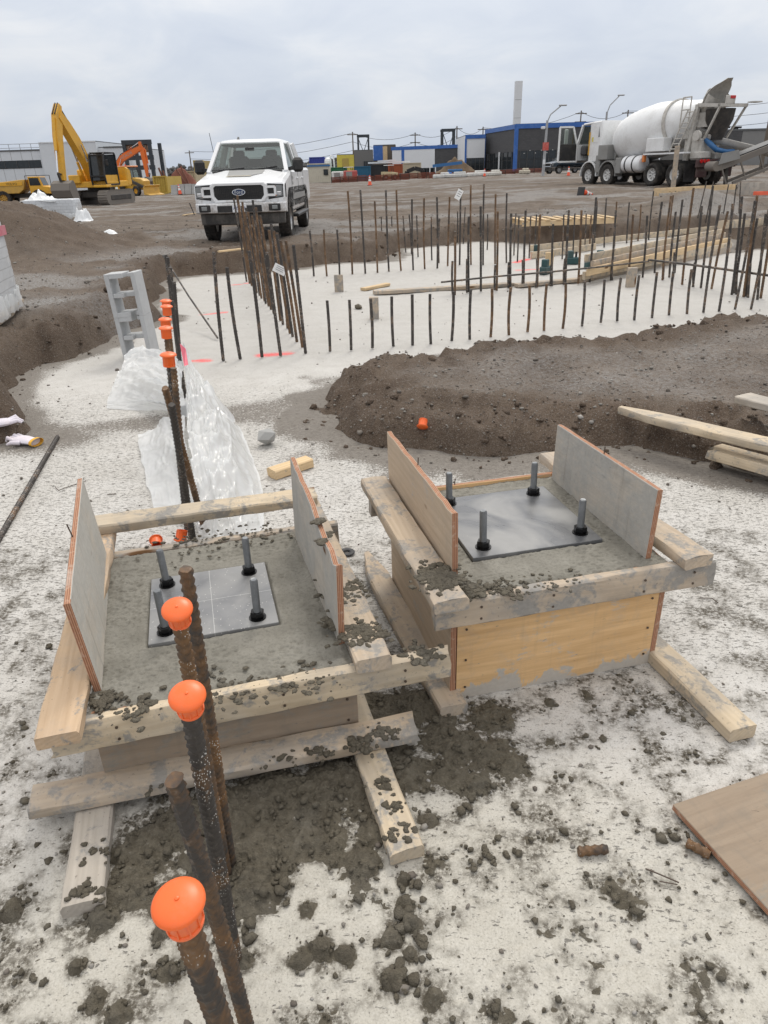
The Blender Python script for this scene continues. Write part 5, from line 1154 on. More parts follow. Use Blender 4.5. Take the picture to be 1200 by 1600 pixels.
def pickup(label, loc, rz, paint, decals, text=None):
    v = thing('pickup_truck', label, 'pickup truck', loc, rz)
    WB0, WB1, r = 1.95, -1.73, .41
    prof = [(2.62, .60), (2.80, .66), (2.83, .80), (2.82, 1.03), (2.78, 1.10), (2.66, 1.14), (2.30, 1.19), (1.55, 1.29), (1.50, 1.33), (-1.18, 1.35), (-1.20, 1.37), (-2.86, 1.38), (-2.92, 1.34), (-2.94, .75), (-2.90, .62), (-2.4, .58)]
    ra = [(WB1+.51*math.cos(R(a_)), .43+.51*math.sin(R(a_))) for a_ in range(165, 10, -15)]
    fa = [(WB0+.51*math.cos(R(a_)), .43+.51*math.sin(R(a_))) for a_ in range(165, 10, -15)]
    prof += [(WB1-.52, .55)]+ra+[(WB1+.55, .50), (WB0-.55, .50)]+fa+[(WB0+.52, .58)]
    # body sides and bonnet
    body = MB(); body.prism(prof, -.985, .985, inset=.055); link('body', body, paint, v, smooth_deg=28)
    hd = MB(); hd.loft([[(2.70, -.80, 1.125), (2.70, .80, 1.125), (2.66, .60, 1.150), (2.66, -.60, 1.150)], [(2.2, -.86, 1.195), (2.2, .86, 1.195), (2.2, .55, 1.245), (2.2, -.55, 1.245)], [(1.56, -.88, 1.285), (1.56, .88, 1.285), (1.56, .50, 1.345), (1.56, -.50, 1.345)]]); link('bonnet', hd, paint, v, smooth_deg=20)
    if decals:
        panel('bonnet_decal', [(2.28, -.33, 1.240), (2.28, .20, 1.240), (2.05, .42, 1.272), (1.62, .42, 1.342), (1.62, -.40, 1.342)], M_DECAL, v, .003)
        panel('decal_border', [(2.33, -.36, 1.232), (2.33, .22, 1.232), (2.285, .20, 1.240), (2.285, -.33, 1.240)], plain('decal_gold', (.55, .50, .36), .4), v, .002)
    # cab frame
    roof = MB(); rr = lambda x0, x1, hw, z, c=.12: [(x0, -hw+c, z), (x0, hw-c, z), (x0-c, hw, z), (x1+c, hw, z), (x1, hw-c, z), (x1, -hw+c, z), (x1+c, -hw, z), (x0-c, -hw, z)]
    roof.loft([rr(.80, -1.02, .765, 1.86), rr(.80, -1.02, .76, 1.895), rr(.66, -.95, .71, 1.94), rr(.40, -.75, .56, 1.965)]); link('roof', roof, paint, v, smooth_deg=40)
    pl = []
    for s_ in (-1, 1):
        pl += [((1.54, .90*s_, 1.30), (.78, .735*s_, 1.88), .09, .07), ((.02, .93*s_, 1.32), (-.05, .75*s_, 1.88), .05, .14), ((-1.16, .93*s_, 1.33), (-.98, .745*s_, 1.88), .07, .16)]
    bm_obj('pillar', pl, paint, v); bm_obj('rear_wall', [((-1.15, 0, 1.30), (-1.12, 0, 1.45), 1.75, .05)], paint, v)
    panel('windscreen', [(1.53, -.86, 1.305), (1.53, .86, 1.305), (.80, .70, 1.875), (.80, -.70, 1.875)], M_GLASS, v)
    panel('rear_window', [(-1.13, -.80, 1.45), (-1.13, .80, 1.45), (-1.0, .70, 1.86), (-1.0, -.70, 1.86)], M_GLASS, v); link('headliner', MB().box((-.1, 0, 1.85), (1.6, 1.4, .03)), M_SEAT, v)
    for s_ in (-1, 1):
        panel('side_window', [(1.38, .915*s_, 1.345), (.05, .935*s_, 1.345), (-.01, .765*s_, 1.85), (.80, .76*s_, 1.85)], M_DGLASS if not decals else M_GLASS, v)
        panel('side_window', [(-.06, .935*s_, 1.345), (-1.02, .935*s_, 1.345), (-.90, .765*s_, 1.85), (-.10, .765*s_, 1.85)], M_DGLASS if not decals else M_GLASS, v)
        bm_obj('window_trim', [((1.42, .93*s_, 1.335), (-1.1, .945*s_, 1.34), .03, .02), ((.0, .945*s_, 1.34), (-.05, .775*s_, 1.86), .02, .10)], M_TRIM, v)
        m_ = link('mirror', MB().box((1.30, 1.15*s_, 1.42), (.14, .24, .28), .05), M_TRIM, v); bm_obj('mirror_arm', [((1.30, .93*s_, 1.34), (1.30, 1.08*s_, 1.38), .10, .07)], M_TRIM, m_)
        # door seams, handles, step, stripes
        for xs in (1.36, .0, -1.18): link('door_seam', MB().box((xs, .9875*s_, .96), (.012, .004, .72)), M_TRIM, v)
        for xs in (.22, -.95): link('door_handle', MB().box((xs, 1.0*s_, 1.16), (.22, .03, .035), .01), paint, v)
        link('running_board', MB().box((.12, 1.0*s_, .43), (2.5, .20, .07), .02), M_TRIM, v)
        if decals:
            for k_ in range(4): link('side_stripe', MB().box((1.16, .9885*s_, 1.17-.10*k_), (.20, .004, .06)), M_DECAL, v)
            link('side_stripe', MB().box((-.10, .9885*s_, .80), (2.7, .004, .12)), M_DECAL, v)
        # lamps
        hl = MB(); hl.loft([[(2.835, .63*s_, .80), (2.835, .95*s_, .84), (2.835, .95*s_, 1.07), (2.835, .63*s_, 1.09)], [(2.70, .60*s_, .79), (2.60, 1.0*s_, .83), (2.60, 1.0*s_, 1.08), (2.70, .60*s_, 1.09)]]); h_ = link('headlight', hl, M_TRIM, v, smooth_deg=0)
        panel('lens', [(2.842, .80*s_, .84), (2.842, .945*s_, .86), (2.842, .945*s_, 1.05), (2.842, .80*s_, 1.06)], M_LENS, h_, .006*s_)
        panel('indicator', [(2.847, .775*s_, .86), (2.847, .81*s_, .86), (2.847, .80*s_, 1.04), (2.847, .775*s_, 1.04)], M_AMBER, h_, .004*s_)
        link('lamp_bulb', MB().box((2.85, .87*s_, .91), (.02, .10, .06), .01), M_CHROME, h_)
        fr = MB(); y0, y1 = .58, .79
        for a_, b_ in (((.58, 1.03), (.79, 1.03)), ((.79, 1.03), (.79, .88)), ((.79, .88), (.58, .88))): beam(fr, (2.855, a_[0]*s_, a_[1]), (2.855, b_[0]*s_, b_[1]), .05, .045)
        link('lamp_bracket', fr, paint, h_)
        fg = link('fog_light', MB().box((2.955, .76*s_, .66), (.03, .26, .13), .012), M_TRIM, v); link('fog_lens', MB().box((2.975, .77*s_, .66), (.012, .12, .07), .005), M_LENS, fg)
        wheel(v, WB0, .86*s_, r, .28, M_RIM, 6, s_); wheel(v, WB1, .86*s_, r, .28, M_RIM, 6, s_)
    # grille
    oc = [(-.56, 1.115), (.56, 1.115), (.615, 1.07), (.615, .86), (.54, .76), (-.54, .76), (-.615, .86), (-.615, 1.07)]
    ic = [(y*.885, .94+(z-.94)*.74) for y, z in oc]
    gs = MB(); gs.loft([[(2.80, y, z) for y, z in oc], [(2.875, y, z) for y, z in oc], [(2.885, y*.97, .94+(z-.94)*.93) for y, z in oc], [(2.88, y, z) for y, z in ic], [(2.83, y, z) for y, z in ic]], cap=False); link('grille_surround', gs, paint if decals else M_CHROME, v, smooth_deg=30)
    gr = panel('grille', [(2.842, y, z) for y, z in ic], M_TRIM, v)
    bars = MB()
    for k_ in range(7): bars.box((2.848, 0, .84+.042*k_), (.008, 1.0, .008))
    for k_ in range(25): bars.box((2.848, -.48+.04*k_, .965), (.008, .006, .27))
    link('grille_mesh', bars, M_TRIM, gr)
    if text:
        em = MB(); em.loft([[(2.86+dx, .145*s_*math.cos(2*math.pi*j/24), .945+.062*s_*math.sin(2*math.pi*j/24)) for j in range(24)] for dx, s_ in ((0, 1), (.03, 1), (.03, .9))]); e_ = link('emblem', em, M_CHROME, v, smooth_deg=25)
        em = MB(); em.loft([[(2.889+dx, .128*math.cos(2*math.pi*j/24), .945+.05*math.sin(2*math.pi*j/24)) for j in range(24)] for dx in (0, .004)]); link('emblem_field', em, plain('emblem_blue', (.015, .035, .10), .2), e_)
        tm = text_mesh(text, .095, .001); tm.materials.append(M_CHROME); o = bpy.data.objects.new('emblem_script', tm); C.objects.link(o); o.parent = e_; o.matrix_basis = Matrix.Translation((2.895, 0, .945)) @ Matrix.Rotation(R(90), 4, 'Z') @ Matrix.Rotation(R(90), 4, 'X')
    # bumper
    bp = MB(); sec = lambda x, y: [(x, y, .56), (x+.05, y, .58), (x+.05, y, .73), (x, y, .755), (x-.12, y, .75), (x-.12, y, .56)]
    bp.loft([sec(2.72, -1.0), sec(2.86, -.90), sec(2.92, -.6), sec(2.92, .6), sec(2.86, .90), sec(2.72, 1.0)]); link('bumper', bp, paint, v, smooth_deg=30)
    link('bumper_insert', MB().box((2.965, 0, .645), (.02, .98, .13), .01), M_TRIM, v)
    vl = MB(); sec = lambda x, y: [(x, y, .34), (x+.03, y, .36), (x+.06, y, .545), (x-.1, y, .555)]
    vl.loft([sec(2.60, -.94), sec(2.78, -.80), sec(2.82, 0), sec(2.78, .80), sec(2.60, .94)]); link('valance', vl, plain('valance_plastic', (.05, .048, .046), .6, 0, .6, (.25, .23, .20), 3), v, smooth_deg=30)
    if text:
        lp = link('licence_plate', MB().box((2.985, -.0, .66), (.012, .31, .16), .004), plain('plate_white', (.78, .80, .82), .4, 0, .25), v)
        tm = text_mesh('AZ·5  30', .075, .001); tm.materials.append(plain('plate_blue', (.03, .06, .22), .5)); o = bpy.data.objects.new('plate_text', tm); C.objects.link(o); o.parent = lp; o.matrix_basis = Matrix.Translation((2.993, 0, .655)) @ Matrix.Rotation(R(90), 4, 'Z') @ Matrix.Rotation(R(90), 4, 'X')
    bm_obj('wiper', [((1.50, .05, 1.335), (1.42, .68, 1.40), .02, .02), ((1.50, -.70, 1.335), (1.44, -.08, 1.385), .02, .02)], M_TRIM, v); link('cowl', MB().box((1.545, 0, 1.315), (.10, 1.62, .03), .008), M_TRIM, v)
    link('roof_fin', MB().prism([(-.1, 1.955), (.08, 1.955), (-.08, 2.02)], -.02, .02, Matrix.Translation((.35, -.36, 0))), M_TRIM, v)
    # cabin
    link('dashboard', MB().box((1.22, 0, 1.36), (.42, 1.6, .08), .02), M_SEAT, v); link('dark_cabin_cover', MB().box((.17, 0, 1.352), (2.6, 1.76, .03)), M_SEAT, v)  # dark cover over the body top, added so the cabin looks dark inside
    for s_ in (-1, 1):
        se = link('seat', MB().box((.25, .40*s_, 1.46), (.16, .50, .34), .06), M_SEAT, v); link('headrest', MB().box((.22, .40*s_, 1.66), (.10, .28, .18), .04), M_SEAT, se)
    link('rear_seat', MB().box((-.80, 0, 1.46), (.16, 1.4, .26), .05), M_SEAT, v)
    link('rear_view_mirror', MB().box((.95, 0, 1.75), (.03, .22, .07), .015), M_TRIM, v)
    sw = MB(); sw.loft([[(.85+.02*math.cos(a_), .40+(.18+.018*math.cos(a_))*math.cos(2*math.pi*j/20), 1.42+(.18+.018*math.sin(a_))*math.sin(2*math.pi*j/20)) for a_ in [2*math.pi*k_/6 for k_ in range(6)]] for j in range(21)], cap=False); link('steering_wheel', sw, M_TRIM, v)
    return v
pA, pB = at(330, 377, .34), at(450, 371, .34); pm = (pA+pB)/2; hd_ = math.atan2(-1, -.012)
pc = pm-Vector((math.cos(hd_), math.sin(hd_), 0))*1.95; zt = (gz(pm.x, pm.y)+gz(pc.x, pc.y))/2
pickup('white crew cab pickup facing the viewer behind the dense rebar row', (pc.x, pc.y, .335), hd_, M_WHITE, True, 'Ford').scale = (.93, .92, 1.0)
pd_ = gat(884, 271); pickup('dark blue pickup parked beside the mixer cab, seen from its front', (pd_.x+.3, pd_.y+.5, gz(pd_.x, pd_.y)), R(205), M_NAVY, False)

# ---- concrete mixer lorry
def solve_pair(px0, py0, z0, px1, dist, z1, near=True):
    a_ = at(px0, py0, z0); best = None
    for k_ in range(400):
        Y = a_.y+k_*.03; d = ray(px1, 289); x = d[0]*Y/d[1]
        e_ = abs(math.hypot(x-a_.x, Y-a_.y)-dist)
        if best is None or e_ < best[0]: best = (e_, Vector((x, Y, z1)))
    return a_, best[1]
mr, mf = solve_pair(1055, 291, .66, 921, 6.35*.9, .66)
mdir = (mf-mr).normalized(); mang = math.atan2(mdir.y, mdir.x)
mleft = Vector((-mdir.y, mdir.x, 0)); mc = mr+mdir*3.05*.9-mleft*1.05*.9
def mixer():
    v = thing('concrete_mixer_truck', 'white concrete mixer truck with its cab door open, right of the site', 'mixer truck', (mc.x, mc.y, .66), mang); v.scale = (.9, .9, .88)
    r = .52
    for x, st in ((3.3, 1), (1.75, 1)):
        for s_ in (-1, 1): wheel(v, x, 1.05*s_, r, .38, M_RIMW if s_ > 0 else M_RIM, 8, s_, .56)
    for x in (-1.55, -3.05):
        for s_ in (-1, 1): wheel(v, x, .98*s_, r, .60, M_RIMW, 8, s_, .56)
    link('chassis', MB().box((-.1, .42, 1.0), (8.4, .10, .28)).box((-.1, -.42, 1.0), (8.4, .10, .28)).box((3.9, 0, .85), (.3, 2.2, .4), .05).box((0, 0, .9), (1.2, 1.4, .5)).box((-2.3, 0, .62), (2.2, .5, .5)), M_IRON, v)
    for x in (3.3, 1.75, -1.55, -3.05): link('axle', MB().cyl((x, -1, r), (x, 1, r), .10, .10, 8), M_IRON, v)
    # cab
    prof = [(4.55, 1.15), (4.62, 1.5), (4.55, 2.05), (4.22, 2.95), (4.05, 3.08), (2.55, 3.12), (2.50, 3.0), (2.50, 1.25), (2.75, 1.15)]
    sh = MB(); sh.prism([(3.35, 1.15), (3.35, 3.06), (3.2, 3.10), (2.55, 3.12), (2.50, 3.0), (2.50, 1.25), (2.75, 1.15)], -1.2, 1.2, inset=.06); c_ = link('cab', sh, M_WHITED, v, smooth_deg=30)
    sh = MB(); sh.prism([(4.12, 2.96), (4.05, 3.06), (3.2, 3.10), (3.2, 2.98)], -1.2, 1.2, inset=.05); link('cab_roof', sh, M_WHITED, v)
    sh = MB(); sh.prism([(4.55, 1.15), (4.62, 1.5), (4.55, 2.05), (4.45, 2.05), (4.45, 1.15)], -1.2, 1.2, inset=.04); link('cab_nose', sh, M_WHITED, v)
    link('cab_floor', MB().box((3.9, 0, 1.2), (1.2, 2.3, .12)), M_IRON, v)
    bm_obj('cab_pillar', [((4.50, s_*1.14, 2.05), (4.15, s_*1.12, 2.98), .12, .10) for s_ in (-1, 1)]+[((3.36, s_*1.16, 1.2), (3.36, s_*1.16, 3.0), .08, .08) for s_ in (-1, 1)], M_WHITED, v)
    panel('windscreen', [(4.51, -1.1, 2.06), (4.51, 1.1, 2.06), (4.17, 1.05, 2.95), (4.17, -1.05, 2.95)], M_GLASS, v)
    panel('far_door', [(4.5, -1.19, 1.25), (3.4, -1.19, 1.25), (3.4, -1.19, 2.1), (4.5, -1.19, 2.1)], M_WHITED, v, .04)
    panel('cab_rear_window', [(2.62, 1.205, 2.35), (3.05, 1.205, 2.3), (3.05, 1.205, 2.85), (2.72, 1.205, 2.9)], M_DGLASS, v, .006)
    link('seat', MB().box((3.6, .55, 1.6), (.5, .5, .16), .05).box((3.42, .55, 2.0), (.14, .5, .75), .05), M_SEAT, v)
    link('dashboard', MB().box((4.25, 0, 1.75), (.4, 2.0, .5), .08), M_SEAT, v)
    bm_obj('grab_rail', [((3.40, 1.22, 1.5), (3.40, 1.22, 2.6), .05, .05)], M_YEL, v)
    link('warning_sticker', MB().box((3.12, 1.203, 2.25), (.20, .006, .22)), plain('sticker_yellow', (.7, .6, .08), .5), v)
    link('side_locker', MB().box((2.9, 1.206, 2.5), (.38, .012, .8), .003), M_WHITED, v)
    # open driver's door: hinged at its front edge, swung out
    Dm = Matrix.Translation((4.45, 1.22, 0)) @ Matrix.Rotation(R(78), 4, 'Z')
    d_ = MB(); d_.box((.52, 0, 1.66), (1.04, .07, .86), .02, Dm); do = link('cab_door', d_, M_TRIM, v)
    d_ = MB()
    for p0, p1 in (((.0, 0, 1.22), (1.04, 0, 1.22)), ((1.04, 0, 1.22), (1.04, 0, 2.92)), ((1.04, 0, 2.92), (.28, 0, 2.92)), ((.28, 0, 2.92), (.02, 0, 2.08)), ((.02, 0, 2.08), (0, 0, 1.22))): beam(d_, Dm @ Vector(p0), Dm @ Vector(p1), .07, .09)
    link('door_frame', d_, M_WHITED, do); panel('door_glass', [Dm @ Vector(p) for p in ((.05, 0, 2.1), (1.0, 0, 2.1), (1.0, 0, 2.88), (.30, 0, 2.88))], M_GLASS, do)
    link('mirror', MB().box((4.75, 1.75, 2.45), (.12, .22, .75), .04), M_WHITE, v)
    # mudguards
    for x, m_ in ((3.3, M_WHITED), (1.75, M_GREYP)):
        for s_ in (-1, 1):
            g_ = MB(); n = 12; out = [(x+.70*math.cos(R(a_)), .52+.70*math.sin(R(a_))) for a_ in np.linspace(-5, 185, n)]; inn = [(x+.64*math.cos(R(a_)), .52+.64*math.sin(R(a_))) for a_ in np.linspace(185, -5, n)]
            g_.prism(out+inn, s_*.80, s_*1.24); link('mudguard', g_, m_, v, smooth_deg=25)
    link('mudguard_box', MB().box((2.55, 1.05, 1.05), (.35, .4, .85), .03), M_GREYP, v); link('mudguard_box', MB().box((.92, 1.05, .95), (.42, .4, .75), .03), M_GREYP, v)
    link('battery_box', MB().box((2.15, 1.05, 1.60), (.75, .5, .72), .03), M_GREYP, v)
    # drum
    ax0, ax1 = Vector((2.15, 0, 2.05)), Vector((-3.35, 0, 2.95)); L = (ax1-ax0).length
    M = (ax1-ax0).to_track_quat('Z', 'Y').to_matrix().to_4x4(); M.translation = ax0
    d_ = MB(); d_.lathe([(.01, .0), (.45, .02), (.85, .16), (1.08, .55), (1.19, 1.1), (1.23, 1.7), (1.23, 2.7), (1.20, 3.0), (1.02, 4.0), (.80, 4.9), (.66, L), (.58, L), (.60, L-.3)], 48, M, cap=False); dr = link('drum', d_, M_WHITED, v, smooth_deg=25)
    d_ = MB(); d_.lathe([(1.06, 3.86), (1.10, 3.86), (1.10, 4.02), (1.03, 4.02)], 40, M, cap=False); link('drum_track_ring', d_, M_CEMENTY, dr)
    link('drum_pedestal', MB().box((1.9, 0, 1.5), (.5, .9, .9), .04), M_CEMENTY, v); link('rear_pedestal', MB().box((-3.0, .55, 1.75), (.25, .25, 1.3)).box((-3.0, -.55, 1.75), (.25, .25, 1.3)).box((-3.0, 0, 2.1), (.3, 1.6, .18)), M_CEMENTY, v)
    # water tank with straps, toolbox, deck rail
    wt = link('water_tank', MB().loft([[(x, 1.0+q*math.cos(2*math.pi*j/24), 1.0+q*math.sin(2*math.pi*j/24)) for j in range(24)] for x, q in ((.62, .1), (.60, .33), (.52, .40), (-.62, .40), (-.70, .33), (-.72, .1))]), M_WHITE, v, smooth_deg=40)
    for x in (.25, -.28): m_ = MB(); m_.loft([[(x+dx, 1.0+q*math.cos(2*math.pi*j/24), 1.0+q*math.sin(2*math.pi*j/24)) for j in range(24)] for dx, q in ((-.04, .40), (-.04, .412), (.04, .412), (.04, .40))], cap=False); link('tank_strap', m_, M_TRIM, wt)
    link('marker_lamp', MB().box((-.85, 1.15, 1.25), (.15, .15, .35), .02), M_AMBER, v)
    link('toolbox', MB().box((-1.55, 1.0, 1.82), (1.15, .5, .58), .02), M_WHITED, v); link('side_deck', MB().box((-2.2, 1.08, 1.42), (2.7, .36, .07), .01), M_WHITE, v)
    # ladder on the near rear side
    ld = MB()
    for dy in (0, .42): ld.cyl((-2.45-dy*0, 1.12-dy*.0+.0, 1.5), (-3.1, .95, 3.2), .035, .035, 6, Matrix.Translation((-dy, 0, 0)))
    for k_ in range(8): t = k_/8+.06; ld.cyl((-2.45-.65*t, 1.12-.17*t, 1.5+1.7*t), (-2.87-.65*t, 1.12-.17*t, 1.5+1.7*t), .025, .025, 6)
    link('ladder', ld, M_CEMENTY, v)
    rl = MB()
    for p0, p1 in (((-2.7, .95, 2.4), (-2.7, .95, 3.7)), ((-3.2, .95, 2.4), (-3.2, .95, 3.7)), ((-2.7, .95, 3.7), (-3.2, .95, 3.7)), ((-2.7, .95, 3.2), (-3.2, .95, 3.2))): rl.cyl(p0, p1, .03, .03, 6)
    link('hand_rail', rl, M_CEMENTY, v)
    # rear frame, hopper and chute
    bm_obj('rear_frame', [((-3.15, s_*.75, 1.1), (-3.45, s_*.75, 3.35), .14, .18) for s_ in (-1, 1)]+[((-3.45, s_*.75, 3.35), (-4.75, s_*.75, 3.25), .10, .14) for s_ in (-1, 1)]+[((-4.7, s_*.75, 3.2), (-4.0, s_*.65, 2.0), .08, .08) for s_ in (-1, 1)]+[((-3.4, -.8, 3.3), (-3.4, .8, 3.3), .16, .16), ((-4.7, -.8, 3.25), (-4.7, .8, 3.25), .14, .12), ((-3.15, -.8, 1.7), (-3.15, .8, 1.7), .2, .3), ((-4.75, -1.0, 3.36), (-5.1, -1.0, 3.36), .5, .05)], M_CEMENTY, v)
    hp = MB(); rings = []
    for t, x, z, rad, tilt in ((0, -3.3, 2.9, .42, 0), (.33, -3.4, 3.2, .52, 10), (.66, -3.5, 3.5, .58, 20), (1, -3.6, 3.72, .60, 30)):
        rings.append([(x+rad*.75*math.cos(R(a_))-.25*t, rad*math.sin(R(a_)), z+.30*t*math.cos(R(a_))) for a_ in range(-150, 151, 25)])
    rings2 = [[(p[0]*.995-.02, p[1]*.95, p[2]+.01) for p in q] for q in rings]
    n = len(rings[0])
    for RG in (rings, rings2):
        vs = [p for q in RG for p in q]; fs = [(i*n+j, i*n+j+1, (i+1)*n+j+1, (i+1)*n+j) for i in range(len(RG)-1) for j in range(n-1)]; hp.add(vs, fs)
    link('charge_hopper', hp, M_CEMENTY, v, smooth_deg=40)
    tall = MB(); rg = []
    for t in np.linspace(0, 1, 9):
        hw = .44+.24*math.sin(math.pi*min(1, t*1.15))*(1-.35*t)-.30*max(0, t-.72)/.28; x = -3.15-.25*t-.75*t*t; z = 3.15+1.30*t-.12*t*t; cup = .30*(1-t*.5)
        rg.append([(x-cup*(abs(y)**2), y*hw, z) for y in np.linspace(-1, 1, 9)]+[(x-.04-cup*(abs(y)**2), y*hw*.97, z+.01) for y in np.linspace(1, -1, 9)])
    tall.loft(rg); link('splash_shield', tall, M_CEMENTY, v, smooth_deg=50)
    link('discharge_funnel', MB().lathe([(.62, 3.15), (.58, 2.7), (.36, 2.2), (.30, 1.9), (.27, 1.9), (.33, 2.2), (.55, 2.7), (.59, 3.15)], 20, Matrix.Translation((-4.05, 0, 0)), cap=False), M_IRON, v)
    link('discharge_wing', MB().box((-3.55, .5, 2.75), (.9, .06, .6), .01, None, R(20)), M_CEMENTY, v)
    ch = MB(); c0, c1 = Vector((-3.75, .25, 2.15)), Vector((-5.6, -2.2, 1.35)); dd = (c1-c0).normalized(); sd_ = dd.cross(Vector((0, 0, 1))).normalized(); up_ = sd_.cross(dd)
    ring = lambda c: [c+sd_*.30*math.cos(R(a_))+up_*.30*math.sin(R(a_)) for a_ in range(180, 361, 22)]+[c+sd_*.27*math.cos(R(a_))+up_*.27*math.sin(R(a_)) for a_ in range(360, 179, -22)]
    ch.loft([ring(c0), ring(c0.lerp(c1, .5)), ring(c1)]); link('chute', ch, M_CEMENTY, v, smooth_deg=40)
    link('control_panel', MB().box((-4.74, .25, 3.45), (.06, .55, .36), .02), M_CEMENTY, v); link('work_lamp', MB().box((-4.76, .15, 3.56), (.06, .3, .12), .01), M_RED, v)
    link('chute_pivot', MB().cyl((-3.85, .9, 2.1), (-3.85, 1.02, 2.1), .22, .22, 16).box((-3.6, .2, 1.55), (.6, 1.1, .9), .08), M_CEMENTY, v)
    link('rear_bumper', MB().box((-4.25, 0, .95), (.18, 2.3, .35), .03).box((-4.2, .75, .62), (.08, .6, .5), .01).box((-4.2, -.75, .62), (.08, .6, .5), .01), plain('bumper_maroon', (.06, .025, .025), .6, 0, .6), v)
    link('valve_block', MB().box((-3.9, .55, 1.3), (.5, .6, .3), .04).box((-3.95, -.4, 1.25), (.45, .8, .3), .04), M_CEMENTY, v)
    for y in (.98, .78, .58, -.62): link('tail_light', MB().cyl((-4.34, y, 1.05), (-4.37, y, 1.05), .08, .08, 12), M_RED, v)
    hs = MB(); hs.tube([(-3.9, .5, 1.95), (-4.15, .42, 1.75), (-4.35, .2, 1.5), (-4.5, -.2, 1.42), (-4.6, -.6, 1.45)], [.08, .12, .11, .09, .06], 10); link('blue_hose', hs, M_BLUE, v, smooth_deg=60)
    bm_obj('mud_flap', [((-3.72, 1.0, .95), (-3.76, 1.0, .2), .60, .02)], M_TRIM, v)
    link('cement_bag', MB().box((-4.45, -.55, 1.05), (.35, .75, .55), .12), M_GREYP, v)
    return v
mixer()
# belt conveyor beside the mixer's chute
def conveyor():
    a_, b_ = aty(1118, 262, 30.5), aty(1262, 205, 31.5); v = thing('belt_conveyor', 'belt conveyor rising to the right behind the mixer chute', 'conveyor', (a_.x, a_.y, gz(a_.x, a_.y)))
    o = Vector((a_.x, a_.y, gz(a_.x, a_.y))); a_, b_ = a_-o, b_-o; bm_obj('side_rail', [(a_+Vector((0, dy, 0)), b_+Vector((0, dy, 0)), .08, .22) for dy in (-.35, .35)], M_MUDDY, v)
    bm_obj('belt', [(a_+Vector((0, 0, .16)), b_+Vector((0, 0, .16)), .6, .05)], M_TRIM, v)
    lo = Vector((0, 0, -.75)); bm_obj('lower_chord', [(a_+lo+Vector((.6, dy, .2)), b_+lo+Vector((0, dy, 0)), .07, .10) for dy in (-.35, .35)], M_MUDDY, v)
    for k_ in range(6): p = a_.lerp(b_, k_/5+.02); link('strut', beam(MB(), p+Vector((0, -.35, 0)), p+Vector((.35, -.35, -.72)), .05, .05), M_MUDDY, v)
    for t in (.12, .75):
        p = a_.lerp(b_, t); link('leg', beam(MB(), p, Vector((p.x+.1, p.y, -.05)), .12, .12), M_IRON, v)
    m_ = MB(); m_.cyl(a_+Vector((-.1, -.4, .05)), a_+Vector((-.1, .4, .05)), .18, .18, 14); link('tail_drum', m_, M_MUDDY, v)
    panel('hopper_side', [a_+Vector((-.1, -.42, .1)), a_+Vector((.7, -.42, .3)), a_+Vector((.6, -.42, .6)), a_+Vector((.0, -.42, .5))], M_GREYP, v, .03)
conveyor()
ps = at(1051, 299, .62); tag(board('timber_post', (ps.x, ps.y, .6), (ps.x-.05, ps.y, 2.1), .14, .12, W_WORN, up=(0, -1, 0)), 'brown timber post standing in front of the mixer rear wheel', 'post')

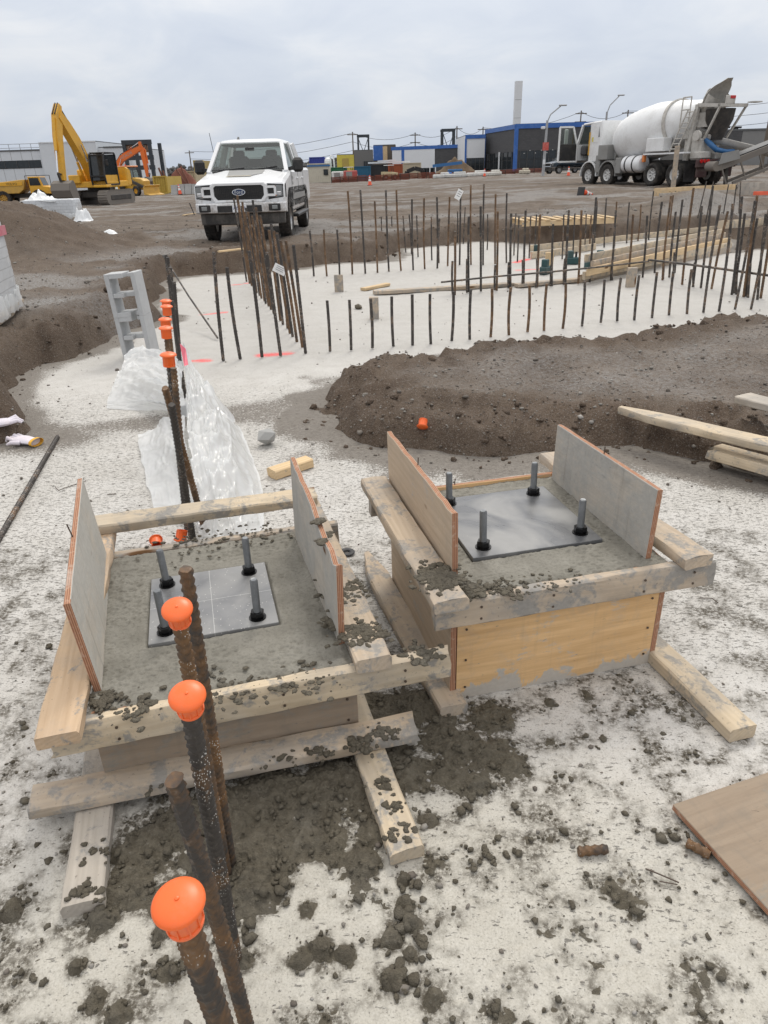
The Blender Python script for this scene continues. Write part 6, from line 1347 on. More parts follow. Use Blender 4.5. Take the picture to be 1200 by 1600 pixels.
# ---- tracked excavators
def excavator(label, loc, rz, paint, boom, stick, bucket_a, cab_mat, s=1.0, text=None, house_rot=0.0):
    v = thing('excavator', label, 'excavator', loc, rz); v.scale = (s, s, s)
    for sy in (-1, 1):
        n = 10; pr = [(1.65+.42*math.cos(R(a_)), .44+.42*math.sin(R(a_))) for a_ in np.linspace(-90, 90, n)]+[(-1.65+.42*math.cos(R(a_)), .44+.42*math.sin(R(a_))) for a_ in np.linspace(90, 270, n)]
        tr = link('track', MB().prism(pr, sy*.85, sy*1.45), M_MUDDY, v, smooth_deg=25)
        sh = MB(); per = []
        for i in range(len(pr)): 
            a_, b_ = Vector(pr[i]), Vector(pr[(i+1) % len(pr)]); k_ = max(1, int((b_-a_).length/.17))
            per += [(a_.lerp(b_, q/k_), b_-a_) for q in range(k_)]
        for p, d in per:
            an = math.atan2(d.y, d.x); sh.box((0, 0, 0), (.12, .62, .05), 0, Matrix.Translation((p.x, sy*1.15, p.y)) @ Matrix.Rotation(-an, 4, 'Y'))
        link('track_shoes', sh, M_MUDDY, tr, smooth_deg=0)
        link('track_frame', MB().box((0, sy*1.15, .44), (3.0, .66, .34), .04), M_IRON, tr)
    link('undercarriage', MB().box((0, 0, .62), (1.8, 1.8, .4), .05).cyl((0, 0, .8), (0, 0, 1.05), .7, .7, 24), M_IRON, v)
    H = link('house', MB().box((-.45, 0, 1.22), (3.4, 2.6, .36), .04).box((-.9, -.3, 1.75), (2.2, 1.9, .75), .08).box((1.0, -.85, 1.55), (.9, .75, .5), .05), paint, v)
    link('counterweight', MB().prism([(-2.35, 1.1), (-2.35, 2.05), (-2.0, 2.2), (-1.7, 2.2), (-1.7, 1.1)], -1.32, 1.32, inset=.1), paint, v, smooth_deg=30)
    bm_obj('hand_rail', [((-.2, -1.2, 2.1), (-.2, -1.2, 2.8), .05, .05), ((-1.6, -1.2, 2.1), (-1.6, -1.2, 2.8), .05, .05), ((-.2, -1.2, 2.8), (-1.6, -1.2, 2.8), .05, .05)], M_IRON, v)
    link('exhaust', MB().cyl((-1.4, .3, 2.1), (-1.4, .3, 2.75), .07, .07, 10), M_IRON, v)
    # cab on the left
    cb = MB(); prof = [(1.45, 1.2), (1.55, 1.7), (1.30, 2.90), (1.1, 3.02), (-.25, 3.02), (-.35, 2.9), (-.35, 1.2)]
    fr_ = []
    for y in (.38, 1.30):
        for i in range(len(prof)): a_, b_ = prof[i], prof[(i+1) % len(prof)]; fr_.append(((a_[0], y, a_[1]), (b_[0], y, b_[1]), .09, .09))
    for i in (0, 1, 2, 3, 4, 5, 6): fr_.append(((prof[i][0], .38, prof[i][1]), (prof[i][0], 1.30, prof[i][1]), .08, .08))
    cabo = bm_obj('cab', fr_, cab_mat, v); link('cab_roof', MB().box((.42, .84, 3.02), (1.5, .98, .08), .03), cab_mat, cabo)
    panel('front_window', [(1.50, .42, 1.45), (1.50, 1.26, 1.45), (1.27, 1.26, 2.92), (1.27, .42, 2.92)], M_DGLASS, cabo)
    for y in (.40, 1.29): panel('side_window', [(1.45, y, 1.75), (1.27, y, 2.88), (-.28, y, 2.9), (-.28, y, 1.75)], M_DGLASS, cabo); panel('door_panel', [(1.45, y, 1.25), (1.48, y, 1.75), (-.3, y, 1.75), (-.3, y, 1.25)], paint, cabo, .02)
    panel('rear_window', [(-.34, .42, 1.6), (-.34, 1.26, 1.6), (-.34, 1.26, 2.9), (-.34, .42, 2.9)], M_DGLASS, cabo)
    link('mirror', MB().box((1.35, 1.50, 2.45), (.06, .20, .35), .03), M_TRIM, cabo); link('cab_step', MB().box((1.35, .95, 1.12), (.7, .9, .16), .03), paint, v)
    # boom, stick, rams, bucket (all in the XZ plane, slightly right of the cab)
    def arm(name, pts, hs, w, mat, par):
        m_ = MB(); rings = []
        for i, p in enumerate(pts):
            a_ = Vector(pts[max(i-1, 0)]); b_ = Vector(pts[min(i+1, len(pts)-1)]); t = (b_-a_).normalized(); nrm_ = Vector((-t.y, t.x)); h = hs[i]/2
            q0, q1 = Vector(p)-nrm_*h, Vector(p)+nrm_*h; rings.append([(q0.x, -w/2-.12, q0.y), (q0.x, w/2-.12, q0.y), (q1.x, w/2-.12, q1.y), (q1.x, -w/2-.12, q1.y)])
        m_.loft(rings); return link(name, m_, mat, par, smooth_deg=20)
    bo = arm('boom', boom, [.45, .62, .78, .70, .50, .36][:len(boom)], .42, paint, v)
    so = arm('stick', stick, [.30, .62, .58, .42, .28][:len(stick)], .34, paint, v)
    tipb = Vector(boom[-1]); mid_ = Vector(boom[len(boom)//2])
    def ram(name, p0, p1, y, par, frac=.55, r=.085):
        p0, p1 = Vector((p0[0], y-.12, p0[1])), Vector((p1[0], y-.12, p1[1])); m_ = p0.lerp(p1, frac); o_ = link(name, MB().cyl(p0, m_, r, r, 10), paint, par); link('ram_rod', MB().cyl(m_, p1, r*.55, r*.55, 8), M_CHROME, o_)
    for y in (-.34, .34): ram('boom_ram', (.75, 1.35), (boom[2][0], boom[2][1]-.1), y, v)
    ram('stick_ram', (mid_.x+.1, mid_.y+.45), stick[0], 0, bo)
    ram('bucket_ram', (stick[1][0]+.42, stick[1][1]-.1), (stick[-1][0]+.42, stick[-1][1]+.45), 0, so, .6)
    hz = MB()
    for y in (-.2, -.05): hz.tube([(boom[1][0]-.25, y, boom[1][1]+.35), (mid_.x-.1, y, mid_.y+.52), (tipb.x-.3, y, tipb.y+.45), (stick[0][0]+.1, y, stick[0][1]+.1), (stick[1][0]+.35, y, stick[1][1]+.1)], .035, 6)
    link('hydraulic_hose', hz, M_TRIM, bo)
    # bucket: curved shell with side plates and teeth
    px_, pz_ = stick[-1]; Mb = Matrix.Translation((px_, -.12, pz_)) @ Matrix.Rotation(bucket_a, 4, 'Y')
    cur = [(.0, 0), (.42, -.10), (.62, -.45), (.50, -.85), (.15, -1.10), (-.35, -1.15)]
    inn = [(-.33, -1.09), (.13, -1.04), (.44, -.81), (.55, -.45), (.37, -.16), (.0, -.06)]
    m_ = MB(); m_.prism(cur+inn, -.6, .6, Mb); bu = link('bucket', m_, M_MUDDY, v, smooth_deg=30)
    for y in (-.62, .58): link('bucket_side', MB().prism(cur+[(-.25, -.5), (-.12, -.05)], y, y+.04, Mb), M_MUDDY, bu)
    for k_ in range(5): link('tooth', MB().prism([(-.30, -1.17), (-.30, -1.07), (-.62, -1.14)], -.56+k_*.245, -.46+k_*.245, Mb), M_IRON, bu)
    bm_obj('bucket_link', [((px_+.40, -.12, pz_+.40), (px_+.25, -.12, pz_-.05), .12, .10), ((px_+.40, -.12, pz_+.40), (px_+.02, -.12, pz_+.32), .12, .08)], M_IRON, v)
    if text:
        tm = text_mesh(text, .5, .004); tm.materials.append(M_WHITE); o = bpy.data.objects.new('boom_lettering', tm); C.objects.link(o); o.parent = bo
        a_ = math.atan2(boom[3][1]-boom[2][1], boom[3][0]-boom[2][0]); c_ = (Vector(boom[2])+Vector(boom[3]))/2
        o.matrix_basis = Matrix.Translation((c_.x, -.34, c_.y)) @ Matrix.Rotation(-a_, 4, 'Y') @ Matrix.Rotation(R(90), 4, 'X')
    return v
pe = at(142, 322, .06); he = R(-97)
excavator('yellow tracked excavator facing the viewer with its boom raised, at the left', (pe.x, pe.y+2.0, gz(pe.x, pe.y+2)), he, M_YEL, [(.35, 1.45), (.95, 2.6), (1.75, 3.6), (2.6, 4.45), (3.3, 5.05)], [(3.0, 5.55), (3.35, 4.95), (3.75, 3.8), (4.0, 2.5), (4.15, 1.5)], R(8), M_TRIM, .98)
excavator('orange tracked excavator with arched boom, half hidden behind the yellow one', (aty(176, 290, 92).x, 92, gz(aty(176, 290, 92).x, 92)), R(-12), M_ORG, [(.35, 1.45), (1.0, 2.9), (2.2, 4.1), (3.7, 4.7), (5.2, 5.3)], [(5.1, 6.0), (5.3, 5.2), (5.4, 4.0), (5.45, 2.8), (5.5, 1.8)], R(10), M_TRIM, .86, 'HITACHI')

# ---- backhoe loader
def backhoe():
    p = gat(208, 306); v = thing('backhoe_loader', 'yellow backhoe loader with a black cab, right of the yellow excavator', 'backhoe', (p.x, p.y, gz(p.x, p.y)), R(-28)); v.scale = (.88, .88, .88)
    for s_ in (-1, 1): wheel(v, -.9, .95*s_, .72, .5, M_YEL, 8, s_, .5); wheel(v, 1.5, .85*s_, .48, .36, M_YEL, 8, s_, .5)
    link('chassis', MB().box((.2, 0, .85), (3.4, 1.0, .5), .05), M_YEL, v); link('bonnet', MB().prism([(.7, 1.0), (2.2, 1.0), (2.25, 1.4), (1.9, 1.62), (.7, 1.75)], -.5, .5, inset=.06), M_YELD, v)
    fr_ = []
    for s_ in (-1, 1): fr_ += [((.75, .75*s_, 1.0), (.45, .68*s_, 2.75), .09, .09), ((-1.1, .75*s_, 1.3), (-.95, .68*s_, 2.75), .09, .09), ((-.2, .76*s_, 1.0), (-.2, .69*s_, 2.75), .08, .08), ((.5, .68*s_, 2.72), (-1.0, .68*s_, 2.72), .08, .08)]
    fr_ += [((.45, -.68, 2.72), (.45, .68, 2.72), .08, .08), ((-.95, -.68, 2.72), (-.95, .68, 2.72), .08, .08)]
    cb = bm_obj('cab_frame', fr_, M_TRIM, v); link('cab_roof', MB().box((-.25, 0, 2.80), (1.75, 1.55, .14), .05), plain('roof_orange', (.8, .3, .12), .5), cb)
    panel('windscreen', [(.74, -.7, 1.4), (.74, .7, 1.4), (.47, .65, 2.7), (.47, -.65, 2.7)], M_GLASS, cb); panel('rear_window', [(-1.08, -.7, 1.4), (-1.08, .7, 1.4), (-.96, .65, 2.7), (-.96, -.65, 2.7)], M_GLASS, cb)
    for s_ in (-1, 1): panel('side_window', [(.70, .76*s_, 1.2), (-1.05, .77*s_, 1.4), (-.93, .7*s_, 2.7), (.44, .7*s_, 2.7)], M_GLASS, cb); link('rear_mudguard', MB().prism([(-1.65, 1.3), (-1.2, 1.62), (-.4, 1.6), (-.1, 1.2), (-.2, 1.2), (-.5, 1.5), (-1.15, 1.5), (-1.55, 1.22)], .62*s_, 1.2*s_), M_GREYP, v)
    link('seat', MB().box((-.3, 0, 1.35), (.5, .5, .15), .04).box((-.5, 0, 1.7), (.12, .5, .6), .04), M_SEAT, v)
    bm_obj('digger_boom', [((-1.5, 0, .9), (-2.5, 0, 2.9), .30, .32), ((-2.5, 0, 2.9), (-2.2, 0, 3.3), .3, .3)], M_TRIM, v); bm_obj('digger_stick', [((-2.3, 0, 3.2), (-2.6, 0, 1.5), .24, .3)], M_TRIM, v)
    link('digger_bucket', MB().prism([(-2.4, 1.5), (-2.9, 1.5), (-3.0, 1.1), (-2.7, .8), (-2.3, .8), (-2.6, 1.1)], -.35, .35), M_IRON, v); bm_obj('stabiliser', [((-1.5, .7, .9), (-1.6, 1.2, .1), .2, .2), ((-1.5, -.7, .9), (-1.6, -1.2, .1), .2, .2)], M_TRIM, v)
    bm_obj('loader_arm', [((.6, .68*s_, 1.5), (2.5, .68*s_, .75), .16, .26) for s_ in (-1, 1)]+[((2.5, .68*s_, .75), (2.75, .68*s_, .4), .16, .2) for s_ in (-1, 1)], M_IRON, v)
    link('loader_bucket', MB().prism([(2.7, .1), (3.5, .05), (3.5, .1), (2.85, .25), (2.8, .8), (3.0, 1.0), (2.9, 1.02), (2.65, .8)], -1.1, 1.1), M_YELD, v)
    link('beacon', MB().cyl((-.9, .5, 2.87), (-.9, .5, 3.02), .07, .07, 10), M_RED, v)
backhoe()
# ---- articulated dump truck behind the spoil heap
def dumper():
    p = aty(36, 322, 52); z = gz(p.x, p.y); v = thing('dump_truck', 'yellow articulated dump truck half hidden by the spoil heap at the left edge', 'dump truck', (p.x, p.y, z), R(4)); v.scale = (.56,)*3
    for x in (-3.2, -1.5, 2.6):
        for s_ in (-1, 1): wheel(v, x, 1.1*s_, .85, .6, M_YELD, 8, s_, .5)
    link('dump_body', MB().prism([(-5.2, 1.7), (-4.7, 1.35), (.4, 1.35), (1.0, 1.75), (1.35, 2.8), (.9, 2.8), (-4.6, 2.35), (-5.4, 2.3)], -1.35, 1.35, inset=.05), M_YELD, v)
    link('body_rail', MB().box((-1.7, -1.38, 2.38), (5.4, .08, .40), .02), M_YEL, v)
    tm = text_mesh('VOLVO', .38, .004); tm.materials.append(M_TRIM); o = bpy.data.objects.new('lettering', tm); C.objects.link(o); o.parent = v; o.matrix_basis = Matrix.Translation((-.2, -1.43, 2.38)) @ Matrix.Rotation(R(90), 4, 'X')
    link('chassis', MB().box((-.5, 0, 1.1), (7.5, .9, .5), .05), M_IRON, v)
    c_ = link('cab', MB().prism([(1.6, 1.3), (1.6, 3.1), (2.9, 3.1), (3.2, 2.1), (4.3, 1.9), (4.4, 1.2)], -1.1, 1.1, inset=.08), M_YEL, v, smooth_deg=30)
    panel('side_window', [(1.75, -1.115, 2.15), (3.0, -1.115, 2.15), (2.8, -1.115, 2.95), (1.75, -1.115, 2.95)], M_DGLASS, c_, .01); panel('windscreen', [(3.22, -.9, 2.15), (3.22, .9, 2.15), (2.94, .9, 3.0), (2.94, -.9, 3.0)], M_DGLASS, c_)
    bm_obj('hand_rail', [((1.4, -1.2, 2.0), (1.4, -1.2, 3.2), .06, .06), ((1.4, -1.2, 3.2), (4.2, -1.2, 3.2), .06, .06), ((4.2, -1.2, 3.2), (4.2, -1.2, 1.8), .06, .06)], M_IRON, v)
dumper()
# ---- small yellow machines beyond the backhoe
def small_loader():
    p = gat(246, 303); v = thing('compact_loader', 'small yellow and blue loader right of the backhoe', 'loader', (p.x, p.y+4, gz(p.x, p.y+4)), R(-60)); v.scale = (.62,)*3
    for s_ in (-1, 1):
        for x in (-.6, .8): wheel(v, x, .8*s_, .42, .3, M_YEL, 6, s_, .5)
    link('body', MB().prism([(-1.5, .4), (1.3, .4), (1.35, 1.1), (-1.45, 1.25)], -.75, .75, inset=.05), M_YEL, v)
    c_ = bm_obj('cab_frame', [((x, y, 1.1), (x*.9, y, 2.2), .09, .09) for x in (-.9, .8) for y in (-.65, .65)]+[((-.82, y, 2.15), (.73, y, 2.15), .08, .08) for y in (-.65, .65)]+[((x*.9, -.65, 2.15), (x*.9, .65, 2.15), .08, .08) for x in (-.9, .8)], M_BLUE, v); link('cab_roof', MB().box((-.05, 0, 2.24), (1.8, 1.45, .1), .03), M_YELD, c_)
    for y in (-.66, .66): panel('side_window', [(-.85, y, 1.2), (.75, y, 1.2), (.7, y, 2.15), (-.78, y, 2.15)], M_DGLASS, c_)
    panel('front_window', [(.79, -.6, 1.2), (.79, .6, 1.2), (.72, .6, 2.15), (.72, -.6, 2.15)], M_DGLASS, c_)
    link('bucket', MB().prism([(1.3, .1), (2.1, .05), (2.1, .12), (1.5, .25), (1.45, .9), (1.3, .9)], -.9, .9), M_IRON, v)
small_loader()

# ================================================================== BUILDINGS AND BACKGROUND
M_BWHITE = plain('wall_panel_white', (.66, .69, .72), .6, 0, .12, (.40, .41, .42), .35)
M_BPALE = plain('wall_panel_pale', (.74, .76, .78), .6, 0, .10, (.45, .46, .47), .5)
def cladding(name, c1, c2, sc):
    t = NT(name); v = t.coords((1, 1, sc), 'Object'); n = t.noise(v, .5, 5, .6); b = t.n.new('ShaderNodeTexBrick'); t.l.new(t.coords((1.2, 1.2, 1.2), 'Object', (R(90), 0, 0)), b.inputs[0])
    b.inputs['Color1'].default_value = c1+(1,); b.inputs['Color2'].default_value = c2+(1,); b.inputs['Mortar'].default_value = tuple(q*.7 for q in c1)+(1,); b.inputs['Scale'].default_value = 1.0; b.inputs['Mortar Size'].default_value = .012
    return t.done(t.mix(t.math('MULTIPLY', n, .5), b.outputs[0], c2), .75)
M_DARKW = cladding('dark_cladding', (.060, .060, .064), (.080, .080, .083), 2)
M_TARP = plain('blue_membrane', (.03, .125, .42), .4, 0, .22, (.30, .42, .70), 2.2, .2)
M_MULL = plain('mullion', (.05, .052, .055), .5)
M_ROOFK = plain('roof_flashing', (.10, .105, .11), .5)
M_STEELF = plain('steel_frame', (.045, .055, .065), .55, .3)
M_POLE = plain('galvanised_pole', (.42, .43, .44), .5, .4)
M_TIMBERP = plain('utility_timber', (.14, .115, .09), .9)
M_NET = plain('orange_netting', (.26, .075, .045), .8, 0, .6, (.14, .09, .07), 3)
def wx(px, Y): return aty(px, 262, Y).x
def box_building(name, label, A_, B_, depth, z0, z1, wall_mat, cat='building'):
    """thing whose local X runs along the facade A->B; local -Y is the street side"""
    A_, B_ = Vector((A_[0], A_[1], 0)), Vector((B_[0], B_[1], 0)); d = B_-A_; L = d.length
    v = thing(name, label, cat, (A_.x, A_.y, z0), math.atan2(d.y, d.x)); h = z1-z0
    w_ = MB(); w_.box((L/2, depth/2, h/2), (L, depth, h)); link('wall', w_, wall_mat, v, smooth_deg=0)
    link('roof', MB().box((L/2, depth/2, h+.06), (L-.1, depth-.1, .12)), M_ROOFK, v, smooth_deg=0)
    return v, L, h
def bx(name, v, x0, x1, z0, z1, y, th, mat):
    return link(name, MB().box(((x0+x1)/2, y-th/2, (z0+z1)/2), (x1-x0, th, z1-z0)), mat, v, smooth_deg=0)
def glazing(v, x0, x1, z0, z1, n, rows=2, y=0.0):
    g_ = bx('glazing_recess', v, x0, x1, z0, z1, y-.002, .03, M_TRIM)
    for i in range(n):
        a_, b_ = x0+(x1-x0)*i/n, x0+(x1-x0)*(i+1)/n
        for j in range(rows):
            c_, d_ = z0+(z1-z0)*j/rows, z0+(z1-z0)*(j+1)/rows
            bx('pane', g_, a_+.06, b_-.06, c_+.05, d_-.05, y-.034, .02, M_DGLASS)
    for i in range(n+1): a_ = x0+(x1-x0)*i/n; bx('mullion', g_, a_-.05, a_+.05, z0, z1, y-.034, .12, M_MULL)

# dark clad building with blue membrane trim
YC, YL = 118.0, 132.0; zr = aty(803, 195, YC).z; z0 = .75
v, L, h = box_building('dark_store', 'dark grey clad building with blue trim and glazed corner, behind the street lamp', (wx(803, YC), YC), (wx(1000, YC), YC), 22, z0, zr, M_DARKW)
bx('parapet_trim', v, -.1, L, h-.52, h+.10, -.003, .12, M_TARP); bx('corner_trim', v, -.2, .4, .2, h-.52, -.003, .14, M_TARP)
glazing(v, .8, 6.2, .55, 2.9, 5, 2); bx('plinth', v, 0, L, 0, .5, -.003, .06, M_ROOFK)
for k_ in range(6): link('ceiling_lamp', MB().box((1.4+k_*.85, -.16, 2.55+.35*(k_ % 2)), (.14, .03, .08)), plain('lamp_white', (.8, .8, .78), .4), v)
v, L, h = box_building('dark_store_wing', 'receding left wing of the dark clad building, with tall shop windows', (wx(757, YL), YL), (wx(803, YC)-.05, YC+.02), 20, z0, zr-.02, M_DARKW)
bx('parapet_trim', v, 0, L, h-.52, h+.08, -.003, .12, M_TARP); bx('edge_trim', v, -.1, .35, .2, h-.52, -.003, .12, M_TARP); glazing(v, .8, L-.6, .5, 2.8, 6, 2); bx('white_column', v, L*.55, L*.55+.4, .5, 2.9, -.16, .12, M_BPALE)
YW = 129.0; zw = aty(727, 212, YW).z
v, L, h = box_building('shop_front_block', 'pale panel block with blue edges left of the dark building', (wx(726, YW), YW), (wx(757, YW)-.05, YW), 15, z0-.1, zw, M_BPALE)
bx('parapet_trim', v, 0, L, h-.45, h+.10, -.003, .10, M_TARP); bx('edge_trim', v, -.05, .25, .2, h-.45, -.003, .10, M_TARP); glazing(v, .3, L-.1, .3, 2.35, 4, 2)
# long low blue trimmed building
YB = 142.0; zb_ = aty(660, 229, YB).z
v, L, h = box_building('low_retail_block', 'long low building with white panels and blue roof edge, centre', (wx(613, YB), YB+2), (wx(727, YB-2), YB-2), 16, .25, zb_, M_DARKW)
bx('parapet_trim', v, -.1, L, h-.42, h+.12, -.003, .12, M_TARP); bx('white_panel', v, .1, L*.135, .9, h-.42, -.003, .08, M_BPALE); bx('white_panel', v, L*.175, L*.59, 1.5, h-.42, -.003, .08, M_BPALE); bx('blue_post', v, L*.135, L*.175, .4, h-.42, -.003, .10, M_TARP)
glazing(v, L*.20, L*.58, .2, 1.5, 8, 1)
def frame_tower(px0, px1, py0, py1, Y, label):
    x0, x1 = wx(px0, Y), wx(px1, Y); zt, zb2 = aty((px0+px1)/2, py0, Y).z, aty((px0+px1)/2, py1, Y).z
    v = thing('sign_gantry', label, 'steel frame', ((x0+x1)/2, Y, zb2)); w = (x1-x0)/2; H_ = zt-zb2
    for sx in (-1, 1): link('post', beam(MB(), (sx*w, 0, 0), (sx*w, 0, H_), .34, .34), M_STEELF, v); 
    for sx in (-1, 1): link('post', beam(MB(), (sx*w, 2.4, 0), (sx*w, 2.4, H_), .30, .30), M_STEELF, v)
    link('top_beam', beam(MB(), (-w-.2, 0, H_), (w+.2, 0, H_), .3, .4), M_STEELF, v); link('top_beam', beam(MB(), (-w-.2, 2.4, H_), (w+.2, 2.4, H_), .3, .4), M_STEELF, v)
    link('diagonal', beam(MB(), (-w, 0, .2), (w, 0, H_-.3), .12, .12), M_STEELF, v); link('diagonal', beam(MB(), (w, 0, .2), (-w, 0, H_-.3), .12, .12), M_STEELF, v)
frame_tower(691, 709, 203, 262, 146, 'square steel sign frame standing behind the low retail block'); frame_tower(561, 577, 212, 262, 152, 'square steel sign frame above the grey hut, left of centre')
# tarped brown building, grey hut, yellow hoarding
YT = 150.0; v, L, h = box_building('unfinished_block', 'unfinished brown block half wrapped in blue membrane', (wx(584, YT), YT), (wx(619, YT), YT), 10, .2, aty(602, 227, YT).z, plain('bare_sheathing', (.115, .095, .075), .8, 0, .4, (.2, .17, .13), .8))
bx('blue_wrap', v, 0, L*.42, h*.55, h, -.003, .1, M_TARP); bx('bare_panel', v, L*.42, L*.62, h*.45, h*.97, -.003, .08, W_FRESH)
v, L, h = box_building('grey_hut', 'grey flat roofed hut under the left steel frame', (wx(554, YT), YT), (wx(584, YT)-.05, YT), 9, .2, aty(569, 235, YT).z, plain('hut_grey', (.16, .16, .155), .7, 0, .3)); glazing(v, L*.5, L*.95, h*.3, h*.62, 5, 1)
v, L, h = box_building('yellow_hoarding', 'yellow clad hoarding left of the grey hut', (wx(527, YT), YT), (wx(554, YT)-.05, YT), 5, .2, aty(540, 242, YT).z, plain('hoarding_yellow', (.62, .52, .08), .6, 0, .25)); bx('poster', v, L*.3, L*.7, h*.52, h*.86, -.003, .05, plain('poster_buff', (.45, .33, .08), .7)); bx('base_strip', v, 0, L, 0, h*.35, -.003, .05, M_GREYP)
# tall white pylon
Yp = 150; zt = aty(805, 127, Yp).z; v = thing('sign_pylon', 'tall slim white pylon rising behind the dark building', 'pylon', (wx(804, Yp), Yp, .8)); w_ = wx(809.5, Yp)-wx(799, Yp)
link('shaft', MB().loft([[(-w_/2, -.5, 0), (w_/2, -.5, 0), (w_/2, .5, 0), (-w_/2, .5, 0)], [(-w_/2, -.5, zt-.8), (w_/2, -.5, zt-.8), (w_/2, .5, zt-.8), (-w_/2, .5, zt-.8)]]), plain('pylon_white', (.74, .75, .76), .5, 0, .08), v, smooth_deg=0)
for k_ in range(1, 4): link('panel_joint', MB().box((0, -.505, (zt-.8)*(.2+.2*k_)), (w_, .02, .05)), M_GREYP, v)
# left white building
YH = 112.0; zt = aty(30, 236, YH).z; zt2 = aty(115, 222.5, YH).z; zt3 = aty(180, 230.5, YH).z; zb0 = -.4
v, L, h = box_building('white_warehouse', 'white panel warehouse with a long dark window strip at the left edge', (wx(-60, YH), YH), (wx(70, YH), YH), 25, zb0, zt, M_BWHITE)
xa, xb = L-(wx(70, YH)-wx(0, YH))-6, L-(wx(70, YH)-wx(66, YH)); za, zc = aty(40, 263, YH).z-zb0, aty(40, 250.5, YH).z-zb0
g_ = bx('window_strip', v, xa, xb, za, zc, -.003, .05, M_TRIM)
for k_ in range(7): a_ = xa+(xb-xa)*k_/7; bx('pane', g_, a_+.05, a_+(xb-xa)/7-.05, za+.06, zc-.06, -.055, .02, M_DGLASS); bx('mullion', g_, a_-.05, a_+.05, za, zc, -.055, .06, M_MULL)
bx('parapet_cap', v, 0, L, h-.02, h+.16, -.003, .1, M_ROOFK)
rl = MB()
for k_ in range(6): rl.cyl((L-9+k_*1.6, 3, h), (L-9+k_*1.6, 3, h+1.0), .04, .04, 6)
rl.cyl((L-9, 3, h+1.0), (L-1, 3, h+1.0), .04, .04, 6); rl.cyl((L-9, 3, h+.5), (L-1, 3, h+.5), .04, .04, 6); link('roof_rail', rl, M_POLE, v)
for k_ in range(1, 8): bx('panel_joint', v, L*k_/8-.02, L*k_/8+.02, .1, h-.05, -.001, .012, M_GREYP)
v, L, h = box_building('warehouse_tower', 'taller square middle block of the white warehouse, behind the excavator', (wx(70, YH)+.03, YH-.5), (wx(158, YH), YH-.5), 20, zb0, zt2, M_BWHITE); bx('parapet_cap', v, 0, L, h-.02, h+.1, -.003, .08, M_BPALE)
v, L, h = box_building('warehouse_annex', 'lower right annex of the white warehouse beside the steel canopy', (wx(158, YH)+.03, YH), (wx(202, YH), YH), 20, zb0, zt3, M_BWHITE); bx('parapet_cap', v, .8, L, h-.02, h+.16, -.003, .1, M_ROOFK)
# canopy of bare steel with ribbed cladding
Yk = 108.0; x0, x1 = wx(200, Yk), wx(239, Yk); ztop, zmid, zlow = aty(220, 222, Yk).z, aty(220, 240, Yk).z, aty(220, 262, Yk).z
v = thing('steel_canopy', 'dark steel canopy frame with brown ribbed cladding beside the white warehouse', 'canopy', (x0, Yk, zb0)); W_ = x1-x0; hz = lambda z: z-zb0
for x in (0, W_): 
    for y in (0, 5): link('post', beam(MB(), (x, y, 0), (x, y, hz(ztop)), .45, .45), M_STEELF, v)
for z in (ztop, zmid-.5, zlow): link('girder', beam(MB(), (-.3, 0, hz(z)), (W_+.3, 0, hz(z)), .4, .55), M_STEELF, v)
n = 16
for k_ in range(n): link('cladding_rib', MB().box((W_*(k_+.5)/n, .1, (hz(ztop)+hz(zmid))/2-.1), (W_/n*.62, .25, hz(ztop)-hz(zmid)-.5), .04), plain('ribbed_brown', (.34, .22, .15), .6, 0, .3, (.5, .4, .33), 2), v)
link('cladding_back', MB().box((W_/2, .3, (hz(ztop)+hz(zmid))/2), (W_-.4, .1, hz(ztop)-hz(zmid)-.3)), plain('cladding_rust', (.16, .10, .07), .7), v)
# right hand building behind the mixer
YR = 105.0; v, L, h = box_building('grey_depot', 'grey flat roofed depot behind the conveyor at the right edge', (wx(1118, YR), YR), (wx(1300, YR), YR), 20, .6, aty(1160, 203, YR).z, plain('depot_grey', (.22, .22, .215), .7, 0, .25, (.14, .14, .14), .5))
bx('dark_bay', v, 0, L*.18, .1, h-.02, -.003, .06, M_DARKW); bx('parapet_cap', v, 0, L, h-.1, h+.12, -.003, .1, M_ROOFK); bx('dark_door', v, L*.44, L*.56, .1, h*.6, -.003, .05, M_TRIM)

# ---- site cabins and containers
M_CONT = {}
def container(px0, px1, pyt, pyb, Y, col, label, name='shipping_container', cat='container'):
    x0, x1 = wx(px0, Y), wx(px1, Y); p = Vector(((x0+x1)/2, Y)); zt = aty((px0+px1)/2, pyt, Y).z; zb2 = gz(p.x, p.y)
    v = thing(name, label, cat, (p.x, p.y, zb2)); W_, H_ = x1-x0, zt-zb2; m_ = plain('container_'+str(len(M_CONT)), col, .55, 0, .4, tuple(q*.5 for q in col), .9); M_CONT[label] = 1
    D_ = 2.4 if W_ > 3.2 else 6
    link('shell', MB().box((0, D_/2, H_/2+.05), (W_-.12, D_-.1, H_-.1)), m_, v, smooth_deg=0)
    rb = MB(); n = max(6, int(W_/.28))
    for k_ in range(n): rb.box((-W_/2+W_*(k_+.5)/n, .035, H_/2+.05), (W_/n*.5, .07, H_-.35))
    link('corrugation', rb, m_, v, smooth_deg=0)
    for s_ in (-1, 1): link('corner_post', MB().box((s_*(W_/2-.06), .0, H_/2+.05), (.14, .16, H_)), m_, v, smooth_deg=0)
    link('roof_rail', MB().box((0, .0, H_), (W_, .14, .12)), m_, v, smooth_deg=0); link('bottom_rail', MB().box((0, 0, .1), (W_, .14, .14)), m_, v, smooth_deg=0)
    return v, W_, H_
container(517, 541, 262, 283, 121, (.02, .16, .07), 'green container right of the cream site cabin'); container(553, 579, 260.5, 283.5, 120, (.015, .12, .22), 'blue container in the middle of the row'); container(579.5, 606, 258, 283, 120.5, (.02, .022, .025), 'black container between the blue and rust red ones')
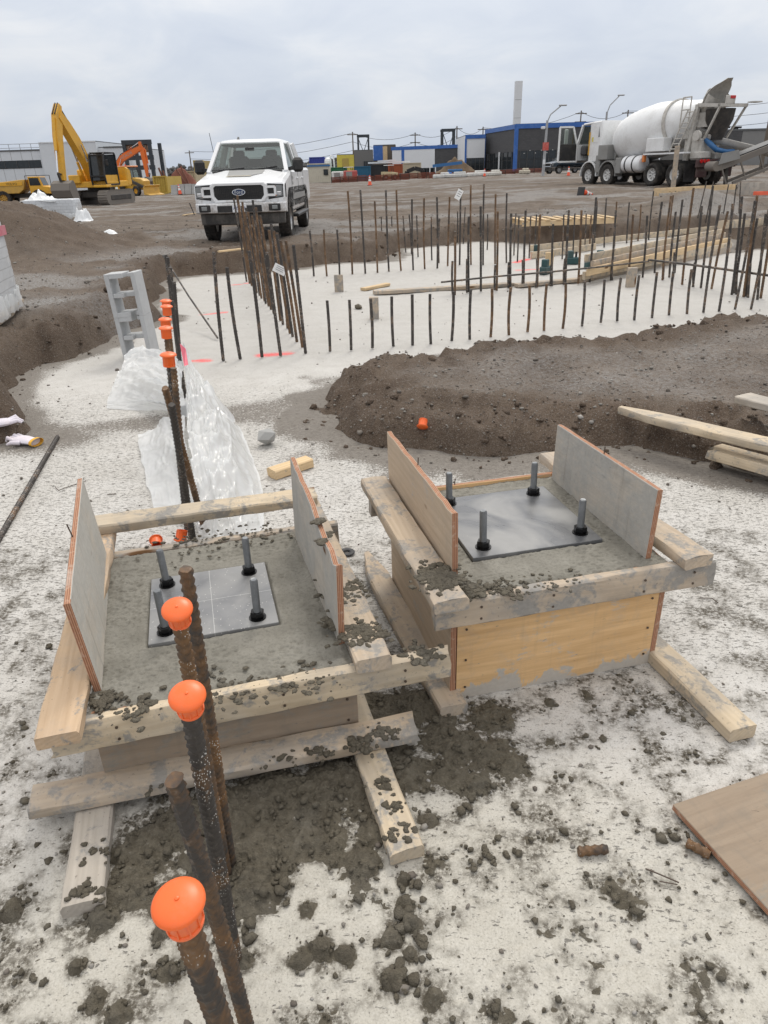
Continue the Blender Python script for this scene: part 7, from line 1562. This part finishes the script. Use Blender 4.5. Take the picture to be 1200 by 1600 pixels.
container(606.5, 629, 257, 284, 119.5, (.36, .085, .03), 'rust red container right of the black one'); container(629.5, 658, 255, 284, 119.5, (.52, .45, .33), 'cream container at the right end of the row')
v, W_, H_ = container(480, 516, 256, 284, 119, (.62, .58, .48), 'cream site cabin with a blue stripe and small window beside the pickup', 'site_cabin', 'cabin'); link('blue_stripe', MB().box((0, -.10, H_-.25), (W_, .05, .22)), M_BLUE, v); wd = link('window', MB().box((W_*.3, -.10, H_*.55), (.7, .05, .8)), M_TRIM, v); link('pane', MB().box((W_*.3, -.13, H_*.55), (.55, .02, .65)), M_DGLASS, wd)
container(484, 508, 246, 256, 124, (.03, .05, .30), 'dark blue stacked container above the cream site cabin')
def small_tank():
    x = wx(513, 123); v = thing('white_tank', 'white round ended tank standing behind the cream cabin', 'tank', (x, 123, gz(x, 123))); link('tank_body', MB().cyl((0, 0, 0), (0, 0, 3.0), .55, .55, 20).lathe([(.55, 3.0), (.45, 3.3), (.1, 3.45)], 20), M_WHITED, v)
    link('vent_pipe', MB().tube([(.3, 0, 3.2), (.5, 0, 3.7), (.9, 0, 3.6), (1.0, 0, .5)], .12, 8), M_WHITED, v)
small_tank()
# long white sections on top of the containers
for i, (a_, b_, y_) in enumerate(((575, 640, 254), (590, 618, 251.5))):
    Y = 122; p0, p1 = aty(a_, y_+.8, Y), aty(b_, y_-1.2, Y); tag(link('roof_panels', beam(MB(), p0, p1, 2.0, .22), M_BPALE), ['long white panel stack lying on the containers', 'shorter white panel stack on top of the long one'][i], 'panel stack')
# excavator arm and little plant in front of the containers
def mini_plant(px, py, Y, col, label, kind):
    x = wx(px, Y); z = gz(x, Y); v = thing('site_plant', label, 'machine', (x, Y, z), R(15)); m_ = plain('plant_'+label[:9], col, .5, 0, .35)
    if kind == 'buggy':
        for s_ in (-1, 1):
            for q in (-.7, .7): wheel(v, q, .6*s_, .36, .26, M_RIM, 6, s_, .5)
        link('body', MB().prism([(-1.1, .4), (1.1, .4), (1.2, .9), (.4, 1.05), (-1.1, 1.1)], -.6, .6, inset=.05), m_, v); bm_obj('roll_bar', [((-.5, y, 1.0), (-.5, y, 1.9), .07, .07) for y in (-.5, .5)]+[((.5, y, 1.0), (.4, y, 1.9), .07, .07) for y in (-.5, .5)], M_TRIM, v); link('canopy', MB().box((-.05, 0, 1.93), (1.3, 1.2, .08), .03), M_BPALE, v)
    else:
        link('skid', MB().box((0, 0, .2), (2.0, 1.0, .25), .03), M_IRON, v); link('housing', MB().box((0, 0, .9), (1.9, 1.0, 1.2), .12), m_, v); link('exhaust', MB().cyl((.6, 0, 1.5), (.6, 0, 1.9), .06, .06, 8), M_IRON, v); link('door', MB().box((-.3, -.51, .9), (.9, .02, .9)), M_GREYP, v)
mini_plant(545, 283, 116, (.6, .58, .55), 'white topped buggy in front of the green container', 'buggy'); mini_plant(547, 285, 114, (.45, .08, .07), 'small red and white generator before the blue container', 'gen'); mini_plant(608, 284, 115, (.6, .5, .3), 'low buff machine in front of the rust red container', 'buggy'); mini_plant(528, 284, 116, (.7, .7, .68), 'small white generator beside the green container', 'gen')
def crane_arm():
    Y = 114; p = [aty(x, y, Y) for x, y in ((632, 281), (636, 268), (648, 263), (660, 266), (662, 280))]; z = gz(p[0].x, Y); o = Vector((p[0].x, Y, z)); v = thing('crane_arm', 'black folded crane arm in front of the cream container', 'crane', o)
    m_ = MB()
    for i in range(3): beam(m_, p[i]-o, p[i+1]-o, .45, .55)
    link('arm', m_, M_TRIM, v); link('grab', beam(MB(), p[3]-o, p[4]-o, .9, .7, (0, 0, 1), .5, .4), M_TRIM, v); link('base', MB().box((0, 0, .4), (1.6, 1.4, .8), .08), M_IRON, v)
crane_arm()
def boom_lift():
    Y = 112; a_, b_ = aty(676, 262, Y), aty(722, 254, Y); z = gz(a_.x, Y); o = Vector((a_.x, Y, z)); v = thing('boom_lift', 'blue boom lift folded low before the dark low block', 'boom lift', o)
    link('boom', beam(MB(), a_-o+Vector((0, 0, .2)), b_-o, .35, .4), M_BLUE, v); link('base', MB().box((3.2, 0, .75), (2.0, 1.4, .6), .06), M_BLUE, v)
    for q in (2.5, 3.9):
        for s_ in (-1, 1): wheel(v, q, .7*s_, .4, .3, M_RIM, 6, s_, .5)
    link('basket', MB().box((0, 0, .6), (.9, 1.2, .08)).box((-.4, 0, 1.0), (.05, 1.2, .8)).box((.4, 0, 1.0), (.05, 1.2, .8)), M_BPALE, v)
boom_lift()
def heap(px, Y, w, h, label, mat, seed):
    x = wx(px, Y); xs, ys = np.linspace(-w, w, 60), np.linspace(-w*.5, w*.5, 36); X, Y2 = np.meshgrid(xs, ys, indexing='ij'); Z = h*np.exp(-(X/w*1.7)**2-(Y2/w*3.2)**2)*(.7+.6*fbm(X*.9, Y2*.9, seed, 4))-.12
    tag(link('spoil_heap', grid_mesh('spoil_heap', X, Y2, Z), mat, loc=(x, Y, gz(x, Y)), smooth_deg=0), label, 'heap')
M_SOIL = plain('heap_soil', (.15, .105, .065), .95, 0, .6, (.07, .05, .035), 1.5, .4)
heap(712, 118, 5.0, 2.3, 'brown soil heap against the dark low block', M_SOIL, 5); heap(280, 92, 3.4, 2.2, 'heap of rusty scrap between the loader and the pickup', plain('rust_scrap', (.20, .07, .045), .85, 0, .7, (.10, .06, .05), 5, .5), 9)
# scrap frames in the rusty heap, barrier blocks, beige bin
xs0 = wx(276, 91)
for i in range(7):
    a_ = Vector((xs0+random.uniform(-2, 2), 90.5+random.uniform(-.4, .4), .3)); b_ = a_+Vector((random.uniform(-1.2, 1.2), random.uniform(-.5, .5), random.uniform(.8, 2.4))); tag(link('scrap_beam', beam(MB(), a_, b_, .16, .16), plain('rust_beam', (.19, .07, .045), .85, 0, .5)), 'rusty beam sticking out of the scrap heap left of the pickup', 'scrap', 'beams in the scrap heap')
for i in range(4):
    px = 268+i*11; x = wx(px, 70); z = gz(x, 70); tag(link('concrete_barrier', MB().loft([[(xx, yy, zz) for yy, zz in ((-.3, 0), (.3, 0), (.28, .2), (.12, .45), (.09, .85), (-.09, .85), (-.12, .45), (-.28, .2))] for xx in (-.29, .29)]), plain('barrier_grey', (.40, .40, .39), .85, 0, .4), loc=(x, 70, z-.02)), ORD[i]+' grey concrete barrier from the left, beside the pickup mirror', 'barrier', 'concrete barriers')
container(262, 272, 271, 284, 96, (.10, .095, .09), 'dark skip left of the rusty scrap heap', 'skip', 'skip'); container(284, 304, 268, 283, 98, (.46, .38, .24), 'beige skip behind the rusty scrap heap', 'skip', 'skip'); container(303, 319, 251, 275, 104, (.40, .30, .10), 'tan box cabin behind the pickup mirror', 'site_cabin', 'cabin'); container(236, 258, 276, 302, 76, (.55, .38, .07), 'yellow container behind the small loader', 'shipping_container', 'container')
# ---- poles, lamps, wires
def lamp_post(px, pyb, pyt, Y, label, arm=True, lean=0.0, sign=False):
    x = wx(px, Y); z0_ = gz(x, Y); zt = aty(px, pyt, Y).z; v = thing('street_lamp', label, 'street lamp', (x, Y, z0_)); H_ = zt-z0_
    link('post', MB().cyl((0, 0, 0), (lean*H_*.75, 0, H_*.78), .14, .10, 10), M_POLE, v)
    if arm:
        link('arm', MB().tube([(lean*H_*.75, 0, H_*.76), (lean*H_*.75+.25, 0, H_*.86), (lean*H_*.75+1.1, 0, H_*.97)], .055, 8), M_POLE, v); link('lamp_head', MB().box((lean*H_*.75+1.3, 0, H_*.98), (.7, .25, .12), .04), M_POLE, v)
    if sign:
        link('sign', MB().box((.05, -.16, H_*.42), (.55, .03, .65)), plain('sign_red', (.55, .08, .06), .5, 0, .3, (.7, .65, .6), 6), v); link('camera_box', MB().box((-.25, 0, H_*.68), (.35, .25, .22), .04), M_BPALE, v); link('junction_box', MB().box((0, -.15, H_*.2), (.2, .12, .4)), M_BPALE, v)
lamp_post(849, 268, 163, 72, 'tall grey street lamp with signs in front of the dark building', True, .02, True); lamp_post(940, 262, 147, 84, 'street lamp rising behind the mixer cab', True)
def utility(px, pyt, Y, label, arms=2, H0=.3):
    x = wx(px, Y); zt = aty(px, pyt, Y).z; v = thing('utility_pole', label, 'utility pole', (x, Y, H0)); H_ = zt-H0
    link('pole', MB().cyl((0, 0, 0), (0, 0, H_), .17, .11, 8), M_TIMBERP, v)
    for k_ in range(arms): link('cross_arm', MB().box((0, 0, H_-.5-1.4*k_), (2.2, .14, .16)), M_TIMBERP, v)
    return Vector((x, Y, zt))
U = [utility(399-100, 235, 190, 'thin utility pole far behind the scrap heap', 1), utility(553, 206, 165, 'utility pole above the yellow hoarding', 1), utility(649, 207, 170, 'utility pole with crossarms right of the left steel frame', 4), utility(713, 197, 160, 'utility pole beside the right steel frame', 1), utility(753, 198, 165, 'short utility pole top left of the pylon', 2), utility(901, 173, 155, 'utility pole with crossarms right of the pylon', 2), utility(972, 172, 150, 'utility pole top behind the mixer drum', 1)]
pr_ = utility(1189, 145, 60, 'leaning dark utility pole at the right edge', 0)
for dz in (0, -1.6, -3.2):
    for i, (a_, b_) in enumerate([(U[0], U[1]), (U[1], U[2]), (U[2], U[3]), (U[3], U[4]), (U[4], U[5]), (U[5], U[6]), (U[6], U[6]+Vector((45, -8, 3)))]):
        a2, b2 = a_+Vector((0, 0, dz-.2)), b_+Vector((0, 0, dz-.2)); P = [a2.lerp(b2, t)+Vector((0, 0, -1.2*4*t*(1-t))) for t in np.linspace(0, 1, 9)]
        tag(link('power_line', MB().tube(P, .035, 4), M_TRIM), ['top', 'middle', 'lower'][int(-dz/1.6)]+' power line in the '+ORD[i]+' span from the left, above the buildings', 'power line', 'power lines')
for i, (x, y, h_) in enumerate(((1135, 199, 2.4), (1148, 200, 1.6), (1153, 199, 1.6))):
    p = aty(x, y, 110); v = thing('flood_light', ['tall forked floodlight on the depot roof', 'left small floodlight on the depot roof', 'right small floodlight on the depot roof'][i], 'floodlight', (p.x, p.y, p.z-h_)); link('post', MB().cyl((0, 0, 0), (0, 0, h_), .06, .06, 6), M_TRIM, v); link('lamp', MB().box((0, 0, h_), (1.0, .3, .25), .05), M_TRIM, v)
p = aty(316, 197, 17); tag(link('radio_mast', MB().cyl((p.x-.12, 24, .3), (p.x-.4, 24, p.z+.2), .012, .008, 6), M_TRIM, loc=(-.9, 0, 0)), 'thin whip mast standing behind the left of the pickup', 'mast')

# ---- orange safety fence in front of the far buildings
def fence(px0, px1, Y, n, label, h=1.1):
    x0, x1 = wx(px0, Y), wx(px1, Y); v = thing('safety_fence', label, 'fence', (x0, Y, 0)); W_ = (x1-x0)/n
    for k_ in range(n+1): z = gz(x0+W_*k_, Y); link('post', MB().cyl((W_*k_, 0, z-.1), (W_*k_, 0, z+h+.1), .035, .035, 6), M_IRON, v)
    for k_ in range(n):
        z = gz(x0+W_*(k_+.5), Y); m_ = MB(); nc = 10
        for q in range(6): beam(m_, (W_*k_, 0, z+.1+q*h/6), (W_*(k_+1), 0, z+.1+q*h/6+random.uniform(-.08, .08)), .02, h*.11)
        for q in range(nc): xx = W_*(k_+(q+.5)/nc); beam(m_, (xx, 0, z+.08), (xx, 0, z+h*.95), .02, .05)
        link('netting', m_, M_NET, v, smooth_deg=0)
fence(517, 680, 108, 12, 'rusty orange safety netting in front of the containers', .75); fence(670, 850, 104, 12, 'orange safety netting along the dark building frontage', .55)
for i, (px, w_, c_) in enumerate(((690, 2.2, (.66, .66, .64)), (712, 3.0, (.6, .6, .58)), (745, 2.6, (.7, .69, .66)), (700, 1.2, (.03, .14, .45)), (820, 1.5, (.5, .45, .36)), (772, 2.8, (.62, .60, .55)))):
    x = wx(px, 100); z = gz(x, 100); tag(link('material_bundle', MB().box((0, 0, .28), (w_, .8, .45), .1).box((w_*.2, .1, .6), (w_*.5, .6, .25), .08), plain('bundle_'+str(i), c_, .7, 0, .4), loc=(x, 100, z), rot=(0, 0, R(10*i))), ['white wrapped bundle left of the soil heap', 'long pale bundle below the soil heap', 'white sheet bundle below the pale block', 'small blue bundle beside the soil heap', 'buff bundle below the dark glazing', 'long off-white bundle before the dark building'][i], 'bundle', 'bundles of material by the netting')

# ---- traffic cones
M_CONE, M_CONEW = plain('cone_orange', (.85, .10, .03), .45, 0, .2, (.4, .12, .08)), plain('cone_white', (.8, .8, .79), .4, 0, .2)
def cone(p, s, label, M=None):
    v = thing('traffic_cone', label, 'traffic cone', p, 0, 'traffic cones'); 
    if M is not None: v.matrix_basis = Matrix.Translation(p) @ M
    v.scale = (s, s, s)
    link('base', MB().box((0, 0, .02), (.38, .38, .04), .01), M_TRIM if s > .9 else M_CONE, v)
    b_ = link('cone_body', MB().lathe([(.15, .04), (.14, .06), (.03, .70), (.02, .71), (.001, .71)], 20), M_CONE, v)
    link('reflective_collar', MB().lathe([(.103, .30), (.105, .30), (.078, .45), (.075, .45)], 20, cap=False), M_CONEW, b_)
    link('reflective_collar', MB().lathe([(.071, .50), (.073, .50), (.055, .60), (.052, .60)], 20, cap=False), M_CONEW, b_)
cone(gat(578, 290), 1.15, 'tall red and white cone standing alone on the haul road, centre')
cone(gat(902, 304)+Vector((.12, 0, .14)), .92, 'overturned orange cone with a black base on the dirt before the mixer', Matrix.Rotation(R(30), 4, 'Z') @ Matrix.Rotation(R(100), 4, 'Y'))
cone(gat(888, 275), 1.0, 'small cone in front of the dark blue pickup'); cone(gat(757, 276), 1.2, 'cone by the netting in front of the dark building'); cone(gat(508, 284), 1.3, 'cone in front of the cream site cabin')
cone(gat(275, 298), 1.3, 'left cone of the leaning pair left of the pickup', Matrix.Rotation(R(8), 4, 'Y')); cone(gat(282, 304), 1.2, 'right cone of the leaning pair left of the pickup', Matrix.Rotation(R(-6), 4, 'Y'))
cone(gat(185, 310), 1.4, 'yellow green cone beside the backhoe')
for o in [q for q in bpy.data.objects if q.parent and q.parent.get('label') == 'yellow green cone beside the backhoe' and q.name.startswith('cone_body')]:
    o.data = o.data.copy(); o.data.materials[0] = plain('cone_lime', (.35, .75, .08), .5)

# ---- wrapped pallets of block
def wrap_material(name, col, rough=.25):
    t = NT(name); v = t.coords(src='World'); n = t.noise(v, 2.5, 5, .6, 2); b = t.n.new('ShaderNodeTexBrick'); t.l.new(t.coords((2.6, 2.6, 2.6), 'Object', (R(90), 0, 0)), b.inputs[0])
    b.inputs['Color1'].default_value = col+(1,); b.inputs['Color2'].default_value = tuple(q*.93 for q in col)+(1,); b.inputs['Mortar'].default_value = tuple(q*.75 for q in col)+(1,); b.inputs['Mortar Size'].default_value = .015; b.inputs['Scale'].default_value = 1
    t.bump(n, .25, .04); return t.done(t.mix(t.math('MULTIPLY', t.step(n, .55, .7), .5), b.outputs[0], (.8, .81, .82)), rough, 0, .6)
M_WRAP = wrap_material('shrink_wrap', (.58, .60, .62))
def wrapped(name, label, c, rz, W_, D_, H_, seed, lean=0.0, red=False):
    v = thing(name, label, 'pallet', c, rz)
    nx, nz = 26, 30; rng = np.random.default_rng(seed); per = []
    for i in range(nx*4):
        s_ = i//nx; t = (i % nx)/nx*2-1
        q = {0: (t, -1), 1: (1, t), 2: (-t, 1), 3: (-1, -t)}[s_]; n_ = (abs(q[0])**8+abs(q[1])**8)**(1/8); per.append((q[0]/n_, q[1]/n_))
    rings = []
    for k_ in range(nz+1):
        t = k_/nz; z = .12+t*(H_-.12); bulge = 1+.03*math.sin(t*math.pi)-.03*(t > .97)
        rings.append([(x*W_/2*bulge+.004*math.sin(z*9+i*.5)+rng.normal(0, .0015)+lean*z, y*D_/2*bulge+rng.normal(0, .0015), z+rng.normal(0, .002)) for i, (x, y) in enumerate(per)])
    link('wrapped_blocks', MB().loft(rings), M_WRAP, v, smooth_deg=60)
    for k_ in (-1, 0, 1): link('bearer', MB().box((k_*W_*.4, 0, .05), (.12, D_*.96, .10)), W_WORN, v)
    link('deck', MB().box((0, 0, .11), (W_*1.02, D_*1.02, .03)), W_WORN, v)
    sk = MB(); n = len(per); sk.loft([[(x*W_/2*s_+rng.normal(0, .012), y*D_/2*s_+rng.normal(0, .012), z_+rng.normal(0, .012)) for x, y in per] for s_, z_ in ((1.035, .06), (1.04, .16), (1.02, .26))], cap=False); link('loose_film', sk, M_FILM, v, smooth_deg=60)
    if red: link('printed_band', MB().box((W_/2+.02, D_*.28, H_*.84), (.01, D_*.3, .09)), plain('band_red', (.55, .16, .20), .4, 0, .3, (.7, .5, .5), 8), v)
    return v
e0, e1 = at(0, 508, .36), at(38, 481, .36); ya = (e1-e0); ya.z = 0; ya.normalize(); xa_ = Vector((ya.y, -ya.x, 0)); pw = e1-ya*.55-xa_*.55
wrapped('wrapped_pallet', 'shrink wrapped pallet of grey blocks cut by the left edge', (pw.x, pw.y, .33), math.atan2(-ya.x, ya.y), 1.1, 1.1, .98, 3, 0, True)
pq = gat(85, 345); wrapped('wrapped_pallet', 'low white wrapped pallet on the spoil before the excavator bucket', (pq.x-.2, pq.y+.6, gz(pq.x, pq.y)-.05), R(8), 1.7, 1.1, .70, 8)
def crumple(c, w, d, h, label, seed):
    xs, ys = np.linspace(-w, w, 60), np.linspace(-d, d, 40); X, Y = np.meshgrid(xs, ys, indexing='ij'); Z = h*np.exp(-(X/w*1.5)**2-(Y/d*1.5)**2)*(.4+1.2*np.abs(fbm(X*4, Y*4, seed, 4)-.5)*2+.4*fbm(X*9, Y*9, seed+2, 3))-.03
    tag(link('plastic_sheet', grid_mesh('plastic_sheet', X, Y, Z), plain('white_film', (.82, .84, .85), .3, 0, .1), loc=c, smooth_deg=0), label, 'plastic sheet', 'plastic sheeting at the far left')
crumple((pq.x-.5, pq.y+.5, gz(pq.x, pq.y)+.62), .65, .5, .30, 'crumpled white film on top of the low wrapped pallet', 4); crumple((pq.x+.95, pq.y+.1, gz(pq.x+.9, pq.y)), .35, .35, .55, 'white film hanging off the right end of the low wrapped pallet', 6)
# litter on the left dirt, thin battens on the ground by the pickup
p = gat(170, 366); crumple((p.x, p.y, p.z), .35, .2, .12, 'scrap of pale litter on the dirt behind the blocks', 9)
for i, (a_, b_, l) in enumerate((((286, 338), (305, 335), 'thin pale batten on the dirt left of the pickup'), ((342, 396), (384, 391), 'thin pale batten on the bank edge before the pickup'), ((655, 455), (690, 452), 'thin sliver of wood on the rear slab') )):
    a_, b_ = (gat(*a_), gat(*b_)) if i == 0 else (at(*a_, .36), at(*b_, .36)) if i == 1 else (at(*a_), at(*b_)); tag(board('batten', a_+Vector((0, 0, .03)), b_+Vector((0, 0, .03)), .06, .03, W_FRESH), l, 'batten', 'thin battens on the ground')
a_ = gat(304, 336); tag(link('marker_stake', beam(MB(), a_, a_+Vector((-.12, 0, .38)), .03, .03), M_IRON), 'dark leaning marker stake left of the pickup bumper', 'stake')

# ---- distant wood and hills
def far_trees():
    rng = np.random.default_rng(3); n = 5200; th = rng.uniform(R(-40), R(38), n); d = rng.uniform(620, 900, n); hh = 5+7*fbm(th*28, d*0, 3, 4)
    z = rng.uniform(0, 1, n)**.8*hh; me = soup('far_woods', np.stack([d*np.sin(th), d*np.cos(th), z+.5], -1), rng.uniform(1.0, 2.6, n), 6, squash=.8, jitter=.35)
    tag(link('far_woods', me, plain('winter_trees', (.11, .11, .11), .95, 0, .3, (.07, .07, .06), .1), smooth_deg=0), 'grey line of distant trees along the horizon', 'woods', kind='stuff')
far_trees()
